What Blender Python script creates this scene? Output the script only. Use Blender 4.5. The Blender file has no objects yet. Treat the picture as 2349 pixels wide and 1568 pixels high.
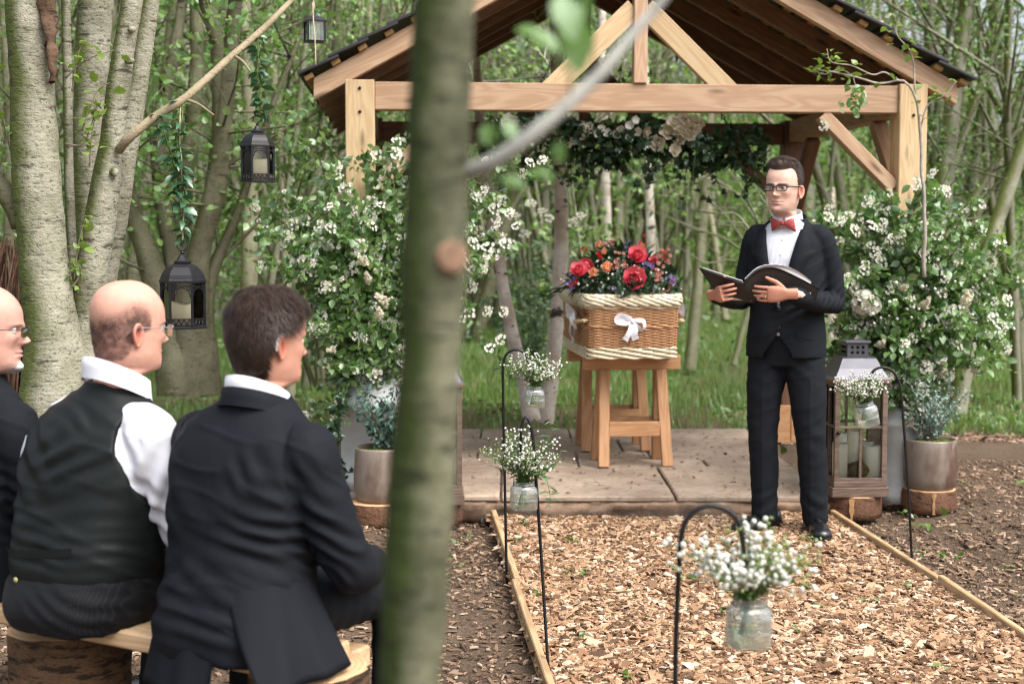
import bpy, bmesh, math, random
import numpy as np
from mathutils import Vector, Matrix
random.seed(7)
S = bpy.context.scene
COL = S.collection
# ---------------------------------------------------------------- camera, sky, sun, exposure
F, PX, PY, CAMH = 3262.0, 1174.5, 784.0, 1.40        # focal length in picture units (2349 wide), eye height in metres
PITCH = math.atan((PY - 550.0) / F)
cam_d = bpy.data.cameras.new('camera')
cam_d.sensor_width = 36.0
cam_d.lens = F / 2349.0 * 36.0
cam_d.clip_start, cam_d.clip_end = 0.05, 400.0
cam_d.dof.use_dof = True
cam_d.dof.focus_distance = 5.2
cam_d.dof.aperture_fstop = 3.1
cam = bpy.data.objects.new('camera', cam_d)
COL.objects.link(cam)
cam.location = (0, 0, CAMH)
cam.rotation_euler = (math.pi / 2 - PITCH, 0, 0)
S.camera = cam

world = bpy.data.worlds.new('World')
S.world = world
world.use_nodes = True
wn = world.node_tree
wn.nodes.clear()
sky = wn.nodes.new('ShaderNodeTexSky')
sky.sky_type = 'NISHITA'
sky.sun_disc = False
SUN_EL, SUN_AZ = math.radians(56), math.radians(132)   # azimuth clockwise from +Y (the view direction)
sky.sun_elevation = SUN_EL
sky.sun_rotation = SUN_AZ
sky.air_density, sky.dust_density, sky.ozone_density = 1.0, 6.0, 1.0
bg = wn.nodes.new('ShaderNodeBackground')
bg.inputs['Strength'].default_value = 0.15
wo = wn.nodes.new('ShaderNodeOutputWorld')
hs = wn.nodes.new('ShaderNodeHueSaturation')          # thin overcast: a paler, greyer sky all round
hs.inputs['Saturation'].default_value = 0.5
hs.inputs['Value'].default_value = 1.1
wn.links.new(sky.outputs[0], hs.inputs['Color'])
wn.links.new(hs.outputs[0], bg.inputs[0])
wn.links.new(bg.outputs[0], wo.inputs[0])
sun_d = bpy.data.lights.new('sun', 'SUN')
sun_d.energy = 1.25
sun_d.angle = math.radians(55)
sun_d.color = (1.0, 0.98, 0.95)
sun = bpy.data.objects.new('sun', sun_d)
COL.objects.link(sun)
sdir = Vector((math.sin(SUN_AZ) * math.cos(SUN_EL), math.cos(SUN_AZ) * math.cos(SUN_EL), math.sin(SUN_EL)))
sun.rotation_euler = sdir.to_track_quat('Z', 'Y').to_euler()
S.view_settings.view_transform = 'Standard'
S.view_settings.look = 'None'
S.view_settings.gamma = 1.0
S.view_settings.use_curve_mapping = False
S.view_settings.exposure = 1.04
try:
    S.cycles.use_denoising = True
    S.cycles.denoiser = 'OPENIMAGEDENOISE'
    S.cycles.filter_width = 1.15
    S.cycles.max_bounces = 8
    S.cycles.diffuse_bounces = 4
    S.cycles.transmission_bounces = 8
    S.cycles.transparent_max_bounces = 12
    S.cycles.caustics_reflective = False
    S.cycles.caustics_refractive = False
except Exception:
    pass
# ---------------------------------------------------------------- helpers
def P(px, py, d):
    """world point seen at picture position px, py (2349 x 1568) at forward distance d"""
    x, v = (px - PX) / F, (PY - py) / F
    c, s = math.cos(PITCH), math.sin(PITCH)
    y, z = c + s * v, -s + c * v
    k = d / y
    return np.array([x * k, d, CAMH + z * k])

def G(px, py, z=0.0):
    """point at height z seen at px, py"""
    x, v = (px - PX) / F, (PY - py) / F
    c, s = math.cos(PITCH), math.sin(PITCH)
    y, zz = c + s * v, -s + c * v
    k = (z - CAMH) / zz
    return np.array([x * k, y * k, z])

def hash3(i, seed):
    n = (i[..., 0] * 374761393 + i[..., 1] * 668265263 + i[..., 2] * 2147483647 + seed * 974634777) & 0xFFFFFFFF
    n = ((n ^ (n >> 13)) * 1274126177) & 0xFFFFFFFF
    n = n ^ (n >> 16)
    return (n & 0xFFFF) / 32767.5 - 1.0

def vnoise(p, seed=0):
    p = np.asarray(p, float)
    i = np.floor(p).astype(np.int64)
    f = p - i
    f = f * f * (3 - 2 * f)
    out = 0
    for dx in (0, 1):
        for dy in (0, 1):
            for dz in (0, 1):
                w = (f[..., 0] if dx else 1 - f[..., 0]) * (f[..., 1] if dy else 1 - f[..., 1]) * (f[..., 2] if dz else 1 - f[..., 2])
                out = out + w * hash3(i + np.array([dx, dy, dz]), seed)
    return out

class MB:
    """collects shapes, then links them as one mesh object"""
    def __init__(s):
        s.v, s.f3, s.f4, s.m3, s.m4, s.n = [], [], [], [], [], 0
    def add(s, v, f, mi=0, M=None):
        v = np.asarray(v, float).reshape(-1, 3)
        if M is not None:
            A = np.array(M)
            v = v @ A[:3, :3].T + A[:3, 3]
        if isinstance(f, np.ndarray):
            fs = [f]
        else:
            a = [q for q in f if len(q) == 3]
            b = [q for q in f if len(q) == 4]
            for q in f:
                if len(q) > 4:
                    a += [(q[0], q[i], q[i + 1]) for i in range(1, len(q) - 1)]
            fs = [np.array(x, int) for x in (a, b) if x]
        for x in fs:
            if x.shape[1] == 3:
                s.f3.append(x + s.n); s.m3.append(np.full(len(x), mi))
            else:
                s.f4.append(x + s.n); s.m4.append(np.full(len(x), mi))
        s.v.append(v); s.n += len(v)
        return s
    def verts(s):
        return np.concatenate(s.v)
    def mesh(s, name, mats, smooth=True):
        me = bpy.data.meshes.new(name)
        v = np.concatenate(s.v)
        f3 = np.concatenate(s.f3) if s.f3 else np.zeros((0, 3), int)
        f4 = np.concatenate(s.f4) if s.f4 else np.zeros((0, 4), int)
        me.vertices.add(len(v)); me.vertices.foreach_set('co', v.astype(np.float32).ravel())
        me.loops.add(f3.size + f4.size)
        me.loops.foreach_set('vertex_index', np.concatenate([f3.ravel(), f4.ravel()]).astype(np.int32))
        me.polygons.add(len(f3) + len(f4))
        st = np.concatenate([np.arange(len(f3)) * 3, len(f3) * 3 + np.arange(len(f4)) * 4]).astype(np.int32)
        me.polygons.foreach_set('loop_start', st)
        mi = np.concatenate([np.concatenate(x) for x in (s.m3, s.m4) if x]).astype(np.int32)
        me.polygons.foreach_set('material_index', mi)
        me.polygons.foreach_set('use_smooth', np.full(len(mi), bool(smooth)))
        for m in (mats if isinstance(mats, (list, tuple)) else [mats]):
            me.materials.append(m)
        me.update(calc_edges=True)
        me.validate()
        return me
    def build(s, name, mats, parent=None, smooth=True, **tags):
        return link(name, s.mesh(name, mats, smooth), parent, **tags)

def link(name, me, parent=None, M=None, **tags):
    o = bpy.data.objects.new(name, me)
    COL.objects.link(o)
    if parent is not None:
        o.parent = parent
    if M is not None:
        o.matrix_local = M
    tag(o, **tags)
    return o

def tag(o, label=None, cat=None, group=None, kind=None):
    if label: o['label'] = label
    if cat: o['category'] = cat
    if group: o['group'] = group
    if kind: o['kind'] = kind
    return o

def thing(name, label, cat, loc=(0, 0, 0), rz=0.0, group=None):
    o = bpy.data.objects.new(name, None)
    COL.objects.link(o)
    o.empty_display_size = 0.1
    o.location = loc
    o.rotation_euler = (0, 0, rz)
    return tag(o, label, cat, group)

def copy_tree(o, parent=None):
    c = o.copy(); COL.objects.link(c)
    if parent is not None: c.parent = parent
    for ch in list(o.children):
        copy_tree(ch, c)
    return c

def spline(pts, n):
    p = np.asarray(pts, float)
    if len(p) == 2:
        t = np.linspace(0, 1, n)[:, None]
        return p[0] * (1 - t) + p[1] * t
    d = np.concatenate([[0], np.cumsum(np.linalg.norm(np.diff(p[:, :3], axis=0), axis=1) + 1e-9)])
    q = np.vstack([2 * p[0] - p[1], p, 2 * p[-1] - p[-2]])
    t = np.linspace(0, d[-1], n)
    k = np.clip(np.searchsorted(d, t, side='right') - 1, 0, len(p) - 2)
    u = ((t - d[k]) / (d[k + 1] - d[k]))[:, None]
    a, b, c, e = q[k], q[k + 1], q[k + 2], q[k + 3]
    return 0.5 * ((2 * b) + (-a + c) * u + (2 * a - 5 * b + 4 * c - e) * u * u + (-a + 3 * b - 3 * c + e) * u ** 3)

def frames(p, ref=None):
    t = np.gradient(p, axis=0)
    t /= np.linalg.norm(t, axis=1)[:, None] + 1e-12
    r = np.array(ref if ref is not None else ((0, 0, 1) if abs(t[0][2]) < 0.9 else (1, 0, 0)), float)
    N = np.zeros_like(t)
    n = r - t[0] * (r @ t[0]); n /= np.linalg.norm(n) + 1e-12
    for i in range(len(p)):
        n = n - t[i] * (n @ t[i]); n /= np.linalg.norm(n) + 1e-12
        N[i] = n
    return t, N, np.cross(t, N)

def tube(p, r, seg=8, cap=True, ref=None, flat=1.0, closed=False):
    """round (or flat: second radius r*flat) tube along p; cap closes the ends"""
    p = np.asarray(p, float)
    n = len(p)
    r = np.broadcast_to(np.asarray(r, float), (n,))
    t, N, B = frames(p, ref)
    a = np.linspace(0, 2 * math.pi, seg, endpoint=False)
    v = p[:, None] + r[:, None, None] * (np.cos(a)[None, :, None] * N[:, None] + flat * np.sin(a)[None, :, None] * B[:, None])
    v = v.reshape(-1, 3)
    f = grid_faces(n, seg, wrap=True)
    if closed:
        i = np.arange(seg); j = (i + 1) % seg
        f = np.vstack([f, np.stack([(n - 1) * seg + i, (n - 1) * seg + j, j, i], 1)])
        return v, f
    fl = [tuple(x) for x in f] if cap else f
    if cap:
        fl = list(fl)
        fl.append(tuple(range(seg))[::-1])
        fl.append(tuple(range((n - 1) * seg, n * seg)))
    return v, fl

def grid_faces(n, m, wrap=False, off=0):
    mm = m if wrap else m - 1
    i, j = np.meshgrid(np.arange(n - 1), np.arange(mm), indexing='ij')
    i, j = i.ravel(), j.ravel()
    j2 = (j + 1) % m
    return np.stack([i * m + j, i * m + j2, (i + 1) * m + j2, (i + 1) * m + j], 1) + off

def limb(pts, rad, n=None, seg=16, flat=1.0, ref=None):
    """tapered tube with rounded ends"""
    pts = np.asarray(pts, float); rad = np.asarray(rad, float)
    n = n or 6 * len(pts)
    q = spline(np.hstack([pts, rad[:, None]]), n)
    p, r = q[:, :3], np.maximum(q[:, 3], 1e-4)
    def capend(p0, d, r0):
        k = np.array([0.35, 0.65, 0.87, 0.97])
        return [p0 + d * r0 * x for x in k], [r0 * math.sqrt(max(0, 1 - x * x)) for x in k]
    d0 = p[0] - p[1]; d0 /= np.linalg.norm(d0)
    d1 = p[-1] - p[-2]; d1 /= np.linalg.norm(d1)
    a, ra = capend(p[0], d0, r[0]); b, rb = capend(p[-1], d1, r[-1])
    return tube(np.vstack([a[::-1], p, b]), np.concatenate([ra[::-1], r, rb]), seg, True, ref, flat)

def lathe(prof, seg=24, cap=True):
    prof = np.asarray(prof, float)
    a = np.linspace(0, 2 * math.pi, seg, endpoint=False)
    v = np.stack([prof[:, 0:1] * np.cos(a), prof[:, 0:1] * np.sin(a), np.repeat(prof[:, 1:2], seg, 1)], 2).reshape(-1, 3)
    f = [tuple(x) for x in grid_faces(len(prof), seg, True)]
    if cap:
        if prof[0, 0] > 1e-5: f.append(tuple(range(seg))[::-1])
        if prof[-1, 0] > 1e-5: f.append(tuple(range((len(prof) - 1) * seg, len(prof) * seg)))
    return v, f

_bc = {}
def box(sx, sy, sz, b=0.003, c=(0, 0, 0)):
    """bevelled box of full size sx, sy, sz centred on c"""
    key = (round(sx, 4), round(sy, 4), round(sz, 4), b)
    if key not in _bc:
        bm = bmesh.new()
        bmesh.ops.create_cube(bm, size=1.0)
        bmesh.ops.scale(bm, vec=(sx, sy, sz), verts=bm.verts)
        if b > 0:
            bmesh.ops.bevel(bm, geom=bm.edges[:], offset=b, segments=1, affect='EDGES')
        bm.verts.index_update()
        _bc[key] = (np.array([v.co[:] for v in bm.verts]), [tuple(v.index for v in f.verts) for f in bm.faces])
        bm.free()
    v, f = _bc[key]
    return v + np.array(c, float), f

def frame_x(a, b, up=(0, 0, 1)):
    """matrix whose x axis runs from a to b, at their middle"""
    a, b = Vector(a), Vector(b)
    x = (b - a).normalized()
    y = Vector(up).cross(x).normalized()
    z = x.cross(y)
    M = Matrix((x, y, z)).transposed().to_4x4()
    M.translation = (a + b) / 2
    return M

def timber(name, a, b, w, h, mat, parent, up=(0, 0, 1), bev=0.004, **tags):
    """squared timber from a to b; w across, h along up"""
    L = (Vector(b) - Vector(a)).length
    m = MB().add(*box(L, w, h, bev))
    return link(name, m.mesh(name, mat, False), parent, frame_x(a, b, up), **tags)

def rot(ax, ang):
    return np.array(Matrix.Rotation(ang, 3, ax))

def rand_rots(n, rg, tilt=None):
    """random rotation matrices; tilt limits how far the z axis leans"""
    yaw = rg.uniform(0, 2 * math.pi, n)
    til = rg.normal(0, tilt, n) if tilt else np.arccos(rg.uniform(-1, 1, n))
    rol = rg.uniform(0, 2 * math.pi, n)
    cy, sy, ct, st, cr, sr = np.cos(yaw), np.sin(yaw), np.cos(til), np.sin(til), np.cos(rol), np.sin(rol)
    Z = np.zeros(n); O = np.ones(n)
    A = np.stack([np.stack([cy, -sy, Z], 1), np.stack([sy, cy, Z], 1), np.stack([Z, Z, O], 1)], 1)
    B = np.stack([np.stack([O, Z, Z], 1), np.stack([Z, ct, -st], 1), np.stack([Z, st, ct], 1)], 1)
    C = np.stack([np.stack([cr, -sr, Z], 1), np.stack([sr, cr, Z], 1), np.stack([Z, Z, O], 1)], 1)
    return A @ B @ C

def scatter(base_v, base_f, pos, R, sc):
    """many small copies of one shape as a single vertex / face array"""
    n, k = len(pos), len(base_v)
    sc = np.asarray(sc, float)
    if sc.ndim == 1: sc = sc[:, None]
    v = np.einsum('nij,nkj->nki', R, base_v[None] * sc[:, None, :]) + pos[:, None]
    f = (base_f[None] + (np.arange(n) * k)[:, None, None]).reshape(-1, base_f.shape[1])
    return v.reshape(-1, 3), f

# leaf along +y, folded on its midrib
LEAF4 = (np.array([[0, 0, 0], [0.34, 0.42, 0.10], [0, 1, -0.06], [-0.34, 0.42, 0.10]]), np.array([[0, 1, 2], [0, 2, 3]]))
LEAF8 = (np.array([[0, 0, 0], [0.27, 0.2, 0.07], [0.36, 0.48, 0.10], [0.22, 0.78, 0.03], [0, 1.05, -0.10],
                   [-0.22, 0.78, 0.03], [-0.36, 0.48, 0.10], [-0.27, 0.2, 0.07], [0, 0.3, 0.0], [0, 0.65, 0.0]]),
         np.array([[0, 1, 8], [1, 2, 8], [2, 9, 8], [2, 3, 9], [3, 4, 9], [4, 5, 9], [5, 6, 9], [6, 8, 9], [6, 7, 8], [7, 0, 8]]))
NARROW = (LEAF8[0] * np.array([0.62, 1, 1]), LEAF8[1])
def ico(sub=1):
    bm = bmesh.new(); bmesh.ops.create_icosphere(bm, subdivisions=sub, radius=1.0)
    r = (np.array([v.co[:] for v in bm.verts]), np.array([[v.index for v in f.verts] for f in bm.faces])); bm.free()
    return r
ICO1, ICO2 = ico(1), ico(2)

# ---------------------------------------------------------------- materials
class Mat:
    def __init__(s, name):
        s.m = bpy.data.materials.new(name); s.m.use_nodes = True
        s.t = s.m.node_tree; s.t.nodes.clear()
        s.out = s.n('ShaderNodeOutputMaterial')
    def n(s, typ, **kw):
        x = s.t.nodes.new(typ)
        for k, v in kw.items(): setattr(x, k, v)
        return x
    def l(s, a, b): s.t.links.new(a, b)
    def coord(s, scale=(1, 1, 1), kind='Object', rot=(0, 0, 0)):
        tc = s.n('ShaderNodeTexCoord'); mp = s.n('ShaderNodeMapping')
        mp.inputs['Scale'].default_value = scale; mp.inputs['Rotation'].default_value = rot
        s.l(tc.outputs[kind], mp.inputs[0]); return mp.outputs[0]
    def noise(s, vec, scale, detail=4, rough=0.55, dist=0.0):
        x = s.n('ShaderNodeTexNoise'); x.inputs['Scale'].default_value = scale; x.inputs['Detail'].default_value = detail
        x.inputs['Roughness'].default_value = rough; x.inputs['Distortion'].default_value = dist
        s.l(vec, x.inputs['Vector']); return x.outputs['Fac']
    def ramp(s, fac, stops, interp='LINEAR'):
        x = s.n('ShaderNodeValToRGB'); x.color_ramp.interpolation = interp
        e = x.color_ramp.elements
        while len(e) < len(stops): e.new(0.5)
        for q, (pos, c) in zip(e, stops):
            q.position = pos; q.color = (c, c, c, 1) if isinstance(c, (int, float)) else (*c, 1)
        s.l(fac, x.inputs[0]); return x.outputs[0]
    def mix(s, fac, a, b, mode='MIX'):
        x = s.n('ShaderNodeMix', data_type='RGBA', blend_type=mode)
        for i, v in ((0, fac), (6, a), (7, b)):
            if hasattr(v, 'is_linked'): s.l(v, x.inputs[i])
            elif isinstance(v, (int, float)): x.inputs[i].default_value = v if i == 0 else (v, v, v, 1)
            else: x.inputs[i].default_value = (*v, 1)
        return x.outputs[2]
    def math(s, op, a, b=0.0):
        x = s.n('ShaderNodeMath', operation=op)
        for i, v in enumerate((a, b)):
            if hasattr(v, 'is_linked'): s.l(v, x.inputs[i])
            else: x.inputs[i].default_value = v
        return x.outputs[0]
    def bump(s, h, strength=0.3, dist=0.01, normal=None):
        x = s.n('ShaderNodeBump'); x.inputs['Strength'].default_value = strength; x.inputs['Distance'].default_value = dist
        s.l(h, x.inputs['Height'])
        if normal is not None: s.l(normal, x.inputs['Normal'])
        return x.outputs[0]
    def pbr(s, col, rough=0.6, spec=0.4, metal=0.0, nrm=None, sheen=0.0, coat=0.0, sss=0.0):
        b = s.n('ShaderNodeBsdfPrincipled')
        for k, v in (('Base Color', col), ('Roughness', rough), ('Specular IOR Level', spec), ('Metallic', metal), ('Sheen Weight', sheen), ('Coat Weight', coat), ('Subsurface Weight', sss)):
            if hasattr(v, 'is_linked'): s.l(v, b.inputs[k])
            elif isinstance(v, (int, float)): b.inputs[k].default_value = v
            else: b.inputs[k].default_value = (*v, 1)
        if sss: b.inputs['Subsurface Radius'].default_value = (0.012, 0.005, 0.003)
        if nrm is not None: s.l(nrm, b.inputs['Normal'])
        s.l(b.outputs[0], s.out.inputs[0]); return b

def m_plain(name, col, rough=0.6, spec=0.4, metal=0.0, var=0.12, nscale=8.0, bump=0.0, bscale=60.0, sheen=0.0, coat=0.0):
    k = Mat(name); co = k.coord()
    a = tuple(min(1, c * (1 - var)) for c in col); b = tuple(min(1, c * (1 + var)) for c in col)
    c = k.mix(k.ramp(k.noise(co, nscale, 5), [(0.3, 0.0), (0.7, 1.0)]), a, b)
    nr = k.bump(k.noise(co, bscale, 4), bump, 0.004) if bump else None
    k.pbr(c, rough, spec, metal, nr, sheen, coat); return k.m

def m_wood(name, light, dark, along=1.3, across=26.0, rough=0.62, knots=True, ring=True, bump=0.15):
    k = Mat(name)
    oi = k.n('ShaderNodeObjectInfo')
    tc = k.n('ShaderNodeTexCoord')
    off = k.n('ShaderNodeVectorMath', operation='SCALE'); off.inputs[0].default_value = (7.0, 3.0, 5.0); k.l(oi.outputs['Random'], off.inputs['Scale'])
    ad = k.n('ShaderNodeVectorMath', operation='ADD'); k.l(tc.outputs['Object'], ad.inputs[0]); k.l(off.outputs[0], ad.inputs[1])
    def mp(sc):
        x = k.n('ShaderNodeMapping'); x.inputs['Scale'].default_value = sc; k.l(ad.outputs[0], x.inputs[0]); return x.outputs[0]
    fine = k.noise(mp((along * 2, across * 4, across * 4)), 1.0, 6, 0.65)
    slow = k.noise(mp((along * 0.8, across * 0.35, across * 0.35)), 1.0, 3, 0.5, 0.4)
    g = k.math('MULTIPLY', k.math('SINE', k.math('MULTIPLY', slow, 62.0)), 0.5) if ring else slow
    f = k.math('ADD', k.math('MULTIPLY', k.math('ADD', g, 0.5), 0.55), k.math('MULTIPLY', fine, 0.5))
    c = k.mix(k.ramp(f, [(0.15, 0.0), (0.95, 1.0)]), light, dark)
    if knots:
        vo = k.n('ShaderNodeTexVoronoi'); vo.inputs['Scale'].default_value = 1.0; k.l(mp((2.2, 8.5, 8.5)), vo.inputs['Vector'])
        kn = k.ramp(vo.outputs['Distance'], [(0.05, 1.0), (0.16, 0.0)])
        c = k.mix(kn, c, tuple(x * 0.42 for x in dark))
    br = k.n('ShaderNodeHueSaturation'); k.l(c, br.inputs['Color'])
    k.l(k.math('ADD', k.math('MULTIPLY', oi.outputs['Random'], 0.24), 0.88), br.inputs['Value'])
    k.pbr(br.outputs[0], rough, 0.35, 0.0, k.bump(f, bump, 0.003)); return k.m

def m_leaf(name, dark, light, trans=0.35, gloss=0.06, rough=0.4, hue=0.0, yellow=None):
    k = Mat(name)
    g = k.n('ShaderNodeNewGeometry')
    stops = [(0.0, dark), (0.75, light)]
    if yellow: stops.append((1.0, yellow))
    c = k.ramp(g.outputs['Random Per Island'], stops)
    d = k.n('ShaderNodeBsdfDiffuse'); t = k.n('ShaderNodeBsdfTranslucent'); gl = k.n('ShaderNodeBsdfGlossy')
    k.l(c, d.inputs[0])
    tcol = k.mix(1.0, c, (1.0, 1.0, 0.55), 'MULTIPLY')
    tb = k.mix(0.4, tcol, c)
    k.l(tb, t.inputs[0]); gl.inputs['Roughness'].default_value = rough
    gl.inputs[0].default_value = (0.8, 0.9, 0.85, 1)
    m1 = k.n('ShaderNodeMixShader'); m1.inputs[0].default_value = trans; k.l(d.outputs[0], m1.inputs[1]); k.l(t.outputs[0], m1.inputs[2])
    m2 = k.n('ShaderNodeMixShader'); m2.inputs[0].default_value = gloss; k.l(m1.outputs[0], m2.inputs[1]); k.l(gl.outputs[0], m2.inputs[2])
    k.l(m2.outputs[0], k.out.inputs[0]); return k.m

def m_petal(name, a, b, trans=0.3):
    return m_leaf(name, a, b, trans, 0.02, 0.5)

def m_glass(name, tint=(0.93, 0.97, 0.95), rough=0.02, clear=0.78):
    k = Mat(name)
    t = k.n('ShaderNodeBsdfTransparent'); t.inputs[0].default_value = (*tint, 1)
    g = k.n('ShaderNodeBsdfGlossy'); g.inputs['Roughness'].default_value = rough
    fr = k.n('ShaderNodeFresnel'); fr.inputs[0].default_value = 1.5
    f = k.math('ADD', k.math('MULTIPLY', fr.outputs[0], 1.0), (1 - clear) * 0.25)
    m = k.n('ShaderNodeMixShader'); k.l(f, m.inputs[0]); k.l(t.outputs[0], m.inputs[1]); k.l(g.outputs[0], m.inputs[2])
    k.l(m.outputs[0], k.out.inputs[0]); return k.m

def m_bark(name, pale, mid, dark, moss=None, band=9.0, mark=0.62, scale=1.0, bump=0.5, mossamt=0.5, mossdir=-1.0):
    k = Mat(name); co = k.coord()
    big = k.noise(co, 5.0 * scale, 5, 0.6)
    c = k.mix(k.ramp(big, [(0.35, 0.0), (0.68, 1.0)]), pale, mid)
    if moss:
        g = k.n('ShaderNodeNewGeometry'); sx = k.n('ShaderNodeSeparateXYZ'); k.l(g.outputs['Normal'], sx.inputs[0])
        side = k.math('MULTIPLY', sx.outputs[0], mossdir * 0.45)
        mf = k.math('ADD', k.math('ADD', k.noise(co, 3.2 * scale, 5, 0.65), side), mossamt - 0.5)
        c = k.mix(k.ramp(mf, [(0.42, 0.0), (0.74, 1.0)]), c, moss)
    st = k.coord((7 * scale, 7 * scale, 34 * scale))
    mk = k.noise(st, band / 9.0, 5, 0.7)
    c = k.mix(k.ramp(mk, [(mark, 0.0), (mark + 0.07, 0.85)]), c, dark)
    sp = k.noise(k.coord((60 * scale, 60 * scale, 90 * scale)), 1.0, 3, 0.6)
    c = k.mix(k.ramp(sp, [(0.585, 0.0), (0.65, 0.65)]), c, dark)
    h = k.math('ADD', k.math('MULTIPLY', mk, -0.8), k.math('MULTIPLY', sp, -0.5))
    h = k.math('ADD', h, k.noise(co, 26 * scale, 5, 0.7))
    k.pbr(c, 0.85, 0.2, 0.0, k.bump(h, bump, 0.012)); return k.m

W_BEAM = m_wood('larch_beam', (0.50, 0.345, 0.225), (0.385, 0.235, 0.14))
W_POST = m_wood('pale_post_wood', (0.57, 0.43, 0.255), (0.46, 0.31, 0.165))
W_OAK = m_wood('trestle_wood', (0.50, 0.285, 0.15), (0.37, 0.185, 0.085), knots=False)
W_BOARD = m_wood('rough_board', (0.48, 0.34, 0.19), (0.30, 0.19, 0.10))
W_BENCH = m_wood('bench_pine', (0.58, 0.42, 0.26), (0.46, 0.29, 0.15))
W_LANT = m_wood('weathered_brown', (0.17, 0.115, 0.085), (0.09, 0.06, 0.045), knots=False)
BLACK_IRON = m_plain('black_iron', (0.007, 0.007, 0.008), 0.42, 0.35, 0.0, 0.3, 40, 0.1, 200)
LANT_METAL = m_plain('lantern_black', (0.007, 0.007, 0.009), 0.42, 0.35, 0.0, 0.35, 30, 0.15, 150)
GREY_METAL = m_plain('grey_tin', (0.10, 0.10, 0.115), 0.42, 0.5, 0.6, 0.2, 9)
GALV = m_plain('galvanised_zinc', (0.50, 0.52, 0.52), 0.55, 0.5, 0.15, 0.22, 5, 0.05, 40)
GLASS = m_glass('clear_glass')
PANE = m_glass('lantern_glass', (0.95, 0.97, 0.96), 0.03, .9)
CANDLE = m_plain('ivory_wax', (0.90, 0.76, 0.50), 0.5, 0.3, 0, 0.05)
CANDLE_W = m_plain('cream_wax', (0.90, 0.87, 0.72), 0.5, 0.3, 0, 0.05)
STEM = m_plain('green_stem', (0.09, 0.15, 0.035), 0.6, 0.3)
TWIG = m_plain('grey_twig', (0.20, 0.165, 0.12), 0.8, 0.2, 0, 0.3, 20)
# ---------------------------------------------------------------- setting: ground, patio, path
YAW = math.radians(4.2)                      # patio, gazebo and path all run this far left of the view
GO = np.array([0.70, 7.80, 0.0])            # middle of the gazebo's front line
ux, uy = np.array([math.cos(YAW), math.sin(YAW), 0]), np.array([-math.sin(YAW), math.cos(YAW), 0])
def U(u, v, z=0.0):
    return GO + ux * u + uy * v + np.array([0, 0, z])
def to_uv(p):
    d = np.asarray(p)[..., :3] - GO
    return d @ ux, d @ uy

k = Mat('woodland_soil'); co = k.coord()
c = k.mix(k.ramp(k.noise(co, 1.3, 6, 0.65), [(0.35, 0.0), (0.65, 1.0)]), (0.12, 0.08, 0.055), (0.21, 0.15, 0.105))
c = k.mix(k.ramp(k.noise(co, 55, 4, 0.7), [(0.45, 0.0), (0.7, 1.0)]), c, (0.30, 0.22, 0.155))
h = k.math('ADD', k.noise(co, 30, 6, 0.75), k.noise(co, 120, 3, 0.7))
k.pbr(c, 0.95, 0.1, 0, k.bump(h, 0.9, 0.03)); SOIL = k.m
k = Mat('grassy_soil'); co = k.coord()
c = k.mix(k.ramp(k.noise(co, 0.9, 5, 0.6), [(0.4, 0.0), (0.6, 1.0)]), (0.12, 0.19, 0.05), (0.17, 0.17, 0.075))
k.pbr(c, 0.95, 0.1, 0, k.bump(k.noise(co, 40, 5, 0.7), 0.8, 0.03)); TURF = k.m

def sheet(name, x0, x1, y0, y1, nx, ny, fz, mat, **tags):
    X, Y = np.meshgrid(np.linspace(x0, x1, nx), np.linspace(y0, y1, ny))
    v = np.stack([X, Y, fz(X, Y)], 2).reshape(-1, 3)
    return MB().add(v, grid_faces(ny, nx)).build(name, mat, **tags)
def bumpy(amp, fr, sd):
    def f(X, Y):
        q = np.stack([X * fr, Y * fr, X * 0], -1)
        return amp * (vnoise(q, sd) + 0.5 * vnoise(q * 2.7, sd + 1) + 0.3 * vnoise(q * 6.1, sd + 2))
    return f
def soil_z(X, Y):
    p = np.stack([X, Y, X * 0], -1)
    u, v = to_uv(p)
    base = bumpy(0.018, 1.6, 3)(X, Y) - 0.035
    pathm = np.clip(1 - np.abs(u - 0.05) / 1.35, 0, 1)
    patio = (X > -1.0) & (X < 1.68) & (Y > 7.15) & (Y < 9.9)
    side = np.clip((np.abs(u - 0.06) - 1.30) / 0.5, 0, 1)
    z = base + 0.035 * side
    z = np.where(pathm > 0.05, np.minimum(z, -0.05), z)
    return np.where(patio, -0.06, z)
sheet('ground', -9, 9, 0.2, 12.4, 260, 180, soil_z, SOIL, kind='structure')
def lawn_z(X, Y):
    return bumpy(0.05, 0.5, 9)(X, Y) - 0.04 + np.clip((Y - 30) / 60, 0, 1) * 1.0
sheet('meadow', -90, 90, 12.4, 150, 120, 90, lawn_z, TURF, kind='structure')
sheet('ground', -90, 90, -40, 0.2, 40, 20, lambda X, Y: X * 0 - 0.06, SOIL, kind='structure')
sheet('ground', -90, -9, 0.2, 12.4, 40, 10, lambda X, Y: X * 0 - 0.05, TURF, kind='structure')
sheet('ground', 9, 90, 0.2, 12.4, 40, 10, lambda X, Y: X * 0 - 0.05, TURF, kind='structure')

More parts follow.
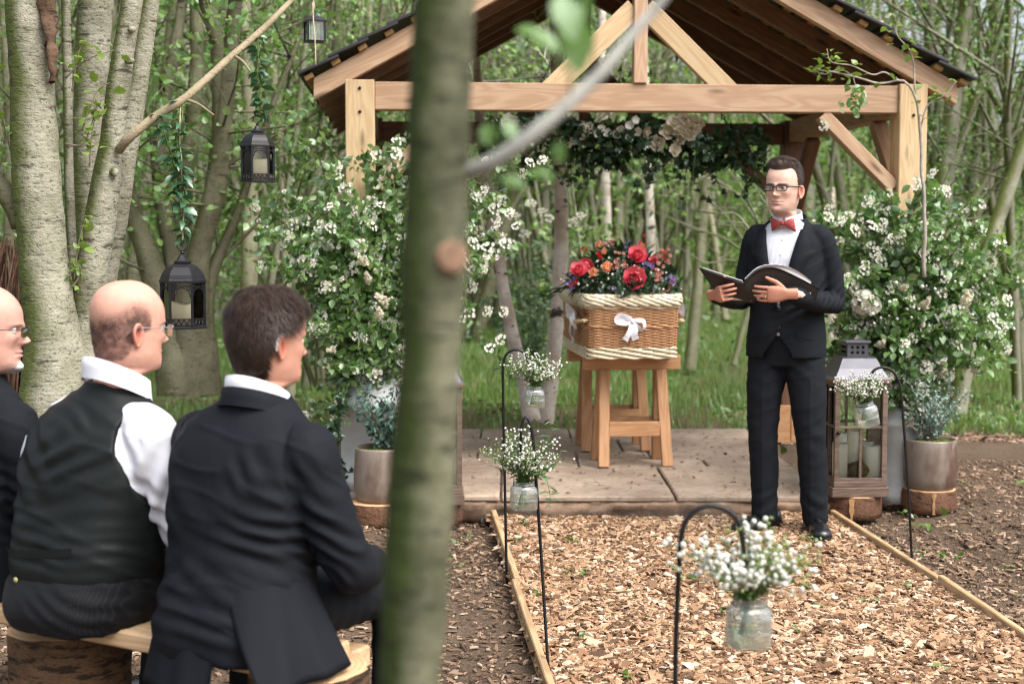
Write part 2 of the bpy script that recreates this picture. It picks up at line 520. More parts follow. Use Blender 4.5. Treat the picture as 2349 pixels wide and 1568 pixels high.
# patio: a rough slab edge carrying separate flagstones
k = Mat('flagstone'); co = k.coord(kind='Object')
oi = k.n('ShaderNodeObjectInfo')
wc = k.n('ShaderNodeTexCoord'); g4 = k.n('ShaderNodeVectorMath', operation='ADD'); k.l(wc.outputs['Object'], g4.inputs[0]); k.l(oi.outputs['Location'], g4.inputs[1])
c = k.mix(k.ramp(k.noise(g4.outputs[0], 2.2, 6, 0.6), [(0.35, 0.0), (0.65, 1.0)]), (0.22, 0.165, 0.125), (0.38, 0.30, 0.23))
c = k.mix(k.ramp(k.noise(g4.outputs[0], 28, 5, 0.75), [(0.52, 0.0), (0.66, 0.75)]), c, (0.13, 0.095, 0.07))
c = k.mix(k.ramp(k.noise(g4.outputs[0], 7, 4, 0.6, 1.0), [(0.56, 0.0), (0.62, 0.45)]), c, (0.17, 0.14, 0.11))
hv = k.n('ShaderNodeHueSaturation'); k.l(c, hv.inputs['Color']); k.l(k.math('ADD', k.math('MULTIPLY', oi.outputs['Random'], 0.3), 0.85), hv.inputs['Value'])
k.pbr(hv.outputs[0], 0.8, 0.3, 0, k.bump(k.noise(g4.outputs[0], 24, 6, 0.7), 0.4, 0.01)); FLAG = k.m
MORTAR = m_plain('rough_mortar', (0.24, 0.165, 0.115), 0.95, 0.1, 0, 0.35, 14, 0.9, 40)
BRICKY = m_plain('red_edge_brick', (0.23, 0.11, 0.07), 0.9, 0.2, 0, 0.3, 20, 0.6, 60)
patio = thing('patio', None, None, (0, 7.36, 0), 0); patio['kind'] = 'structure'
# rough core with ragged front
nx, nz = 90, 6
us = np.linspace(-.95, 1.63, nx)
rg = np.random.default_rng(5)
m = MB()
prof = [(-0.10, -0.06), (-0.135, -0.03), (-0.15, 0.015), (-0.145, 0.045), (-0.12, 0.060), (2.48, 0.060), (2.50, -0.06)]
v = np.array([[u, a + (0.026 * vnoise(np.array([u * 5, j, 2.0]), 4) + 0.02 * vnoise(np.array([u * 22, j, 5.0]), 4) if j < 5 else 0), b] for (j, (a, b)) in enumerate(prof) for u in us])
m.add(v, grid_faces(len(prof), nx))
m.build('slab_edge', MORTAR, patio)
# flagstones in random coursed rectangles
rg = np.random.default_rng(11)
v0 = -0.15
first = True
while v0 < 2.40:
    dv = 0.36 if first else rg.choice([0.30, 0.45, 0.60])
    dv = min(dv, 2.46 - v0)
    u0 = -.96
    while u0 < 1.58:
        du = rg.choice([0.45, 0.6, 0.75, 0.9])
        if u0 + du > 1.42: du = 1.63 - u0
        gsz = 0.012
        hh = 0.03
        b = box(du - gsz, dv - gsz, hh, 0.007)
        bv = b[0] + 0.004 * np.stack([vnoise(b[0] * 9 + u0 * 5, 3), vnoise(b[0] * 9 + v0 * 7, 4), 0 * b[0][:, 0]], 1)
        me = MB().add(bv, b[1]).mesh('paving_stone', FLAG, False)
        o = link('paving_stone', me, patio)
        o.location = (u0 + du / 2, v0 + dv / 2, 0.076 + rg.uniform(-0.003, 0.003))
        o.rotation_euler = (rg.normal(0, 0.002), rg.normal(0, 0.002), rg.normal(0, 0.004))
        u0 += du
    v0 += dv
    first = False
# rubble under the slab's front lip
m = MB()
n = 420
pos = np.stack([rg.uniform(-.15, 1.55, n), -0.165 + rg.uniform(-0.06, 0.03, n), -0.03 + rg.uniform(-0.015, 0.018, n)], 1)
m.add(*scatter(ICO1[0], ICO1[1], pos, rand_rots(n, rg), rg.uniform(0.008, 0.032, (n, 3))))
m.build('rubble', m_plain('dark_rubble', (0.055, 0.048, 0.042), 0.9, 0.2, 0, 0.5, 60), patio, False, kind='stuff')
# crumbs and dead leaves lying on the flags
n = 520
pos = np.stack([rg.uniform(-.9, 1.55, n), rg.uniform(-0.1, 2.4, n), np.full(n, 0.096)], 1)
MB().add(*scatter(LEAF4[0], LEAF4[1], pos, rand_rots(n, rg, 0.35), rg.uniform(0.012, 0.035, n))).build('leaf_litter', m_leaf('brown_litter', (0.09, 0.05, 0.03), (0.25, 0.15, 0.08), 0.1), patio, False, kind='stuff')
m = MB().add(*box(0.62, 0.05, 0.055, 0.006)); o = link('edging_brick', m.mesh('edging_brick', BRICKY, False), patio); o.location = (-.66, -0.18, 0.02)

# the path of bark chips between two boards
k = Mat('chip_bed'); co = k.coord()
c = k.mix(k.noise(co, 45, 4, 0.7), (0.20, 0.11, 0.06), (0.42, 0.27, 0.16))
k.pbr(c, 0.95, 0.1, 0, k.bump(k.noise(co, 60, 4, 0.7), 0.8, 0.02)); BED = k.m
path = sheet('path', -3.0, 4.0, 1.2, 7.4, 120, 110, lambda X, Y: X * 0, BED, kind='structure')
pv = np.zeros(len(path.data.vertices) * 3, np.float32); path.data.vertices.foreach_get('co', pv); pv = pv.reshape(-1, 3)
LE0, LE1 = G(1138, 1186, 0.0), G(1266, 1568, 0.0)
RE0, RE1 = G(1897, 1180, 0.0), G(2349, 1478, 0.0)
def edge_x(A, B, y):
    return A[0] + (B[0] - A[0]) * (y - A[1]) / (B[1] - A[1])
t = (pv[:, 0] + 3) / 7
vv = np.linspace(0, 1, 1)
y = pv[:, 1]
pv[:, 0] = edge_x(LE0, LE1, y) * (1 - t) + edge_x(RE0, RE1, y) * t
pv[:, 2] = bumpy(0.010, 2.2, 21)(pv[:, 0], pv[:, 1]) - 0.012
path.data.vertices.foreach_set('co', pv.ravel()); path.data.update()
def boards(A, B, y0, y1, side):
    ys = np.linspace(y0, y1, 5)
    for i in range(4):
        ya, yb = ys[i] + 0.006, ys[i + 1] - 0.006
        j = 0.012 * rg.uniform(-1, 1)
        a = (edge_x(A, B, ya) + side * 0.014 + j, ya, 0.002 + rg.uniform(-0.008, 0.010)); b = (edge_x(A, B, yb) + side * 0.014 + rg.uniform(-0.008, .008), yb, 0.002 + rg.uniform(-0.008, 0.010))
        timber('edging_board', a, b, 0.026, 0.075, W_BOARD, path)
boards(LE0, LE1, 1.3, 7.12, -1)
boards(RE0, RE1, 1.3, 7.15, 1)

# bark chips: flat splinters, a few long slivers
CH = np.array([[-.5, -.5, -.5], [.5, -.42, -.5], [.5, .5, -.5], [-.42, .5, -.5], [-.42, -.4, .5], [.45, -.5, .5], [.4, .42, .5], [-.5, .45, .5]])
CHF = np.array([[3, 2, 1, 0], [4, 5, 6, 7], [0, 1, 5, 4], [1, 2, 6, 5], [2, 3, 7, 6], [3, 0, 4, 7]])
def m_chip(name, stops):
    k = Mat(name); g = k.n('ShaderNodeNewGeometry')
    c = k.ramp(g.outputs['Random Per Island'], stops)
    c = k.mix(k.ramp(k.noise(k.coord((30, 30, 30)), 6, 4, 0.7), [(0.35, 0.0), (0.75, 0.5)]), c, (0.20, 0.11, 0.065))
    k.pbr(c, 0.85, 0.2); return k.m
CHIP = m_chip('bark_chip', [(0.0, (0.05, 0.032, 0.02)), (0.24, (0.17, 0.10, 0.055)), (0.5, (0.34, 0.20, 0.11)), (0.8, (0.48, 0.325, 0.205)), (1.0, (0.68, 0.56, 0.42))])
CHIP_D = m_chip('old_bark_chip', [(0.0, (0.06, 0.04, 0.028)), (0.5, (0.20, 0.135, 0.09)), (0.85, (0.36, 0.26, 0.18)), (1.0, (0.58, 0.45, 0.33))])
def chips(name, pos, rg, mat, smin, smax, tilt, parent=None):
    n = len(pos)
    L = (smin + (smax - smin) * rg.random(n) ** 1.5) * np.where(rg.random(n) < 0.06, 1.9, 1.0)
    sc = np.stack([L, L * rg.uniform(0.22, 0.6, n), rg.uniform(0.0025, 0.007, n)], 1)
    return MB().add(*scatter(CH, CHF, pos, rand_rots(n, rg, tilt), sc)).build(name, mat, parent, False, kind='stuff')
rg = np.random.default_rng(31)
n = 52000
y = 7.15 - (7.15 - 3.3) * rg.random(n) ** 1.0
t = rg.uniform(-.016, 1.016, n)
x = edge_x(LE0, LE1, y) * (1 - t) + edge_x(RE0, RE1, y) * t
keep = np.abs(x / y) < 0.46
pos = np.stack([x, y, bumpy(0.010, 2.2, 21)(x, y) - 0.004 + 0.016 * rg.random(n)], 1)[keep]
chips('bark_chippings', pos, rg, CHIP, 0.012, 0.048, 0.38, path)
n = 90000
x = rg.uniform(-4.6, 4.8, n); y = rg.uniform(3.0, 9.0, n)
u, v = to_uv(np.stack([x, y, x * 0], 1))
inpath = (x > edge_x(LE0, LE1, y) - 0.03) & (x < edge_x(RE0, RE1, y) + 0.03) & (y < 7.2)
inpat = (x > -.97) & (x < 1.65) & (y > 7.2) & (y < 9.86)
dens = 0.5 + 0.5 * vnoise(np.stack([x * 1.1, y * 1.1, x * 0], 1), 8)
ok = ~inpath & ~inpat & (rg.random(n) < np.clip(dens * 1.5, 0.35, 1))
pos = np.stack([x, y, soil_z(x, y) + 0.004 + 0.004 * rg.random(n)], 1)[ok]
chips('old_chippings', pos, rg, CHIP_D, 0.010, 0.036, 0.38)
# a strip of chippings and clods behind the patio
n = 3500
pos = np.stack([rg.uniform(-2.6, 4.2, n), 9.86 + np.abs(rg.normal(0.1, 0.22, n)), np.zeros(n)], 1); pos[:, 2] = np.where(pos[:, 1] < 12.4, soil_z(pos[:, 0], pos[:, 1]), lawn_z(pos[:, 0], pos[:, 1])) + 0.01 * rg.random(n)
chips('old_chippings', pos, rg, CHIP_D, 0.02, 0.06, 0.5)
# clods of turned soil beside the path
n = 900
x = rg.uniform(-1.6, 4.0, n); y = rg.uniform(3.2, 7.6, n)
inp = (x > edge_x(LE0, LE1, y) - 0.05) & (x < edge_x(RE0, RE1, y) + 0.05)
u, v = to_uv(np.stack([x, y, x * 0], 1)); inp |= (x > -.98) & (x < 1.66) & (y > 7.18)
pos = np.stack([x, y, soil_z(x, y) + 0.004], 1)[~inp]
MB().add(*scatter(ICO1[0], ICO1[1], pos, rand_rots(len(pos), rg), rg.uniform(0.006, 0.028, (len(pos), 3)) * np.array([1, 1, 0.7]))).build('soil_clods', SOIL, None, False, kind='stuff')

# grass beyond the patio, small weeds on bare soil
GRASS = m_leaf('spring_grass', (0.11, 0.20, 0.05), (0.25, 0.39, 0.12), 0.5, 0.05, 0.4, yellow=(0.24, 0.25, 0.08))
WEED = m_leaf('weed_leaf', (0.05, 0.11, 0.022), (0.14, 0.25, 0.05), 0.3, 0.06)
BL = (np.array([[-0.02, 0, 0], [0.02, 0, 0], [0.016, 0.06, 0.55], [-0.012, 0.06, 0.55], [0.0, 0.26, 1.0]]), None)
def grass(name, pos, h, rg):
    n = len(pos)
    R = rand_rots(n, rg, 0.22)
    yaw = rg.uniform(0, 6.28, n)
    sc = np.stack([h * 0 + 0.35, h * rg.uniform(0.6, 1.5, n), h], 1)
    m = MB()
    m.add(*scatter(BL[0], np.array([[0, 1, 2, 3]]), pos, R, sc))
    st = np.random.get_state()
    m.f3.append((np.array([[3, 2, 4]])[None] + (np.arange(n) * 5)[:, None, None]).reshape(-1, 3)); m.m3.append(np.zeros(n, int))
    return m.build(name, GRASS, None, False, kind='stuff')
n = 95000
y = 10.2 + 24 * rg.random(n) ** 1.6
x = (rg.random(n) - 0.5) * (y * 0.98 + 2)
d = vnoise(np.stack([x * 0.8, y * 0.8, x * 0], 1), 15)
ok = rg.random(n) < np.clip(0.55 + 0.6 * d + 0.05 * (y - 11), 0.05, 1)
x, y = x[ok], y[ok]
u, v = to_uv(np.stack([x, y, x * 0], 1)); ok = ~((x > -1.2) & (x < 2) & (y < 10.1)); x, y = x[ok], y[ok]
z = np.where(y < 12.4, soil_z(x, y), lawn_z(x, y)) - 0.01
grass('grass', np.stack([x, y, z], 1), rg.uniform(0.05, 0.20, len(x)) * np.clip(0.5 + (y - 9.5) * 0.13, 0.5, 1.15), rg)
n = 7000
x = rg.uniform(-5.5, 6.5, n); y = rg.uniform(6.9, 13.0, n)
d = vnoise(np.stack([x * 1.5, y * 1.5, x * 0], 1), 25)
u, v = to_uv(np.stack([x, y, x * 0], 1))
ok = (d > 0.12) & ~((x > -1.0) & (x < 1.68) & (y < 9.9)) & ((y > 10) | (rg.random(n) < 0.3))
pos = np.stack([x, y, np.where(y < 12.4, soil_z(x, y), lawn_z(x, y)) + 0.02], 1)[ok]
pos[:, 2] += 0.05 * rg.random(len(pos))
MB().add(*scatter(LEAF8[0], LEAF8[1], pos, rand_rots(len(pos), rg, 0.7), rg.uniform(0.025, 0.075, len(pos)))).build('weeds', WEED, None, False, kind='stuff')
# sprigs on the chips
m = MB()
for q in range(46):
    if q < 22: y = rg.uniform(3.9, 7.0); tt = rg.uniform(0.03, 0.97); x = edge_x(LE0, LE1, y) * (1 - tt) + edge_x(RE0, RE1, y) * tt; z = 0.012
    else: y = rg.uniform(3.6, 7.2); x = rg.choice([rg.uniform(-0.7, -0.1) , edge_x(RE0, RE1, y) + rg.uniform(0.1, 1.3)]); z = 0.01
    k_ = rg.integers(3, 8)
    pos = np.stack([x + rg.normal(0, 0.014, k_), y + rg.normal(0, 0.014, k_), z + 0.018 * rg.random(k_)], 1)
    m.add(*scatter(LEAF8[0], LEAF8[1], pos, rand_rots(k_, rg, 0.6), rg.uniform(0.014, 0.034, k_)))
m.build('seedling_weeds', WEED, None, False, kind='stuff')
# ---------------------------------------------------------------- timber gazebo
SLATE = m_plain('black_tile', (0.022, 0.022, 0.026), 0.5, 0.5, 0, 0.3, 14, 0.2, 40)
W_RAFT = m_wood('shaded_rafter_wood', (0.21, 0.115, 0.062), (0.13, 0.066, 0.035))  # darker than the front pair: under-roof shade is put into the wood colour
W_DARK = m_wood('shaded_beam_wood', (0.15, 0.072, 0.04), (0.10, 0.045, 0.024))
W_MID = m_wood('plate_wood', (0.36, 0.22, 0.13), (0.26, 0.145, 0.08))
W_BATT = m_wood('batten_wood', (0.44, 0.27, 0.11), (0.34, 0.19, 0.075), knots=False)
gz = thing('gazebo', 'open timber gazebo with a black tiled pitched roof over the stone patio', 'gazebo', tuple(GO), YAW)
HW, D0, D1 = 1.597, 0.0, 2.55            # half width, front line, rear line
ZT = 2.255
PW = 0.156
zs = 0.0
TAN = math.tan(math.radians(28.9))
for sx in (-1, 1):
    cx = sx * (HW - PW / 2)
    p = timber('post', (cx, D0 + PW / 2, zs), (cx, D0 + PW / 2, ZT), PW, PW, W_POST, gz, (0, 1, 0))
    for dz in (0.0, 0.125):                                       # bolt heads near the top
        v, f = lathe([(0, 0), (0.009, 0), (0.008, 0.006), (0, 0.007)], 10)
        bo = MB().add(v @ rot('X', math.pi / 2).T + np.array([0, 0, dz]), f).build('bolt', BLACK_IRON, p); bo.matrix_local = frame_x((cx, D0 + PW / 2, zs), (cx, D0 + PW / 2, ZT), (0, 1, 0)).inverted() @ Matrix.Translation((cx - sx * -0.0, D0 - 0.002, 2.085))
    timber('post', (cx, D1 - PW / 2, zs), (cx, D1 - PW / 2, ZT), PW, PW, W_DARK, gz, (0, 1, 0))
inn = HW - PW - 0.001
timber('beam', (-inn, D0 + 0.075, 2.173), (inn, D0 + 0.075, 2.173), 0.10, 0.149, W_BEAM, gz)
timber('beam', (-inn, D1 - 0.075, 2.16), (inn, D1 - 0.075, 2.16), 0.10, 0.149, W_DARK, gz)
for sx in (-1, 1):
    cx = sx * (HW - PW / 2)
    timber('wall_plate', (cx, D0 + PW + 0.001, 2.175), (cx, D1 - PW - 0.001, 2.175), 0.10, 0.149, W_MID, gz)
# braces
def brace(a, b, mat, w=0.07, h=0.09):
    timber('brace', a, b, w, h, mat, gz, (0, 1, 0.001) if abs(a[1] - b[1]) < 0.01 else (1, 0, 0.001))
for sx in (-1, 1):
    xi = sx * (HW - PW - 0.01)
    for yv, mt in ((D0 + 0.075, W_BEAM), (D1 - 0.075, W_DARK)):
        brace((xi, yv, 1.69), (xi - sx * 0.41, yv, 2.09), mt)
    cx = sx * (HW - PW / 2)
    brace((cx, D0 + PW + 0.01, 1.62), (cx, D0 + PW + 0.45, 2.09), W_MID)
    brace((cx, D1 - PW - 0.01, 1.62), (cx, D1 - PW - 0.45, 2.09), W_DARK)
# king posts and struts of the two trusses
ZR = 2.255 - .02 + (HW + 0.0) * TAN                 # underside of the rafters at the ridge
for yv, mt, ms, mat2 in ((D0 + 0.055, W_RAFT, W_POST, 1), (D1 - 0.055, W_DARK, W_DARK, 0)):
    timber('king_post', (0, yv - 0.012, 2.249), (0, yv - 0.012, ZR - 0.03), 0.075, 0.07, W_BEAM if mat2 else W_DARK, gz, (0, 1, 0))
    for sx in (-1, 1):
        timber('strut', (sx * 0.030, yv, 2.655), (sx * 0.50, yv, 2.205), 0.05, 0.112, ms, gz, (sx * 0.7, 0, 0.7))
# rafters, seven pairs
RH = 0.104
sl = np.array([math.cos(math.radians(28.9)), math.sin(math.radians(28.9))])
OV = 0.168
RY = np.linspace(0.035, D1 - 0.03, 6)
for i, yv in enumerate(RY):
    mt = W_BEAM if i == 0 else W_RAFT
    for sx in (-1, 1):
        n = np.array([sl[1], sl[0]])
        vh = RH / sl[0] / 2
        A_, B_ = (sx * (HW + OV), yv, ZT - .02 - OV * TAN + vh), (sx * 0.017, yv, ZT - .02 + (HW - 0.017) * TAN + vh)
        L = (Vector(B_) - Vector(A_)).length
        bv, bf = box(L, 0.055 if i else 0.062, RH, 0.003)
        bv = bv.copy(); bv[:, 0] += bv[:, 2] * TAN                  # plumb cut ends
        link('rafter', MB().add(bv, bf).mesh('rafter', mt, False), gz, frame_x(A_, B_, (sx * n[0], 0, n[1])))
timber('ridge_board', (0, 0.0, ZR + 0.05), (0, D1, ZR + 0.05), 0.03, 0.15, W_RAFT, gz)
# battens and courses of tiles
slope_len = (HW + OV) / sl[0] - 0.02
nb = 13
for sx in (-1, 1):
    n = np.array([sx * sl[1], sl[0]])
    d = np.array([sx * sl[0], -sl[1]])
    top = np.array([0, ZT - .02 + HW * TAN]) + n * RH
    for i in range(nb):
        s = 0.03 + i * (slope_len - 0.05) / (nb - 1)
        q = top + d * s + n * 0.0135
        timber('batten', (q[0], -0.035, q[1]), (q[0], D1 + 0.03, q[1]), 0.05, 0.025, W_BATT, gz, (n[0], 0, n[1]), 0.002)
    nc, nw = 11, 8
    tl, tw = 0.235, (D1 + 0.16) / nw
    tv, tf = box(tl, tw - 0.004, 0.016, 0.003)
    me = MB().add(tv, tf).mesh('roof_tile', SLATE, False)
    for i in range(nc):
        s = 0.02 + i * (slope_len - 0.195) / (nc - 1) + 0.08
        for j in range(nw):
            q = top + d * s + n * 0.043
            tilt = 0.085
            x = Vector((d[0], 0, d[1])); nn = Vector((n[0], 0, n[1]))
            xx = (x * math.cos(tilt) + nn * math.sin(tilt) * 1.0).normalized(); zz = (nn * math.cos(tilt) - x * math.sin(tilt)).normalized()
            yy = zz.cross(xx)
            M = Matrix((xx, yy, zz)).transposed().to_4x4()
            M.translation = (q[0] , -0.08 + (j + 0.5) * tw, q[1] + 0.003 * random.uniform(-1, 1))
            link('roof_tile', me, gz, M)
MB().add(*box(0.24, D1 + 0.16, 0.03, 0.01, (0, D1 / 2, ZR + RH + 0.10))).build('ridge_cap', SLATE, gz, False)
# hanging flower garland on chains
IVY = m_leaf('ivy_dark', (0.010, 0.030, 0.012), (0.035, 0.085, 0.03), 0.2, 0.07, 0.35)
IVYL = (np.array([[0, 0, 0], [0.42, -0.02, .05], [0.30, 0.3, .06], [0.48, 0.5, .04], [0.2, 0.6, .05], [0, 1.0, -.05], [-0.2, 0.6, .05], [-0.48, 0.5, .04], [-0.30, 0.3, .06], [-0.42, -0.02, .05], [0, 0.4, 0.0]]),
        np.array([[10, i, (i + 1) % 10] for i in range(10)]))
rg = np.random.default_rng(77)
def local(px, py, d):                                    # picture position to gazebo coordinates
    w = P(px, py, d) - GO
    return np.array([w @ ux, w @ uy, w[2]])
WHITE = m_petal('white_petal', (0.76, 0.75, 0.68), (0.88, 0.87, 0.82))
PALE = m_petal('creamy_petal', (0.66, 0.60, 0.48), (0.82, 0.77, 0.66))
def petal(cup=0.5, w=0.8):
    """one cupped petal, base at origin, growing along +y and up +z"""
    U_, V_ = np.meshgrid(np.linspace(-1, 1, 5), np.linspace(0, 1, 5), indexing='xy')
    wid = w * 0.5 * (np.sin(np.clip(V_, 0.02, 1) * math.pi * 0.62) ** 0.7 + 0.06)
    x = U_ * wid
    y = np.sin(V_ * cup * 1.6) / (cup * 1.6)
    z = (1 - np.cos(V_ * cup * 1.6)) / (cup * 1.6) + 0.35 * cup * (U_ ** 2) * V_ * 0.6
    return np.stack([x, y, z], 2).reshape(-1, 3), grid_faces(5, 5)
def bloom(rings, seed=0, jit=0.08):
    """rings: (number of petals, start radius, size, pitch in radians, cup, width)"""
    r = np.random.default_rng(seed); m = MB()
    for (n_, r0, s_, pit, cup, w) in rings:
        pv_, pf = petal(cup, w)
        o = r.uniform(0, 6.28)
        for i in range(n_):
            a = o + i * 2 * math.pi / n_ + r.normal(0, jit)
            R = rot('Z', a) @ rot('X', pit + r.normal(0, jit))
            m.add((pv_ * s_ * r.uniform(0.88, 1.1)) @ R.T + rot('Z', a) @ np.array([0, r0, 0]) + np.array([0, 0, 0.02 * s_ * (1 if pit > 0.5 else 0)]), pf)
    return m
gar = thing('flower_garland', 'dark ivy garland with white blossoms hanging on chains under the gazebo roof', 'garland', tuple(U(0.02, .72, 1.9)), YAW)
gc = np.array([0.02, .72, 1.9])
n = 1500
t = rg.uniform(-1, 1, n)
a = rg.uniform(0, 6.28, n); rr = rg.uniform(0.2, 1, n) ** 0.6
pos = np.stack([t * 0.86, 0.13 * rr * np.cos(a), 0.09 + 0.13 * rr * np.sin(a) - 0.07 * np.clip(t, 0, 1) + 0.03 * np.sin(t * 9)], 1)
MB().add(*scatter(IVYL[0], IVYL[1], pos, rand_rots(n, rg), rg.uniform(0.035, 0.07, n))).build('foliage', IVY, gar, False, kind='stuff')
ivy_me = MB().add(*IVYL).mesh('leaf', IVY, False)
sm = MB()
for q in range(34):                                     # trailing ivy strands
    t0 = rg.uniform(-0.75, 0.85); L = rg.uniform(0.10, 0.26) * (1.35 if t0 > 0.3 else 0.9)
    p0 = np.array([t0, rg.uniform(-.1, .1), 0.0]); pts = spline([p0, p0 + [rg.normal(0, .03), rg.normal(0, .02), -L * .5], p0 + [rg.normal(0, .05), rg.normal(0, .03), -L]], 8)
    sm.add(*tube(pts, 0.0025, 5))
    for i in range(2, 8):
        M = Matrix.Translation(pts[i]) @ Matrix(rand_rots(1, rg)[0].tolist()).to_4x4() @ Matrix.Scale(rg.uniform(0.035, 0.062), 4)
        link('leaf', ivy_me, gar, M)
sm.build('stem', STEM, gar)
wb = bloom([(5, 0.0, 1.0, 0.25, 0.5, 0.9)], 3).mesh('blossom', WHITE)
wd = bloom([(7, 0.1, 1.0, 0.1, 0.5, 0.8), (6, 0.05, 0.8, 0.55, 0.7, 0.8), (5, 0.02, 0.55, 1.0, 0.8, 0.8)], 4).mesh('blossom', PALE)
def face_cam(p, rg, spread=0.5):
    d = Vector((rg.normal(0, spread), -1, rg.normal(0.1, spread)))
    return d.to_track_quat('Z', 'Y').to_matrix().to_4x4()
for (px, py, s) in ((1352, 290, .03), (1368, 305, .034), (1392, 308, .034), (1415, 310, .034), (1440, 318, .034), (1446, 290, .034), (1462, 300, .034), (1335, 318, .026), (1378, 296, .028), (1424, 296, .03), (1455, 278, .03)):
    w = local(px, py, 8.42) - gc; link('blossom', wb, gar, Matrix.Translation(w) @ face_cam(w, rg, .3) @ Matrix.Scale(s, 4))
for (px, py, s) in ((1340, 302, .045), (1170, 290, .07), (1210, 305, .05), (1250, 300, .06), (1545, 285, .05), (1575, 275, .055), (1560, 312, .05), (1530, 305, .05), (1585, 300, .06), (1510, 330, .05), (1300, 330, .045), (1480, 300, .04), (1600, 285, .05), (1545, 345, .04)):
    w = local(px, py, 8.43) - gc; link('blossom', wd, gar, Matrix.Translation(w) @ face_cam(w, rg, .4) @ Matrix.Scale(s, 4))
def chain(p0, p1, label):
    p0, p1 = np.array(p0), np.array(p1)
    L = np.linalg.norm(p1 - p0); n = int(L / 0.026)
    m = MB(); d = (p1 - p0) / L
    ring = np.array([[0.008 * math.cos(a), 0.018 * math.sin(a), 0] for a in np.linspace(0, 2 * math.pi, 11)[:-1]])
    v, f = tube(ring, 0.0026, 5, False, (0, 0, 1), closed=True)
    M0 = np.array(Vector(d).to_track_quat('Y', 'Z').to_matrix())
    for i in range(n):
        R = M0 @ rot('Y', (i % 2) * math.pi / 2)
        m.add(v @ R.T + p0 + d * (i + .5) * L / n, f)
    return m.build('chain', BLACK_IRON, None, True, label=label, cat='chain', group='chains holding the garland')
chain(U(-0.06, .72, ZR - 0.0), U(-0.62, .72, 2.05), 'black chain slanting left from the roof ridge down to the garland')
chain(U(0.06, .72, ZR - 0.0), U(0.66, .72, 2.05), 'black chain slanting right from the roof ridge down to the garland')
# ---------------------------------------------------------------- trees and woodland
B_GREEN = m_bark('olive_bark', (0.29, 0.285, 0.215), (0.17, 0.17, 0.115), (0.045, 0.038, 0.025), (0.10, 0.12, 0.03), mark=0.66, mossamt=0.5)
B_BROWN = m_bark('willow_bark', (0.20, 0.195, 0.125), (0.105, 0.105, 0.06), (0.035, 0.028, 0.018), (0.085, 0.09, 0.03), mark=0.6, mossamt=0.38)
k = Mat('birch_bark'); co = k.coord()
c = k.mix(k.ramp(k.noise(co, 6, 5, .6), [(.38, 0.0), (.62, 1.0)]), (.80, .74, .67), (.52, .42, .34))
pk = k.noise(k.coord((5, 5, 11)), 1.0, 4, .6); c = k.mix(k.ramp(pk, [(.585, 0.0), (.625, .95)]), c, (.035, .028, .024))
ln_ = k.noise(k.coord((6, 6, 70)), 1.0, 3, .6); c = k.mix(k.ramp(ln_, [(.62, 0.0), (.68, .6)]), c, (.12, .09, .07))
k.pbr(c, .8, .2, 0, k.bump(pk, -.4, .01)); B_BIRCH = k.m
B_SLIM = m_bark('pale_green_bark', (0.36, 0.34, 0.24), (0.22, 0.21, 0.13), (0.07, 0.06, 0.04), (0.15, 0.17, 0.06), mark=0.66, mossamt=0.42)
B_HERO = m_bark('alder_bark', (0.40, 0.385, 0.30), (0.19, 0.185, 0.125), (0.045, 0.038, 0.028), (0.085, 0.105, 0.028), mark=0.57, mossamt=0.53, bump=0.9)
LF_A = m_leaf('hazel_leaf', (0.08, 0.185, 0.04), (0.24, 0.41, 0.11), 0.5, 0.05, yellow=(0.31, 0.42, 0.17))
LF_B = m_leaf('birch_leaf', (0.09, 0.20, 0.045), (0.28, 0.44, 0.12), 0.5, 0.05, yellow=(0.38, 0.46, 0.19))
LF_C = m_leaf('deep_leaf', (0.03, 0.075, 0.022), (0.10, 0.20, 0.06), 0.35, 0.06)
LF_FAR = m_leaf('far_leaf', (0.09, 0.17, 0.045), (0.27, 0.40, 0.10), 0.5, 0.03, yellow=(0.38, 0.43, 0.16))

def grow(m, leaves, p, d, L, r, depth, rg, up=0.15, wob=0.18, kids=5, ks=0.35, ratio=0.5, seg=7, leafn=4):
    """one limb from p along d; side limbs recurse; leaves gather on the outer twigs"""
    n = max(4, int(5 + L * 2))
    pts = [np.array(p, float)]; dd = np.array(d, float)
    for i in range(n - 1):
        dd = dd + rg.normal(0, wob, 3) * np.array([1, 1, 0.5]) * (L / n) + np.array([0, 0, up * (L / n) * 0.5])
        dd /= np.linalg.norm(dd)
        pts.append(pts[-1] + dd * L / (n - 1))
    pts = np.array(pts)
    rad = r * (1 - 0.78 * np.linspace(0, 1, n) ** 1.1)
    m.add(*tube(spline(pts, n * 2), np.interp(np.linspace(0, 1, n * 2), np.linspace(0, 1, n), rad), seg if r > 0.012 else 4, depth > 0))
    if depth > 0:
        for q in range(kids):
            t = ks + (0.97 - ks) * (q + rg.random()) / kids
            i = t * (n - 1); j = int(i); pp = pts[j] + (pts[min(j + 1, n - 1)] - pts[j]) * (i - j)
            ax = pts[min(j + 1, n - 1)] - pts[j]; ax /= np.linalg.norm(ax) + 1e-9
            rv = rg.normal(0, 1, 3); rv -= ax * (rv @ ax); rv /= np.linalg.norm(rv)
            ang = rg.uniform(0.45, 1.0)
            grow(m, leaves, pp, ax * math.cos(ang) + rv * math.sin(ang), L * ratio * rg.uniform(0.6, 1.15) * (1.1 - 0.5 * t), max(0.004, r * (1 - 0.75 * t) * 0.6), depth - 1, rg, up, wob * 1.5, max(3, kids - 1), 0.2, ratio, max(4, seg - 2), leafn)
    else:
        for q in range(leafn):
            t = rg.uniform(0.15, 1.0); i = t * (n - 1); j = min(int(i), n - 2)
            leaves.append(pts[j] + (pts[j + 1] - pts[j]) * (i - j) + rg.normal(0, 0.05, 3))

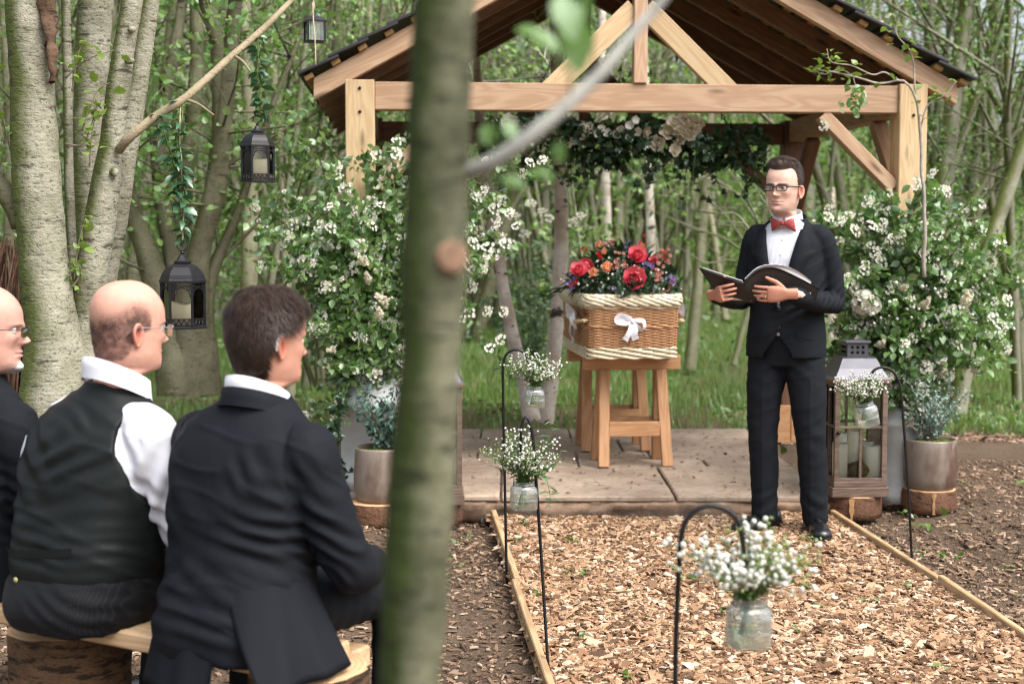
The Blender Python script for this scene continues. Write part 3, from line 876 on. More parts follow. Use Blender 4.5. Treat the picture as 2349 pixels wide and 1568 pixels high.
def tree(name, label, loc, mk, bark, leafm, rg, leaf_size, per=3, spread=0.12, group=None, lshape=LEAF4, trunk_name='trunk'):
    t = thing(name, label, 'tree', tuple(loc), 0, group)
    m, lv = MB(), []
    mk(m, lv, rg)
    m.build(trunk_name, bark, t)
    lv = [p for p in lv if p[2] < 4.4 or rg.random() < .06]
    if lv:
        c = np.repeat(np.array(lv), per, 0)
        c = c + rg.normal(0, spread, c.shape)
        MB().add(*scatter(lshape[0], lshape[1], c, rand_rots(len(c), rg), rg.uniform(0.6, 1.25, len(c)) * leaf_size)).build('crown', leafm, t, False, kind='stuff')
    return t

def coppice(nst, L, r, splay, leafn=3, kids=8, ks=0.28):
    def mk(m, lv, rg):
        for q in range(nst):
            a = q * 2 * math.pi / nst + rg.uniform(-.4, .4); s = splay * rg.uniform(0.3, 1.1)
            p = np.array([math.cos(a), math.sin(a), 0]) * r * 2.0 * rg.uniform(0.5, 1.2) - np.array([0, 0, .1])
            grow(m, lv, p, np.array([math.cos(a) * s, math.sin(a) * s, 1.0]) / math.hypot(1, s), L * rg.uniform(.75, 1.1), r * rg.uniform(.6, 1.15), 2, rg, 0.05, 0.13, kids, ks, 0.42, 8, leafn)
    return mk
def single(L, r, lean=(0, 0), leafn=4, kids=11, ks=0.3):
    def mk(m, lv, rg):
        grow(m, lv, (0, 0, -.1), np.array([lean[0], lean[1], 1.0]) / math.sqrt(1 + lean[0] ** 2 + lean[1] ** 2), L, r, 2, rg, 0.06, 0.07, kids, ks, 0.30, 9, leafn)
    return mk

# prototypes for the deeper wood, copied about with their own turn and size
protos = []
rgw = np.random.default_rng(101)
GRP = 'leafy trees standing in the wood behind the gazebo'
spec = [('hazel_tree', coppice(6, 7.5, 0.05, 0.30), B_GREEN, LF_A, 0.058), ('hazel_tree', coppice(5, 8.5, 0.06, 0.42), B_GREEN, LF_A, 0.06), ('hazel_tree', coppice(8, 6.5, 0.04, 0.5), B_BROWN, LF_B, 0.055),
        ('slender_tree', single(9.0, 0.065), B_SLIM, LF_B, 0.055), ('slender_tree', single(8.0, 0.05, (0.12, 0)), B_GREEN, LF_A, 0.055),
        ('birch_tree', single(9.0, 0.07, (0.03, 0), 6), B_BIRCH, LF_B, 0.06), ('willow_tree', coppice(4, 8.5, 0.095, 0.45), B_BROWN, LF_C, 0.06)]
desc = {'hazel_tree': 'many stemmed hazel tree in the wood beyond the patio', 'slender_tree': 'slender single stemmed young tree in the wood beyond the patio',
        'birch_tree': 'pale birch tree deep in the wood beyond the patio', 'willow_tree': 'thick stemmed brown tree in the wood beyond the patio'}
for i, (nm, mk, bk, lf, ls) in enumerate(spec):
    protos.append(tree(nm, desc[nm], (0, 0, -50), mk, bk, lf, np.random.default_rng(200 + i), ls, 3, 0.16, nm.replace('_', ' ') + 's in the wood beyond the patio'))
spots = []
tries = 0
while len(spots) < 72 and tries < 20000:
    tries += 1
    y = 11.5 + 25 * rgw.random() ** 1.2
    x = rgw.uniform(-1, 1) * (0.44 * y + 1.6)
    px = PX + F * x / y
    if y < 15.5 and 1040 < px < 2000: continue          # the view through the gazebo stays open
    if 1560 < px < 1900 and y < 17: continue
    if px > 2060 and y > 16 and rgw.random() < .65: continue
    if all((x - a) ** 2 + (y - b) ** 2 > 1.25 ** 2 for a, b in spots): spots.append((x, y))
used = [False] * len(protos); seen_l = []
for q, (x, y) in enumerate(spots):
    i = rgw.choice(len(protos), p=[.2, .2, .15, .16, .13, .08, .08])
    o = protos[i] if not used[i] else copy_tree(protos[i])
    used[i] = True
    zone = [(150, 'behind the far left man'), (330, 'behind the big pale tree'), (480, 'behind the lowest lantern'), (700, 'behind the dark haired man'), (930, 'behind the left gazebo post'), (1095, 'behind the near blurred trunk'), (1330, 'behind the leaning birch'), (1580, 'behind the coffin'), (1700, 'left of the standing man'),
            (1930, 'behind the standing man'), (2140, 'behind the right gazebo post'), (9999, 'near the right edge')]
    where = next(w_ for lim, w_ in zone if PX + F * x / y < lim)
    row = 'nearest row' if y < 16 else 'second row' if y < 22 else 'deep in' if y < 29 else 'farthest back'
    lb_ = desc[o.name.split('.')[0]].split(' in the wood')[0].split(' deep in')[0] + ' ' + where + ', ' + row
    kn = seen_l.count(lb_); seen_l.append(lb_)
    o['label'] = lb_ if kn == 0 else lb_ + ', ' + ['right one', 'other one', 'last one', 'extra one'][min(kn - 1, 3)]
    o.location = (x, y, (soil_z if y < 12.4 else lawn_z)(np.array([x]), np.array([y]))[0])
    s = rgw.uniform(0.85, 1.2); o.scale = (s, s, s * rgw.uniform(.9, 1.1)); o.rotation_euler = (0, 0, rgw.uniform(0, 6.28))
for i, o in enumerate(protos):
    if not used[i]: o.location = (-9 - i, 30, 0)

# stems one can single out, traced at their own distances: (label, bark, [(px, py)...], radii in m, distance near, distance far)
def stem_tree(name, label, bark, base_d, top_d, pts, radii, leafm=LF_B, ls=0.06, twigs=10, seed=1, group=None, base=None, leafn=5, cat='tree', lo=0.25, tl=(0.5, 1.3)):
    rg = np.random.default_rng(seed)
    w = np.array([P(px, py, base_d + (top_d - base_d) * i / (len(pts) - 1)) for i, (px, py) in enumerate(pts)])
    if base is not None: w = np.vstack([base, w]); radii = [radii[0] * 1.15] + list(radii)
    o = w[0].copy()
    t = thing(name, label, cat, tuple(o), 0, group)
    q = spline(np.hstack([w - o, np.array(radii)[:, None]]), 40)
    # carry the stem on upwards out of the picture, thinning
    d = q[-1, :3] - q[-6, :3]; d /= np.linalg.norm(d); d = d * 0.6 + np.array([0, 0, 0.4]); d /= np.linalg.norm(d)
    m, lv = MB(), []
    rr = q[:, 3] * (1 + 0.06 * vnoise(q[:, :3] * 5, seed))
    v, f = tube(q[:, :3], rr, 14, False)
    v = v + (v - np.repeat(q[:, :3], 14, 0)) * (0.10 * vnoise(v * 9, seed + 3) + 0.05 * vnoise(v * 26, seed + 4))[:, None]
    m.add(v, f)
    r1 = q[-1, 3]
    grow(m, lv, q[-1, :3] - d * 0.05, d, 3.2, r1 * 0.97, 2, rg, 0.03, 0.15, 7, 0.15, 0.36, 12, leafn)
    for i in range(twigs):
        tt = rg.uniform(lo, 1); k_ = int(tt * 39); ax = rg.normal(0, 1, 3) * np.array([1, 1, .4]) + np.array([0, 0, .5]); ax /= np.linalg.norm(ax)
        grow(m, lv, q[k_, :3], ax, rg.uniform(*tl), max(0.006, 0.16 * q[k_, 3]), 1, rg, -0.05, 0.4, 4, 0.2, 0.5, 5, leafn)
    m.build('trunk', bark, t)
    lv = [p for p in lv if p[2] + o[2] < 4.4 or rg.random() < .06]
    c = np.repeat(np.array(lv), 3, 0); c = c + rg.normal(0, 0.08, c.shape)
    MB().add(*scatter(LEAF8[0], LEAF8[1], c, rand_rots(len(c), rg), rg.uniform(.6, 1.25, len(c)) * ls)).build('crown', leafm, t, False, kind='stuff')
    return t
stem_tree('birch_tree', 'straight white birch with dark scars rising just left of the coffin', B_BIRCH, 10.25, 10.3, [(1248, 968), (1262, 880), (1280, 700), (1288, 520), (1283, 330), (1278, 150), (1272, 0)], [.066, .058, .055, .05, .047, .045, .042], seed=3, twigs=5, lo=.6, leafn=2)
stem_tree('birch_tree', 'leaning white birch crossing behind the empty jar hook left of the coffin', B_BIRCH, 10.05, 10.3, [(1222, 965), (1190, 830), (1160, 690), (1138, 560), (1122, 470), (1105, 330), (1090, 100)], [.058, .052, .046, .044, .040, .036, .03], seed=4, twigs=5, lo=.6, leafn=2)
stem_tree('birch_tree', 'bright birch seen through the gazebo right of the garland drop', B_BIRCH, 15, 15.2, [(1495, 690), (1493, 560), (1488, 380), (1480, 150)], [.05, .048, .045, .04], seed=5, twigs=4)
stem_tree('birch_tree', 'greyish birch seen through the gazebo under the middle of the garland', B_BIRCH, 16.5, 16.6, [(1392, 720), (1392, 560), (1388, 380), (1380, 150)], [.06, .057, .055, .05], seed=6, twigs=4)
stem_tree('slender_tree', 'straight grey green slender tree between the coffin and the standing man', B_SLIM, 14.9, 15.3, [(1582, 850), (1593, 730), (1604, 600), (1613, 480), (1622, 380), (1632, 150)], [.062, .058, .057, .055, .052, .05], seed=7, twigs=5, lo=.5)
stem_tree('slender_tree', 'thin leaning sapling just left of the standing man', B_SLIM, 15.4, 15.8, [(1682, 838), (1702, 760), (1722, 690), (1745, 560), (1760, 420)], [.035, .034, .033, .03, .028], seed=8, twigs=4)
stem_tree('slender_tree', 'thin pale sapling behind the open folder', B_SLIM, 19, 19.4, [(1664, 735), (1655, 660), (1640, 560), (1625, 470)], [.05, .05, .045, .04], seed=9, twigs=3)
stem_tree('slender_tree', 'dark thin sapling behind the pair of leaning birches', B_GREEN, 13, 13.2, [(1345, 905), (1352, 700), (1330, 560), (1318, 470)], [.02, .018, .015, .012], seed=10, twigs=6, tl=(.3, .7))
# brown fan of stems behind the lanterns
fan = [[(415, 900), (395, 760), (330, 560), (285, 420), (265, 250), (250, 0)], [(430, 900), (425, 700), (415, 500), (440, 300), (452, 150), (450, 0)], [(440, 900), (448, 640), (490, 430), (515, 250), (530, 100), (540, 0)],
       [(455, 900), (470, 680), (540, 500), (580, 380), (640, 200), (700, 60)], [(425, 900), (410, 660), (375, 470), (365, 300), (395, 140), (420, 0)], [(448, 900), (455, 620), (500, 420), (505, 240), (500, 100), (470, 0)]]
fr = [[.23, .17, .10, .085, .075, .06], [.22, .12, .085, .075, .07, .06], [.22, .11, .09, .08, .07, .06], [.2, .08, .045, .035, .03, .02], [.22, .11, .085, .075, .06, .05], [.2, .1, .08, .075, .07, .06]]
rg = np.random.default_rng(55)
o = G(432, 905, 0.0); o = P(432, 905, 9.3)
t = thing('willow_tree', 'big brown barked tree fanning into many stems behind the hanging lanterns', 'tree', tuple(o))
lv, mm = [], MB()
for q, (pl, rl) in enumerate(zip(fan, fr)):
    w = np.array([P(a, b, 9.3 + 0.25 * math.sin(q * 2.1) * i / 3) for i, (a, b) in enumerate(pl)]) - o
    sp = spline(np.hstack([w, np.array(rl)[:, None] * (.95, .72)[q != 9]]), 34)
    v, f = tube(sp[:, :3], sp[:, 3], 16, False)
    v = v + (v - np.repeat(sp[:, :3], 16, 0)) * (0.16 * vnoise(v * np.array([13, 13, 4]), q) + 0.08 * vnoise(v * np.array([40, 40, 9]), q + 9))[:, None]
    m1 = MB().add(v, f)
    d = sp[-1, :3] - sp[-5, :3]; d /= np.linalg.norm(d)
    grow(m1, lv, sp[-1, :3] - d * .03, d * .6 + np.array([0, 0, .4]), 3.0, sp[-1, 3], 2, rg, .03, .15, 6, .2, .4, 10, 4)
    for z in range(7):
        k_ = rg.integers(10, 34); ax = rg.normal(0, 1, 3); ax[2] = abs(ax[2]) * .6; ax /= np.linalg.norm(ax)
        grow(m1, lv, sp[k_, :3], ax, rg.uniform(.4, 1.2), .011, 1, rg, -.03, .4, 4, .2, .5, 5, 3)
    m1.build('trunk', B_BROWN, t)
c = np.repeat(np.array(lv), 3, 0); c = c + rg.normal(0, .09, c.shape)
MB().add(*scatter(LEAF8[0], LEAF8[1], c, rand_rots(len(c), rg), rg.uniform(.6, 1.2, len(c)) * .06)).build('crown', LF_A, t, False, kind='stuff')
# slanting stems right of the gazebo
for q, (b0, b1, r0, r1, d0) in enumerate([((2118, 640), (2330, 300), .05, .02, 11.5), ((2150, 620), (2215, 20), .09, .06, 11.8), ((2190, 640), (2349, 200), .06, .03, 12.5), ((2140, 520), (2300, 60), .045, .03, 12.0), ((2250, 640), (2420, 120), .07, .04, 11.2),
                                           ((2165, 560), (2130, 40), .07, .05, 13.0), ((2330, 700), (2260, 350), .05, .03, 12.4), ((2205, 640), (2290, 0), .05, .035, 13.4)]):
    a, b = P(*b0, d0), P(*b1, d0 + .4)
    base = a - (b - a) / (b - a)[2] * (a[2]) * 0.55; base[2] = -0.05
    mid = (a + b) / 2 + np.array([0.0, 0, 0.10])
    stem_tree('hazel_tree', ['low bough like stem leaning far right beside the gazebo roof', 'thick upright olive stem right of the gazebo roof', 'curved stem bending to the right edge beyond the roof', 'thin stem slanting right above the white shrub',
              'stout leaning stem at the far right edge', 'upright mossy stem just outside the gazebo right post', 'short stem leaning left at the far right edge', 'dark straight stem behind the right roof verge'][q], B_GREEN, d0, d0 + .4, [b0, ((b0[0] + b1[0]) / 2 - 8, (b0[1] + b1[1]) / 2 + 12), b1], [r0, (r0 + r1) / 2, r1], LF_A, .042, 12, 60 + q, None, base, 4, tl=(.6, 1.6))
# upright stems between the left trees and the gazebo
for q, (b0, b1, r0, r1, d0) in enumerate([((612, 700), (705, 60), .035, .025, 12), ((655, 640), (610, 20), .045, .03, 12.5), ((690, 640), (760, 0), .03, .02, 13), ((570, 700), (560, 0), .07, .05, 11.5), ((740, 500), (880, 0), .035, .025, 13.5), ((830, 420), (845, 0), .045, .035, 14), ((640, 640), (820, 120), .022, .014, 12.6),
                                           ((885, 420), (915, 0), .03, .02, 14.5), ((20, 640), (8, 0), .05, .04, 11), ((160, 640), (140, 0), .03, .022, 10.6), ((310, 560), (400, 0), .05, .04, 11)]):
    a = P(*b0, d0); base = np.array([a[0] - (P(*b1, d0)[0] - a[0]) * .3, d0 - .1, -.05])
    stem_tree('hazel_tree', ['thin stem leaning right beneath the small lantern', 'olive stem leaning left of the small lantern', 'thin stem slanting up beside the small lantern', 'dark upright stem behind the middle lantern', 'slim stem slanting to the roof verge', 'pale upright stem behind the left roof verge',
              'very thin bough slanting above the left shrub', 'thin upright stem beside the left roof slope', 'grey upright stem at the far left edge', 'thin brown stem between the two left trunks', 'dark stem just right of the pale trunks'][q], [B_GREEN, B_SLIM][q % 2] if q < 8 else B_BROWN, d0, d0 + .3, [b0, ((b0[0] + b1[0]) / 2 + 10, (b0[1] + b1[1]) / 2), b1], [r0, (r0 + r1) / 2, r1], LF_A, .042, 10, 90 + q, None, base, 4)

# big pale multi stemmed tree at the left
rg = np.random.default_rng(8)
HD = 5.9
base = np.array([P(120, 700, HD)[0], HD + .1, 0.0])
hero = thing('alder_tree', 'big pale barked tree with four mottled stems at the left, behind the seated men', 'tree', tuple(base))
hs = [('A', HD - .1, [(100, 1180), (122, 880), (118, 760), (105, 640), (90, 480), (78, 300), (72, 120), (66, 0), (60, -160)], [.215, .150, .128, .118, .108, .103, .103, .105, .10]),
      ('C', HD + .05, [(150, 1180), (190, 800), (205, 640), (228, 520), (255, 330), (272, 200), (290, 80), (303, 0), (325, -160)], [.17, .105, .088, .080, .060, .056, .052, .05, .045]),
      ('D', HD + .28, [(165, 1180), (215, 800), (236, 640), (262, 500), (290, 330), (313, 200), (332, 80), (345, 0), (372, -160)], [.17, .115, .092, .085, .075, .07, .066, .06, .055]),
      ('B', HD + .75, [(180, 1180), (195, 800), (200, 640), (205, 500), (205, 300), (212, 120), (220, 0), (228, -160)], [.17, .12, .1, .095, .092, .096, .1, .09])]
lv = []
for nm, dd, pl, rl in hs:
    w = np.array([P(a, b, dd) for a, b in pl]) - base
    sp = spline(np.hstack([w, np.array(rl)[:, None] * {'A': .88, 'B': .82, 'C': .84, 'D': .68}[nm]]), 70)
    v, f = tube(sp[:, :3], sp[:, 3], 28, False)
    nn = v - np.repeat(sp[:, :3], 28, 0)
    v = v + nn * (0.07 * vnoise(v * 5, ord(nm)) + 0.035 * vnoise(v * 17, 3) + 0.02 * vnoise(v * np.array([24, 24, 60]), 5))[:, None]
    m1 = MB().add(v, f)
    d = sp[-1, :3] - sp[-6, :3]; d /= np.linalg.norm(d)
    grow(m1, lv, sp[-1, :3] - d * .03, d, 3.5, sp[-1, 3], 2, rg, .03, .12, 6, .3, .4, 12, 5)
    m1.build('trunk', B_HERO, hero)
def blob(c, r, sc, seed):
    v = ICO2[0] * r * np.array(sc); v = v * (1 + .25 * vnoise(v * 40, seed))[:, None]
    return v + c, ICO2[1]
m1 = MB()                                              # knots, scars and a torn dead limb on the first stem
m1.add(*blob(P(262, 395, HD - .01) - base, .022, (1, .7, .8), 1)); m1.add(*blob(P(302, 68, HD - .0) - base, .020, (1, .7, .7), 2)); m1.add(*blob(P(298, 140, HD - .0) - base, .020, (1, .7, .7), 3))
m1.build('knot', B_HERO, hero)
w = np.array([P(a, b, HD - .17) for a, b in ((122, 190), (116, 120), (112, 40), (95, -60))]) - base
v, f = tube(spline(w, 20), np.linspace(.018, .040, 20), 12, False); v = v + .016 * np.stack([vnoise(v * 40, 7), vnoise(v * 40, 8), vnoise(v * 14, 9)], 1)
MB().add(v, f).build('dead_wood', m_bark('torn_dead_wood', (0.15, 0.095, 0.06), (0.08, 0.05, 0.032), (0.04, 0.025, 0.02), mark=0.55), hero)
w = np.array([P(a, b, HD + .3) for a, b in ((168, 640), (158, 400), (155, 200), (150, 0), (140, -120))]) - base
MB().add(*tube(spline(w, 24), np.linspace(.022, .02, 24), 10)).build('shoot', B_HERO, hero)
w = np.array([P(a, b, HD - .05) for a, b in ((-70, 360), (0, 430), (30, 470), (48, 520))]) - base
MB().add(*tube(spline(w, 16), np.linspace(.05, .04, 16), 10)).build('shoot', B_BROWN, hero)
# the long bare bough that carries the lanterns
bw = np.array([P(a, b, d) for a, b, d in ((272, 345, HD), (300, 312, HD - .05), (360, 265, HD), (415, 232, HD + .02), (470, 185, HD + .18), (530, 130, HD + .36), (600, 70, HD + .55), (660, 10, HD + .75), (740, -70, HD + .95), (830, -130, HD + 1.2))]) - base
m1 = MB(); q = spline(bw, 60); rr = np.linspace(.019, .010, 60) * (1 + .12 * vnoise(q * 14, 3)); m1.add(*tube(q, rr, 12))
for a, b in (((424, 228), (490, 264)), ((540, 130), (575, 165)), ((330, 285), (352, 262))):
    p0, p1 = P(*a, HD + .05) - base, P(*b, HD - .05) - base; m1.add(*tube(spline([p0, (p0 + p1) / 2 + [0, 0, .01], p1], 8), np.linspace(.008, .004, 8), 7))
m1.build('bough', m_bark('bare_bough', (0.32, 0.27, 0.18), (0.22, 0.18, 0.11), (0.10, 0.08, 0.05), mark=.66), hero)
# fresh sprigs on the left stems
sm, ls = MB(), []
for a in ([(188, 300), (205, 250), (226, 205), (252, 190)], [(150, 330), (190, 330), (215, 270), (225, 225)], [(150, 180), (180, 150), (215, 130), (262, 115)], [(165, 210), (178, 130), (190, 100)], [(10, 330), (-6, 240), (2, 60)], [(40, 420), (20, 330), (8, 270)], [(170, 640), (180, 560), (196, 500)], [(165, 660), (186, 625), (178, 600)], [(205, 380), (212, 300), (222, 255)]):
    q = spline([P(x, y, HD - .12) - base for x, y in a], 16); sm.add(*tube(q, np.linspace(.004, .0015, 16), 5))
    for i in range(4, 16, 2):
        for s_ in (0, 1): ls.append(q[i] + rg.normal(0, .018, 3))
sm.build('twig', TWIG, hero)
lm = MB().add(*LEAF8).mesh('leaf', m_leaf('fresh_leaf', (0.10, 0.19, 0.03), (0.23, 0.34, 0.06), .4, .06), True)
for c_ in ls:
    link('leaf', lm, hero, Matrix.Translation(c_) @ Matrix(rand_rots(1, rg, .9)[0].tolist()).to_4x4() @ Matrix.Scale(rg.uniform(.03, .055), 4))
c = np.repeat(np.array(lv), 3, 0); c = c + rg.normal(0, .09, c.shape)
MB().add(*scatter(LEAF4[0], LEAF4[1], c, rand_rots(len(c), rg), rg.uniform(.6, 1.2, len(c)) * .07)).build('crown', LF_A, hero, False, kind='stuff')

# woven bundle of willow sticks behind the first man
rg = np.random.default_rng(19)
wp = G(20, 1180, 0); wp = np.array([P(30, 800, 6.6)[0], 6.6, 0.0])
m = MB()
for q in range(150):
    a = rg.uniform(0, 6.28); r0 = .26 * math.sqrt(rg.random()) + .05; r1 = r0 * .25
    z0 = rg.uniform(0, .5); z1 = rg.uniform(.95, 1.42)
    p0 = np.array([math.cos(a) * r0, math.sin(a) * r0, z0]); a2 = a + rg.normal(.5, .35); p1 = np.array([math.cos(a2) * r1 + .02, math.sin(a2) * r1, z1])
    m.add(*tube(spline([p0, (p0 + p1) / 2 + rg.normal(0, .03, 3), p1], 7), np.linspace(.008, .004, 7), 5, False))
tag(m.build('willow_bundle', m_plain('brown_willow', (0.12, 0.065, 0.04), .7, .3, 0, .5, 20)), 'tall cone of brown woven willow sticks behind the far left man', 'stick bundle').location = wp

# far wood: layers of leaf masses and thin dark stems, too deep to tell apart
rg = np.random.default_rng(400)
def leaf_layer(name, n, y0, y1, z0, z1, s0, s1, mat, thr, fr, seed, zbias=1.0):
    y = y0 + (y1 - y0) * rg.random(n); x = rg.uniform(-1, 1, n) * (0.40 * y + 3); z = z0 + (z1 - z0) * rg.random(n) ** zbias
    d = vnoise(np.stack([x, y, z], 1) * fr, seed) + .5 * vnoise(np.stack([x, y, z], 1) * fr * 2.7, seed + 1)
    ok = (d > thr + .13 * np.clip(z - 2.5, 0, 4)) & (rg.random(n) < 1 - .1 * np.clip(z - 3, 0, 6))
    q_ = x / y
    ok &= ~((q_ > .265) & (z > 1.9 + .4 * d) & (rg.random(n) < .86))                  # a clearing lets the sky in at the right
    if y0 < 25: ok &= ~((q_ > -.05) & (q_ < .27) & (z < 2.0) & (rg.random(n) < .82))     # open grass behind the gazebo
    pos = np.stack([x, y, z], 1)[ok]
    return MB().add(*scatter(LEAF4[0], LEAF4[1], pos, rand_rots(len(pos), rg), rg.uniform(s0, s1, len(pos)))).build(name, mat, None, False, kind='stuff')
leaf_layer('far_woodland', 90000, 30, 50, -0.3, 13, .16, .36, LF_FAR, -0.12, .26, 3)
leaf_layer('far_woodland', 44000, 19, 31, 0.0, 7.5, .08, .17, LF_B, 0.0, .5, 13)
leaf_layer('undergrowth', 34000, 12.8, 21, 0.05, 3.8, .05, .11, LF_A, 0.12, .8, 23, 1.2)
leaf_layer('undergrowth', 8000, 14, 24, 0.0, 2.6, .06, .12, LF_C, 0.15, .7, 33, 1.2)
m = MB()
for q in range(320):
    y = rg.uniform(22, 46); x = rg.uniform(-1, 1) * (.42 * y + 2)
    if x / y > .28 and rg.random() < .6: continue
    p0 = np.array([x, y, -.2]); L = rg.uniform(7, 12)
    m.add(*tube(spline([p0, p0 + [rg.normal(0, .5), 0, L * .5], p0 + [rg.normal(0, 1.2), 0, L]], 8), np.linspace(.09, .03, 8) * rg.uniform(.5, 1.3), 6, False))
m.build('far_stems', B_GREEN, None, kind='stuff')
pos = np.stack([rg.uniform(-32, 32, 26000), rg.uniform(50, 60, 26000), -.5 + 8.5 * rg.random(26000) ** 1.6], 1)
pos = pos[~((pos[:, 0] / pos[:, 1] > .265) & (pos[:, 2] > 2.6))]
MB().add(*scatter(LEAF4[0], LEAF4[1], pos, rand_rots(len(pos), rg), rg.uniform(.4, .8, len(pos)))).build('far_woodland', LF_FAR, None, False, kind='stuff')

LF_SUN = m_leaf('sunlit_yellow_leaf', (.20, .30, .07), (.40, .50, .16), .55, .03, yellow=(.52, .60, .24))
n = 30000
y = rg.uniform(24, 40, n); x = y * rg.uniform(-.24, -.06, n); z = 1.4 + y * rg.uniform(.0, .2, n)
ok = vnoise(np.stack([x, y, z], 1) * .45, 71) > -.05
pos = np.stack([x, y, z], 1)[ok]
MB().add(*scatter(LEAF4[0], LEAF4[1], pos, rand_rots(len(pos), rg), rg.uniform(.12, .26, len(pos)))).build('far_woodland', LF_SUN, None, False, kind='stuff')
# ---------------------------------------------------------------- hanging lanterns
def hexring(r, z, n=6, rotz=0.0):
    a = np.arange(n) * 2 * math.pi / n + rotz
    return np.stack([r * np.cos(a), r * np.sin(a), np.full(n, z)], 1)
def prism(rings):
    """stack of n-gon rings, flat shaded faces"""
    n = len(rings[0]); v = np.vstack(rings)
    f = [tuple(x) for x in grid_faces(len(rings), n, True)] + [tuple(range(n))[::-1], tuple(range((len(rings) - 1) * n, len(rings) * n))]
    return v, f
def bar(m, a, b, w, mi=0):
    L = (Vector(b) - Vector(a)).length
    up = (0, 0, 1) if abs((Vector(b) - Vector(a)).normalized().z) < .9 else (1, 0, 0)
    m.add(*box(L, w, w, 0), mi=mi, M=frame_x(a, b, up))
def hex_lantern(loc, s, rz, label):
    """six sided lantern, s = overall width of the base"""
    t = thing('hanging_lantern', label, 'lantern', tuple(loc), rz, 'black six sided lanterns hanging from the bough')
    R = s / 2; H = s * 0.98
    MB().add(*prism([hexring(R, 0), hexring(R, .035 * s), hexring(R * .93, .06 * s), hexring(R * .93, .075 * s)])).build('base', LANT_METAL, t, False)
    m = MB()
    c = hexring(R * .91, 0)
    for i in range(6):
        bar(m, c[i] + [0, 0, .06 * s], c[i] + [0, 0, H], .05 * s)
    m.build('corner_post', LANT_METAL, t, False)
    for i in range(6):
        a, b = c[i], c[(i + 1) % 6]; e = (b - a) / np.linalg.norm(b - a); nrm = np.array([e[1], -e[0], 0]); L = np.linalg.norm(b - a)
        m = MB()
        z0, z1 = .085 * s, .215 * s
        bar(m, a + [0, 0, z0], b + [0, 0, z0], .022 * s); bar(m, a + [0, 0, z1], b + [0, 0, z1], .026 * s)
        for q in range(4):                                   # zigzag cut band
            p0 = a + e * L * (q / 4) ; p1 = a + e * L * ((q + .5) / 4); p2 = a + e * L * ((q + 1) / 4)
            bar(m, p0 + [0, 0, z0], p1 + [0, 0, z1], .022 * s); bar(m, p1 + [0, 0, z1], p2 + [0, 0, z0], .022 * s)
        # pierced arch at the top
        za = H
        for q in range(9):
            th0, th1 = math.pi * q / 9, math.pi * (q + 1) / 9
            f0 = a + e * (L / 2 - L * .43 * math.cos(th0)) + np.array([0, 0, H - .30 * s + .2 * s * math.sin(th0)])
            f1 = a + e * (L / 2 - L * .43 * math.cos(th1)) + np.array([0, 0, H - .30 * s + .2 * s * math.sin(th1)])
            bar(m, f0, f1, .02 * s)
        for q in (.1, .18, .82, .9, .26, .74):
            bar(m, a + e * L * q + [0, 0, H], a + e * L * q + [0, 0, H - .17 * s * (1.3 - 2.2 * min(q, 1 - q))], .014 * s)
        bar(m, a + [0, 0, H - .07 * s], b + [0, 0, H - .07 * s], .018 * s); bar(m, a + [0, 0, H - .14 * s], a + e * L * .22 + [0, 0, H - .14 * s], .016 * s); bar(m, b + [0, 0, H - .14 * s], b - e * L * .22 + [0, 0, H - .14 * s], .016 * s)
        m.build('pierced_frame', LANT_METAL, t, False)
        pa, pb = a * .97, b * .97
        MB().add(np.array([pa + [0, 0, z1], pb + [0, 0, z1], pb + [0, 0, H], pa + [0, 0, H], pa * .985 + [0, 0, z1], pb * .985 + [0, 0, z1], pb * .985 + [0, 0, H], pa * .985 + [0, 0, H]]),
                 [(0, 1, 2, 3), (7, 6, 5, 4), (0, 4, 5, 1), (1, 5, 6, 2), (2, 6, 7, 3), (3, 7, 4, 0)]).build('glass_pane', PANE, t, False)
    prof = [(1.0, 0), (1.0, .05), (.96, .075), (.94, .11), (.90, .17), (.80, .25), (.66, .33), (.50, .385), (.34, .41), (.36, .43), (.36, .45), (.30, .47), (.21, .52), (.15, .57), (.12, .60), (.0, .60)]
    rings = [hexring(max(R * a, .001), H + b * s) for a, b in prof]
    rf = MB().add(*prism(rings)).build('roof', LANT_METAL, t, False)
    m = MB()                                                 # pierced flower holes, dark insets
    for i in range(6):
        th = (i + .5) * math.pi / 3
        cpos = np.array([math.cos(th), math.sin(th), 0])
        for q in range(8):
            al = q * math.pi / 4; du, dv = math.cos(al) * .055 * s, math.sin(al) * .055 * s
            r_ = R * .74 * .88 - dv * .55; z_ = H + (.245 + .0) * s + dv * .85
            tt = np.array([-math.sin(th), math.cos(th), 0])
            m.add(ICO1[0] * .02 * s * np.array([1, 1, 1]) + cpos * r_ + tt * du + [0, 0, z_], ICO1[1])
    m.build('pierced_flower', m_plain('hole_black', (.003, .003, .003), .9, 0), rf, True)
    v, f = lathe([(0, 0), (.035 * s, .01 * s), (.045 * s, .04 * s), (.025 * s, .07 * s), (0, .085 * s)], 10)
    MB().add(v + [0, 0, H + .6 * s], f).build('finial', LANT_METAL, t)
    a = np.linspace(0, 2 * math.pi, 21)[:-1]; ring = np.stack([.11 * s * np.cos(a), 0 * a, .11 * s * np.sin(a) + H + .79 * s], 1)
    MB().add(*tube(ring, .012 * s, 6, False, (0, 1, 0), closed=True)).build('ring_handle', LANT_METAL, t)
    return t, H + .9 * s
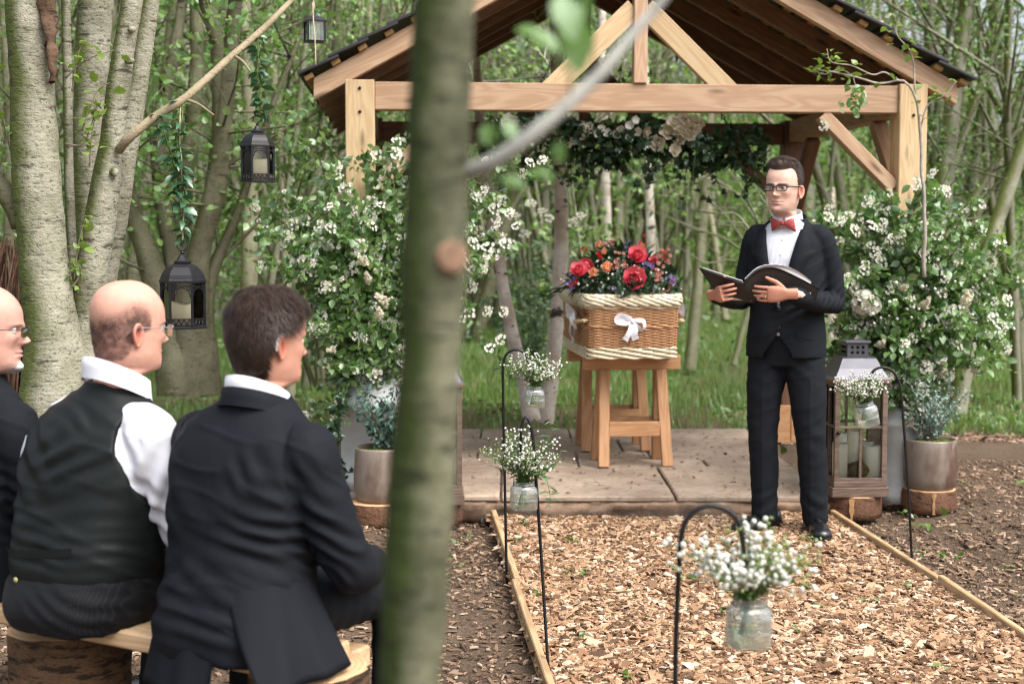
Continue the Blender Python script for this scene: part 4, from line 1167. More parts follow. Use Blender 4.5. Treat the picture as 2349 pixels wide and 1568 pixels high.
def wavy_candle(loc, r, h, label, mat, group=None, wave=.12, seed=1):
    n = 28; a = np.arange(n) * 2 * math.pi / n
    top = h * (1 + wave * np.sin(a * 2 + seed) * .6 + wave * .4 * np.sin(a * 3 + 1))
    rings = [np.stack([r * np.cos(a), r * np.sin(a), np.zeros(n)], 1), np.stack([r * np.cos(a), r * np.sin(a), top - .003], 1), np.stack([r * .94 * np.cos(a), r * .94 * np.sin(a), top], 1), np.stack([r * .8 * np.cos(a), r * .8 * np.sin(a), np.full(n, h * .82)], 1), np.stack([.001 * np.cos(a), .001 * np.sin(a), np.full(n, h * .8)], 1)]
    t = MB().add(*prism(rings)).build('candle', mat, None, True, label=label, cat='candle', group=group)
    t.location = loc
    MB().add(*tube(np.array([[0, 0, h * .79], [0.001, 0, h * .86], [.003, 0, h * .93]]), .0012, 5)).build('wick', BLACK_IRON, t)
    return t
VINE = m_leaf('vine_leaf', (0.010, 0.05, 0.022), (0.045, 0.135, 0.055), .2, .10, .35)
vine_me = [MB().add(*NARROW).mesh('leaf', VINE, True), MB().add(*LEAF8).mesh('leaf', VINE, True)]
def vine(pts, label, n, rg, lmin=.035, lmax=.06, droop=.7, rope=True):
    pts = np.asarray(pts); o = pts[0].copy()
    t = thing('leafy_vine', label, 'vine', tuple(o), 0, 'leafy vines that hold the lanterns')
    q = spline(pts - o, 60); q = q + .006 * np.stack([vnoise(q * 22, 3), vnoise(q * 22, 5), 0 * q[:, 0]], 1)
    MB().add(*tube(q, .0028, 6)).build('stem', STEM, t)
    q2 = q + np.stack([.012 * np.sin(np.linspace(0, 14, 60)), .012 * np.cos(np.linspace(0, 14, 60)), 0 * q[:, 0]], 1)
    MB().add(*tube(q2, .002, 5)).build('stem', STEM, t)
    if rope:
        MB().add(*tube(q + [.004, -.004, 0], .0030, 6)).build('string', m_plain('jute', (.40, .32, .21), .9, .1, 0, .3, 60), t)
    for i in range(n):
        p = q[rg.integers(0, 60)]; a = rg.uniform(0, 6.28)
        d = Vector((math.cos(a), math.sin(a), rg.normal(-droop + .3, .45))).normalized()
        M = Matrix.Translation(Vector(p) + d * .008) @ d.to_track_quat('Y', 'Z').to_matrix().to_4x4() @ Matrix.Rotation(rg.uniform(-.9, .9), 4, 'Y') @ Matrix.Scale(rg.uniform(lmin, lmax), 4)
        link('leaf', vine_me[int(rg.random() < .35)], t, M)
    return t
rg = np.random.default_rng(61)
L1 = P(421, 753, 5.9); L1[2] -= 0; s1 = 105 * 5.9 / F
lan1, h1 = hex_lantern(L1, s1 * 1.02, .12, 'largest black hexagonal lantern, hanging lowest right of the bald man')
wavy_candle(L1 + [-.008, 0, .075 * s1 + .001], .31 * s1 * .95, .50 * s1, 'thick ivory candle inside the lowest hanging lantern', CANDLE)
D2 = 6.35
L2 = P(592, 418, D2); s2 = 79 * D2 / F
lan2, h2 = hex_lantern(L2, s2 * 1.02, .35, 'black hexagonal lantern hanging at middle height below the bough')
wavy_candle(L2 + [-.004, 0, .075 * s2 + .001], .31 * s2, .56 * s2, 'ivory candle inside the middle hanging lantern', CANDLE, seed=3)
vine([P(412, 234, 5.92), P(409, 300, 5.9), P(413, 380, 5.9), P(418, 470, 5.9), P(419, 540, 5.9), L1 + [0, 0, h1]], 'leafy vine and string down to the lowest lantern', 75, rg)
vine([P(590, 82, 6.42), P(592, 150, 6.38), P(596, 200, 6.36), P(597, 250, 6.35), L2 + [0, 0, h2]], 'leafy vine down to the middle lantern', 62, rg, rope=False)
vine([P(360, 262, 5.88), P(375, 300, 5.88), P(390, 345, 5.89), P(402, 400, 5.9), P(412, 450, 5.9)], 'loose vine wound round the bough and trailing below it', 34, rg, .04, .065, rope=False)
# small square lantern
D3 = 6.9; L3 = P(722, 97, D3); s3 = 44 * D3 / F
t = thing('square_lantern', 'small dark square lantern with clear panes hanging high beside the roof', 'lantern', tuple(L3), .35)
MB().add(*box(s3, s3, .06 * s3, .002, (0, 0, .03 * s3))).build('base', LANT_METAL, t, False)
m = MB()
for a in (-1, 1):
    for b in (-1, 1): bar(m, (a * s3 * .43, b * s3 * .43, .06 * s3), (a * s3 * .43, b * s3 * .43, 1.0 * s3), .09 * s3)
m.build('corner_post', LANT_METAL, t, False)
for i in range(4):
    v, f = box(.80 * s3, .003, .92 * s3, 0, (0, .42 * s3, .53 * s3)); MB().add(v @ rot('Z', i * math.pi / 2).T, f).build('glass_pane', GLASS, t, False)
sq = lambda r, z: hexring(r * math.sqrt(2), z, 4, math.pi / 4)
MB().add(*prism([sq(.52 * s3, 1.0 * s3), sq(.52 * s3, 1.07 * s3), sq(.38 * s3, 1.22 * s3), sq(.18 * s3, 1.3 * s3), sq(.16 * s3, 1.36 * s3), sq(.05 * s3, 1.42 * s3)])).build('roof', LANT_METAL, t, False)
a = np.linspace(0, 2 * math.pi, 17)[:-1]
MB().add(*tube(np.stack([.1 * s3 * np.cos(a), 0 * a, 1.5 * s3 + .1 * s3 * np.sin(a)], 1), .012 * s3, 6, False, (0, 1, 0), closed=True)).build('ring_handle', LANT_METAL, t)
JUTE = m_plain('jute_string', (.52, .44, .31), .9, .1, 0, .2, 60)
top3 = P(716, -95, 6.98)
q = spline([L3 + [0, 0, 1.58 * s3], L3 + [-.004, 0, 2.2 * s3], top3], 12)
st = tag(MB().add(*tube(q, .0035, 6)).add(*tube(spline([L3 + [.0, -.06, 1.9 * s3], L3 + [.005, -.075, 1.0 * s3], L3 + [.012, -.08, 0], L3 + [.015, -.08, -.12]], 14), .003, 6)).build('string', JUTE), 'pale string holding the small square lantern, its loose end hanging below', 'string')
vine([P(720, -10, 6.95), P(722, 30, 6.93), P(724, 45, 6.93)], 'short leafy sprig above the small square lantern', 8, rg, .02, .035, rope=False)

# ---------------------------------------------------------------- log slices, pots, churns, floor lanterns
k = Mat('sawn_end'); co = k.coord()
sp = k.n('ShaderNodeVectorMath', operation='MULTIPLY'); k.l(co, sp.inputs[0]); sp.inputs[1].default_value = (1, 1, 0)
ln = k.n('ShaderNodeVectorMath', operation='LENGTH'); k.l(sp.outputs[0], ln.inputs[0])
rgd = k.math('SINE', k.math('ADD', k.math('MULTIPLY', ln.outputs['Value'], 420.0), k.math('MULTIPLY', k.noise(co, 9, 3), 7.0)))
c = k.mix(k.ramp(rgd, [(0.0, 0.0), (1.0, 1.0)]), (0.55, 0.36, 0.20), (0.46, 0.27, 0.14))
c = k.mix(k.ramp(k.noise(co, 14, 4), [(.55, 0.0), (.75, .5)]), c, (.33, .17, .09))
k.pbr(c, .75, .25); ENDW = k.m
RBARK = m_bark('red_pine_bark', (0.19, 0.10, 0.06), (0.11, 0.055, 0.034), (0.045, 0.026, 0.018), None, mark=.56, bump=.8)
SPLIT = m_plain('split_sapwood', (.40, .23, .105), .8, .2, 0, .4, 20)
def log_slice(loc, r, h, label, seed, rz=0):
    t = thing('log_slice', label, 'log slice', tuple(loc), rz, 'sawn log slices used as stands')
    n = 56; a = np.arange(n) * 2 * math.pi / n
    rr = r * (1 + .05 * vnoise(np.stack([np.cos(a) * 1.6, np.sin(a) * 1.6, a * 0 + seed], 1), seed))
    rings = []
    for z in (0, .25, .5, .75, 1.0):
        ro = rr * (1 + .035 * vnoise(np.stack([np.cos(a) * 9, np.sin(a) * 9, a * 0 + z * 3], 1), seed + 2)) - (.004 if z in (0, 1.0) else 0)
        rings.append(np.stack([ro * np.cos(a), ro * np.sin(a), a * 0 + z * h], 1))
    v = np.vstack(rings)
    MB().add(v, [tuple(x) for x in grid_faces(5, n, True)] + [tuple(range(n))[::-1]]).build('bark', RBARK, t)
    v = np.vstack([rings[-1] * [1, 1, 1], rings[-1] * [.94, .94, 1] + [0, 0, .003], rings[-1] * [.02, .02, 1] + [0, 0, .004]])
    MB().add(v, [tuple(x) for x in grid_faces(3, n, True)] + [tuple(range(2 * n, 3 * n))]).build('sawn_face', ENDW, t)
    for q in range(1):                                        # bark flaked off to sapwood
        a0 = -1.57 - rz + .5 * math.sin(seed * 2.0); w = .10
        aa = np.linspace(a0 - w, a0 + w, 5)
        pv = np.array([[r * 1.05 * math.cos(x), r * 1.05 * math.sin(x), z * h] for z in np.linspace(.03, .97, 9) for x in a0 + (aa - a0) * (.62 + .25 * math.sin(z * 4 + seed) + .18 * math.sin(z * 13 + seed * 3))])
        MB().add(pv, grid_faces(9, 5)).build('bare_strip', SPLIT, t)
    return t
k = Mat('stone_glaze'); co = k.coord((1, 1, .45))
c = k.mix(k.ramp(k.noise(co, 6, 5, .6), [(.42, 0.0), (.58, 1.0)]), (.22, .18, .15), (.10, .06, .045))
c = k.mix(k.ramp(k.noise(k.coord((1, 1, .25)), 9, 4, .6), [(.6, 0.0), (.7, .8)]), c, (.33, .29, .26))
k.pbr(c, .35, .5, 0, k.bump(k.noise(k.coord(), 30, 4), .15, .004)); POTM = k.m
MOSS = m_plain('moss', (.085, .115, .02), .95, .1, 0, .5, 60, 1.0, 140)
def pot(loc, r, h, label, belly=1.0):
    t = thing('plant_pot', label, 'pot', tuple(loc), 0.4, 'glazed stoneware pots on log slices')
    pr = [(0, 0), (r * .84, 0), (r * .93, h * .06), (r * .99 * belly, h * .22), (r * belly, h * .5), (r * .985, h * .8), (r * .97, h * .96), (r * .94, h), (r * .88, h * .985), (r * .86, h * .86), (0, h * .84)]
    MB().add(*lathe(pr, 44, False)).build('body', POTM, t)
    rg = np.random.default_rng(int(h * 1e4))
    n = 600; a = rg.uniform(0, 6.28, n); q = r * .86 * np.sqrt(rg.random(n))
    MB().add(*scatter(ICO1[0], ICO1[1], np.stack([q * np.cos(a), q * np.sin(a), h * .87 + .02 * rg.random(n) * (1 - q / r) + .01], 1), rand_rots(n, rg), rg.uniform(.004, .012, n))).build('moss', MOSS, t, True, kind='stuff')
    return t
BLUE = m_leaf('blue_green_leaf', (.09, .17, .14), (.30, .42, .37), .2, .06)
BLUED = m_leaf('dark_blue_green_leaf', (.05, .10, .08), (.16, .26, .21), .2, .06)
def shrub(name, loc, n, h, spr, lsz, mat, label, seed, lean=(0, 0), shp=LEAF4, start=.25):
    rg = np.random.default_rng(seed); t = thing(name, label, 'shrub', tuple(loc))
    m, lv, ld = MB(), [], []
    for q in range(n):
        a = rg.uniform(0, 6.28); s = spr * math.sqrt(rg.random())
        tip = np.array([math.cos(a) * s + lean[0], math.sin(a) * s + lean[1], h * rg.uniform(.5, 1.05) * (1 - .25 * (s / spr) ** 2)])
        b0 = np.array([math.cos(a) * .03, math.sin(a) * .03, 0]) * rg.random()
        q_ = spline([b0, b0 + [tip[0] * .35, tip[1] * .35, tip[2] * .55], tip], 14)
        m.add(*tube(q_, np.linspace(.0035, .001, 14), 4, False))
        for i in range(int(start * 14), 14):
            for z in range(3): lv.append(q_[i] + rg.normal(0, .016, 3))
    m.build('stem', TWIG, t)
    lv = np.array(lv)
    MB().add(*scatter(shp[0], shp[1], lv, rand_rots(len(lv), rg), rg.uniform(.6, 1.3, len(lv)) * lsz)).build('foliage', mat, t, False, kind='stuff')
    return t
log_slice(G(2149, 1172, 0) + [0, .13, -.02], .140, .118, 'log slice under the right glazed pot', 3, .4)
prr = np.array(G(2149, 1172, 0)) + [0, .13, .10]
pot(prr, .138, .262, 'brown grey glazed pot on the far right log slice')
shrub('potted_shrub', prr + [0, 0, .235], 44, .40, .20, .021, BLUE, 'blue green bushy shrub growing in the right pot', 5, (.0, 0))
lgr = G(1970, 1184, 0) + [0, .13, -.02]
log_slice(lgr, .142, .115, 'log slice under the brown floor lantern beside the man', 5, .1)
lgl = G(866, 1203, 0) + [0, .13, -.02]
log_slice(lgl, .145, .112, 'log slice under the left glazed pot', 7, .3)
pl = lgl + [.01, .02, .113]
pot(pl, .138, .275, 'grey brown glazed pot on the left log slice', 1.03)
shrub('potted_shrub', pl + [.02, 0, .245], 20, .36, .17, .030, BLUED, 'dark blue green shrub growing in the left pot', 8, (.0, 0), LEAF8)
lgm = np.array([P(1000, 1150, 7.2)[0], 7.07, -.02])
log_slice(lgm, .14, .115, 'log slice under the floor lantern behind the near trunk', 9, .8)
def churn(loc, r, h, label, rz=0):
    t = thing('milk_churn', label, 'churn', tuple(loc), rz, 'zinc milk churns used as vases')
    pr = [(0, 0), (r * .97, 0), (r * .97, .015), (r, .02), (r, h * .08), (r * .985, h * .085), (r * .985, h * .66), (r * 1.01, h * .665), (r * 1.01, h * .69), (r * .97, h * .70), (r * .86, h * .76), (r * .66, h * .84), (r * .60, h * .88), (r * .60, h * .95), (r * .70, h * .985), (r * .72, h), (r * .62, h), (r * .55, h * .94), (r * .5, h * .5)]
    MB().add(*lathe(pr, 40, False)).build('body', GALV, t)
    for s in (-1, 1):
        a = np.linspace(-.5, .5, 9)
        p = np.array([[s * (r * .80 + .06 * math.cos(x * 3.1)), 0, h * .79 + .09 * x * 1.4] for x in a])
        MB().add(*tube(p, .008, 8)).build('handle', GALV, t)
    return t
chl = np.array([P(862, 1135, 7.50)[0], 7.50, .092])
churn(chl, .185, .66, 'large zinc milk churn at the left corner of the patio')
chr_ = np.array([P(2064, 1135, 7.57)[0], 7.57, .0])
churn(chr_, .108, .62, 'grey zinc churn between the floor lantern and the right pot')
def floor_lantern(loc, rz, label, w=.275, h=.50):
    t = thing('floor_lantern', label, 'lantern', tuple(loc), rz, 'brown wooden floor lanterns')
    m = MB().add(*box(w * 1.07, w * 1.07, .05, .003, (0, 0, .025))).add(*box(w * 1.0, w * 1.0, .03, .003, (0, 0, .065)))
    m.build('base', W_LANT, t, False)
    for a in (-1, 1):
        for b in (-1, 1): link('corner_post', MB().add(*box(.026, .026, h, .002)).mesh('corner_post', W_LANT, False), t, Matrix.Translation((a * (w / 2 - .015), b * (w / 2 - .015), .08 + h / 2)))
    for i in range(4):
        R = rot('Z', i * math.pi / 2)
        m = MB(); yy = -(w / 2 - .012)
        for v, f in (box(w - .05, .014, .014, .002, (0, yy, .08 + h * .55)), box(.014, .012, h, .002, (0, yy + .001, .08 + h / 2)), box(w - .05, .018, .016, .002, (0, yy, .088)), box(w - .05, .018, .02, .002, (0, yy, .08 + h - .01))):
            m.add(v @ R.T, f)
        m.build('glazing_bar', W_LANT, t, False)
        v, f = box(w - .05, .003, h, 0, (0, yy + .012, .08 + h / 2)); MB().add(v @ R.T, f).build('glass_pane', PANE, t, False)
    z = .08 + h
    MB().add(*box(w * 1.08, w * 1.08, .02, .003, (0, 0, z + .01))).build('eaves', W_LANT, t, False)
    pr = [(w * .53, z + .02), (w * .49, z + .03), (w * .40, z + .072), (w * .325, z + .118), (w * .31, z + .122), (w * .31, z + .128)]
    MB().add(*prism([sq(a, b) for a, b in pr])).build('roof', GREY_METAL, t, False)
    m = MB().add(*box(w * .40, w * .40, .07, .002, (0, 0, z + .163))).add(*box(w * .48, w * .48, .012, .002, (0, 0, z + .203)))
    cap = m.build('chimney', GREY_METAL, t, False)
    m = MB()
    for i in range(4):
        for q in (-1, 0, 1):
            v, f = box(.012, .004, .012, 0, (q * .028, -w * .20 - .001, z + .163 + .014)); m.add(v @ rot('Z', i * 1.5708).T, f)
            v, f = box(.012, .004, .012, 0, (q * .028, -w * .20 - .001, z + .163 - .012)); m.add(v @ rot('Z', i * 1.5708).T, f)
    m.build('vent_hole', m_plain('vent_black', (.004, .004, .004), .9, 0), cap, False)
    v, f = lathe([(0, -.004), (.009, 0), (.006, .006), (.01, .012), (0, .016)], 10)
    MB().add(v @ rot('X', 1.5708).T + [-w / 2 + .018, -w / 2 - .002, .08 + h * .5], f).build('knob', BLACK_IRON, t)
    return t
fl = lgr + [0.0, .02, .117]
floor_lantern(fl, .06, 'brown wooden floor lantern with grey metal roof, beside the standing man')
R6 = rot('Z', .06)
CG = 'cream pillar candles standing in the floor lanterns'
for (x, y, h, lb) in ((-.083, -.055, .185, 'front left cream candle in the right floor lantern'), (-.055, .05, .225, 'tall back left cream candle in the right floor lantern'), (.022, .045, .235, 'tallest back cream candle in the right floor lantern'), (.078, -.05, .17, 'front right cream candle in the right floor lantern'), (.085, .06, .18, 'back right cream candle in the right floor lantern')):
    wavy_candle(fl + R6 @ np.array([x, y, .082]), .038, h, lb, CANDLE_W, CG, .02, 2)
rg = np.random.default_rng(3)
def moss_ball(loc, label, r=.055):
    v = ICO2[0] * r * [1, 1, .85]; v = v * (1 + .22 * vnoise(v * 90, 3))[:, None]
    tag(MB().add(v + [0, 0, r * .8], ICO2[1]).build('moss_ball', m_plain('brown_moss', (.10, .085, .025), .95, .1, 0, .5, 60, 1.0, 140)), label, 'moss').location = loc
moss_ball(fl + [.01, -.062, .083], 'clump of brown moss between the candles of the right floor lantern')
fm = lgm + [0, 0, .117]
floor_lantern(fm, .06, 'brown wooden floor lantern standing mostly behind the near blurred trunk')
wavy_candle(fm + [.088, -.03, .082], .036, .19, 'cream candle by the right pane of the half hidden floor lantern', CANDLE_W, CG, .02)
wavy_candle(fm + [-.04, .02, .082], .038, .22, 'cream candle at the left in the half hidden floor lantern', CANDLE_W, CG, .02)
moss_ball(fm + [.06, -.07, .083], 'clump of moss in the half hidden floor lantern', .045)

# ---------------------------------------------------------------- shepherd's hooks with jars of flowers
def hook(base, pts, label, r=.0062, grp="black shepherd's hooks along the path"):
    o = np.array(base); t = thing('shepherd_hook', label, 'hook', tuple(o), 0, grp)
    q = np.array(pts) - o
    sp = spline(q, 70)
    MB().add(*tube(sp, r, 10)).build('rod', BLACK_IRON, t)
    return t
GYP = m_petal('gypsophila_white', (.66, .65, .60), (.82, .82, .79), .25)
BUD = m_leaf('pale_green_bud', (.16, .24, .06), (.34, .42, .14), .3, .04)
SPRIG = m_leaf('sprig_leaf', (.04, .10, .03), (.13, .23, .07), .3, .06)
JW = m_plain('jar_water', (.8, .85, .8), .1)
k = Mat('water'); tb = k.n('ShaderNodeBsdfTransparent'); tb.inputs[0].default_value = (.89, .94, .88, 1); gb = k.n('ShaderNodeBsdfGlossy'); gb.inputs['Roughness'].default_value = .02
ms = k.n('ShaderNodeMixShader'); ms.inputs[0].default_value = .06; k.l(tb.outputs[0], ms.inputs[1]); k.l(gb.outputs[0], ms.inputs[2]); k.l(ms.outputs[0], k.out.inputs[0]); WATER = k.m
k = Mat('jar_glass'); tb = k.n('ShaderNodeBsdfTransparent'); tb.inputs[0].default_value = (.96, .98, .97, 1); gb = k.n('ShaderNodeBsdfGlossy'); gb.inputs['Roughness'].default_value = .06
lw = k.n('ShaderNodeLayerWeight'); lw.inputs[0].default_value = .35
df = k.n('ShaderNodeBsdfDiffuse'); df.inputs[0].default_value = (.85, .88, .86, 1)
mg = k.n('ShaderNodeMixShader'); mg.inputs[0].default_value = .3; k.l(gb.outputs[0], mg.inputs[1]); k.l(df.outputs[0], mg.inputs[2])
ms = k.n('ShaderNodeMixShader'); k.l(k.math('ADD', k.math('MULTIPLY', lw.outputs['Facing'], .75), .085), ms.inputs[0]); k.l(tb.outputs[0], ms.inputs[1]); k.l(mg.outputs[0], ms.inputs[2]); k.l(ms.outputs[0], k.out.inputs[0]); JAR = k.m
JG, BG = "glass jars hung from the shepherd's hooks", 'white flower bunches in the hanging jars'
def jar(loc, w, h, label, tilt=0.0, hookp=None):
    t = thing('glass_jar', label, 'jar', tuple(loc), 0, JG); r = w / 2
    t.rotation_euler = (0, tilt, .3)
    # rounded-square jar body with ribs, open neck
    n = 40; a = np.arange(n) * 2 * math.pi / n
    sqr = 1 / (np.abs(np.cos(a)) ** 5 + np.abs(np.sin(a)) ** 5) ** (1 / 5)
    def ring(rr, z, s): k_ = rr * (s * sqr + (1 - s)); return np.stack([k_ * np.cos(a), k_ * np.sin(a), a * 0 + z], 1)
    out = [(.80, .0, .5), (.93, .02, .7), (.965, .06, .7), (.965, .30, .7), (.985, .315, .7), (.985, .335, .7), (.965, .35, .7), (.965, .58, .7), (.985, .595, .7), (.985, .615, .7), (.965, .63, .7), (.955, .74, .6), (.88, .81, .3), (.80, .85, 0), (.82, .86, 0), (.82, .90, 0), (.79, .91, 0), (.79, .97, 0), (.82, .985, 0), (.80, 1.0, 0), (.76, .99, 0), (.75, .87, 0), (.86, .78, .3), (.92, .70, .6), (.92, .08, .6), (.80, .045, .5)]
    rings = [ring(r * a_, z_ * h, s_) for a_, z_, s_ in out]
    MB().add(np.vstack(rings), [tuple(x) for x in grid_faces(len(rings), n, True)] + [tuple(range(n))[::-1], tuple(range((len(rings) - 1) * n, len(rings) * n))]).build('glass', JAR, t)
    wr = [ring(r * .90, .055 * h, .6), ring(r * .905, .62 * h, .6)]
    MB().add(*prism(wr)).build('water', WATER, t)
    c = np.linspace(0, 2 * math.pi, 25)[:-1]
    m = MB().add(*tube(np.stack([r * .83 * np.cos(c), r * .83 * np.sin(c), c * 0 + .88 * h], 1), .0012, 5, False, (0, 0, 1), closed=True))
    hp = np.array(hookp) if hookp is not None else np.array(loc) + [0, 0, h * 1.9]
    iv = (Matrix.Translation(t.location) @ t.rotation_euler.to_matrix().to_4x4()).inverted()
    hl = np.array(iv @ Vector(hp))
    for s in (-1, 1): m.add(*tube(spline([[s * r * .83, 0, .88 * h], [s * r * .75, 0, 1.25 * h], hl], 10), .001, 4))
    m.build('wire_handle', GREY_METAL, t)
    return t
def bunch(loc, h, spr, n, label, seed, ball=.0042, lean=(0, 0), tilt=0.0, buds=.3, leafy=0, extra=None):
    rg = np.random.default_rng(seed); t = thing('flower_bunch', label, 'flowers', tuple(loc), 0, BG); t.rotation_euler = (0, tilt, 0)
    m, wp, bp, lp = MB(), [], [], []
    for q in range(n):
        a = rg.uniform(0, 6.28); s = spr * rg.random() ** .6; hh = h * rg.uniform(.35, 1.0) * (1 - .35 * (s / spr) ** 2)
        tip = np.array([math.cos(a) * s + lean[0] * hh, math.sin(a) * s * .8, hh])
        b0 = np.array([math.cos(a + 2.5) * .018, math.sin(a + 2.5) * .018, -.075])
        sp = spline([b0, [tip[0] * .12, tip[1] * .12, .01], [tip[0] * .5, tip[1] * .5, hh * .6], tip], 14)
        m.add(*tube(sp, np.linspace(.0013, .0006, 14), 4, False))
        green = rg.random() < buds
        for z in range(rg.integers(5, 11)):
            i = rg.integers(8, 14); off = rg.normal(0, 1, 3) * .016 * (h / .18); off[2] = abs(off[2]) * .8
            p = sp[i] + off; m.add(*tube(np.array([sp[i] - [0, 0, .004], p]), .0005, 3, False))
            (bp if green else wp).append(p)
        for z in range(2 + leafy):
            lp.append(sp[rg.integers(4, 12)] + rg.normal(0, .004, 3))
    m.build('stem', STEM, t, True)
    bl = bloom([(5, .12, 1.0, .5, .6, .9), (5, .04, .7, 1.0, .7, .9)], 5); bv = bl.verts(); bf = np.concatenate(bl.f4)
    if wp:
        wp = np.array(wp); half = len(wp) // 2
        m = MB().add(*scatter(ICO1[0], ICO1[1], wp, rand_rots(len(wp), rg), rg.uniform(.6, 1.2, len(wp)) * ball))
        m.build('blossom', GYP, t, True, kind='stuff')
    if bp:
        bp = np.array(bp); MB().add(*scatter(ICO1[0], ICO1[1], bp, rand_rots(len(bp), rg), np.stack([rg.uniform(.5, .9, len(bp)) * ball * .75] * 2 + [rg.uniform(.7, 1.2, len(bp)) * ball], 1))).build('bud', BUD, t, True, kind='stuff')
    lp = np.array(lp)
    MB().add(*scatter(NARROW[0], NARROW[1], lp, rand_rots(len(lp), rg, .8), rg.uniform(.012, .03, len(lp)))).build('leaf', SPRIG, t, False, kind='stuff')
    return t
# hook one, tall, behind
d1 = 6.62
b1 = G(1163, 1316, 0); d1 = b1[1]
hook(b1 - [0, 0, .1], [b1 - [0, 0, .1], P(1158, 1100, d1), P(1154, 900, d1), P(1154, 840, d1), P(1160, 815, d1), P(1175, 803, d1), P(1192, 803, d1), P(1206, 815, d1), P(1214, 838, d1), P(1216, 852, d1), P(1221, 858, d1), P(1227, 850, d1)], 'tallest black hook at the left edge of the path, jar against the birches', .0058)
j1 = P(1226, 934, d1); jw1 = 45 * d1 / F
jar(j1, jw1, jw1 * 1.10, 'smallest looking jar, hung from the tall back hook by the birches', 0, P(1220, 857, d1))
bunch(j1 + [0, 0, jw1 * 1.08], .15, .14, 90, 'pale bunch of white and green sprays in the back left jar', 11, .0042, (-.05, 0), buds=.42)
# hook two
b2 = P(1262, 1640, G(1262, 1640, 0)[1]); d2 = 4.62
f2 = np.array([P(1262, 1640, 4.55)[0], 4.55, -.1])
hook(f2, [f2, P(1240, 1250, d2), P(1226, 1050, d2), P(1222, 1000, d2), P(1215, 968, d2), P(1207, 956, d2), P(1200, 962, d2), P(1196, 985, d2), P(1195, 1020, d2), P(1196, 1040, d2), P(1200, 1052, d2 - .01)], 'black hook at the lower left of the path with a narrow bend', .0052)
j2 = P(1201, 1167, d2); jw2 = 62 * d2 / F
jar(j2, jw2, jw2 * 1.05, 'glass jar of white flowers hung left of the path in front of the patio', 0.02, P(1199, 1050, d2))
bunch(j2 + [0, 0, jw2 * 1.03], .17, .15, 95, 'white bunch with long green sprigs in the front left jar', 12, .0042, (-.06, 0), buds=.42, leafy=1)
rg = np.random.default_rng(70)
def long_sprig(pts, mat, n, sz, label, lcol=None):
    o = np.array(pts[0]); t = thing('leafy_sprig', label, 'sprig', tuple(o), 0, 'long leafy sprigs in the jars')
    q = spline(np.array(pts) - o, 24); MB().add(*tube(q, np.linspace(.0016, .0008, 24), 5)).build('stem', STEM, t)
    me = MB().add(*NARROW).mesh('leaf', mat, True)
    for i in range(n):
        p = q[4 + int(20 * i / n)]; d = Vector((rg.normal(0, 1), rg.normal(0, 1), rg.normal(-.2, .5))).normalized()
        link('leaf', me, t, Matrix.Translation(p) @ d.to_track_quat('Y', 'Z').to_matrix().to_4x4() @ Matrix.Scale(sz * rg.uniform(.7, 1.2), 4))
EUC = m_leaf('eucalypt_leaf', (.05, .12, .05), (.15, .26, .13), .3, .08)
long_sprig([P(1215, 1105, d2), P(1245, 1050, d2 - .02), P(1262, 1000, d2 - .03), P(1272, 960, d2 - .03)], EUC, 12, .032, 'upright leafy sprig right of the front left jar')
long_sprig([P(1215, 1110, d2), P(1245, 1085, d2 - .04), P(1258, 1115, d2 - .05), P(1262, 1150, d2 - .05), P(1250, 1165, d2 - .05)], EUC, 13, .034, 'drooping leafy sprig beside the front left jar')
long_sprig([P(1210, 1108, d2), P(1270, 1070, d2 - .02), P(1288, 1030, d2 - .02)], EUC, 10, .03, 'slanting leafy sprig right of the front left jar')
# hook three, nearest
d3 = 2.95
f3 = np.array([P(1549, 1800, d3)[0], d3, -.1])
hook(f3, [f3, P(1549, 1568, d3), P(1553, 1400, d3), P(1559, 1270, d3), P(1567, 1210, d3), P(1585, 1178, d3), P(1615, 1161, d3), P(1650, 1162, d3), P(1680, 1178, d3), P(1697, 1205, d3), P(1704, 1240, d3), P(1706, 1272, d3), P(1714, 1290, d3), P(1724, 1276, d3)], 'nearest black hook with a wide round bend at the bottom of the picture', .0056)
j3 = P(1715, 1482, d3); jw3 = 100 * d3 / F
jar(j3, jw3, jw3 * 1.16, 'large blurred glass jar of white flowers nearest to the viewer', 0.03, P(1712, 1288, d3))
bunch(j3 + [0, 0, jw3 * 1.12], .165, .165, 95, 'largest blurred bunch of white berries and green sprays in the nearest jar', 13, .0062, (.02, 0), .03, buds=.38)
# hook four at the right
b4 = G(2096, 1297, 0); d4 = b4[1]
hook(b4 - [0, 0, .1], [b4 - [0, 0, .1], P(2084, 1130, d4), P(2072, 960, d4), P(2066, 895, d4), P(2058, 866, d4), P(2044, 848, d4), P(2024, 842, d4), P(2006, 848, d4), P(1996, 862, d4), P(1992, 880, d4), P(1988, 890, d4), P(1982, 884, d4)], 'black hook at the right edge of the path before the floor lantern', .0056)
j4 = P(1992, 976, d4); jw4 = 50 * d4 / F
jar(j4, jw4, jw4 * 1.15, 'tilted glass jar hung at the right of the path before the floor lantern', -.22, P(1986, 888, d4))
bunch(j4 + [-.02, 0, jw4 * 1.08], .145, .125, 90, 'dense white bunch in the tilted jar at the right', 14, .0048, (-.10, 0), -.1, buds=.15, leafy=1)

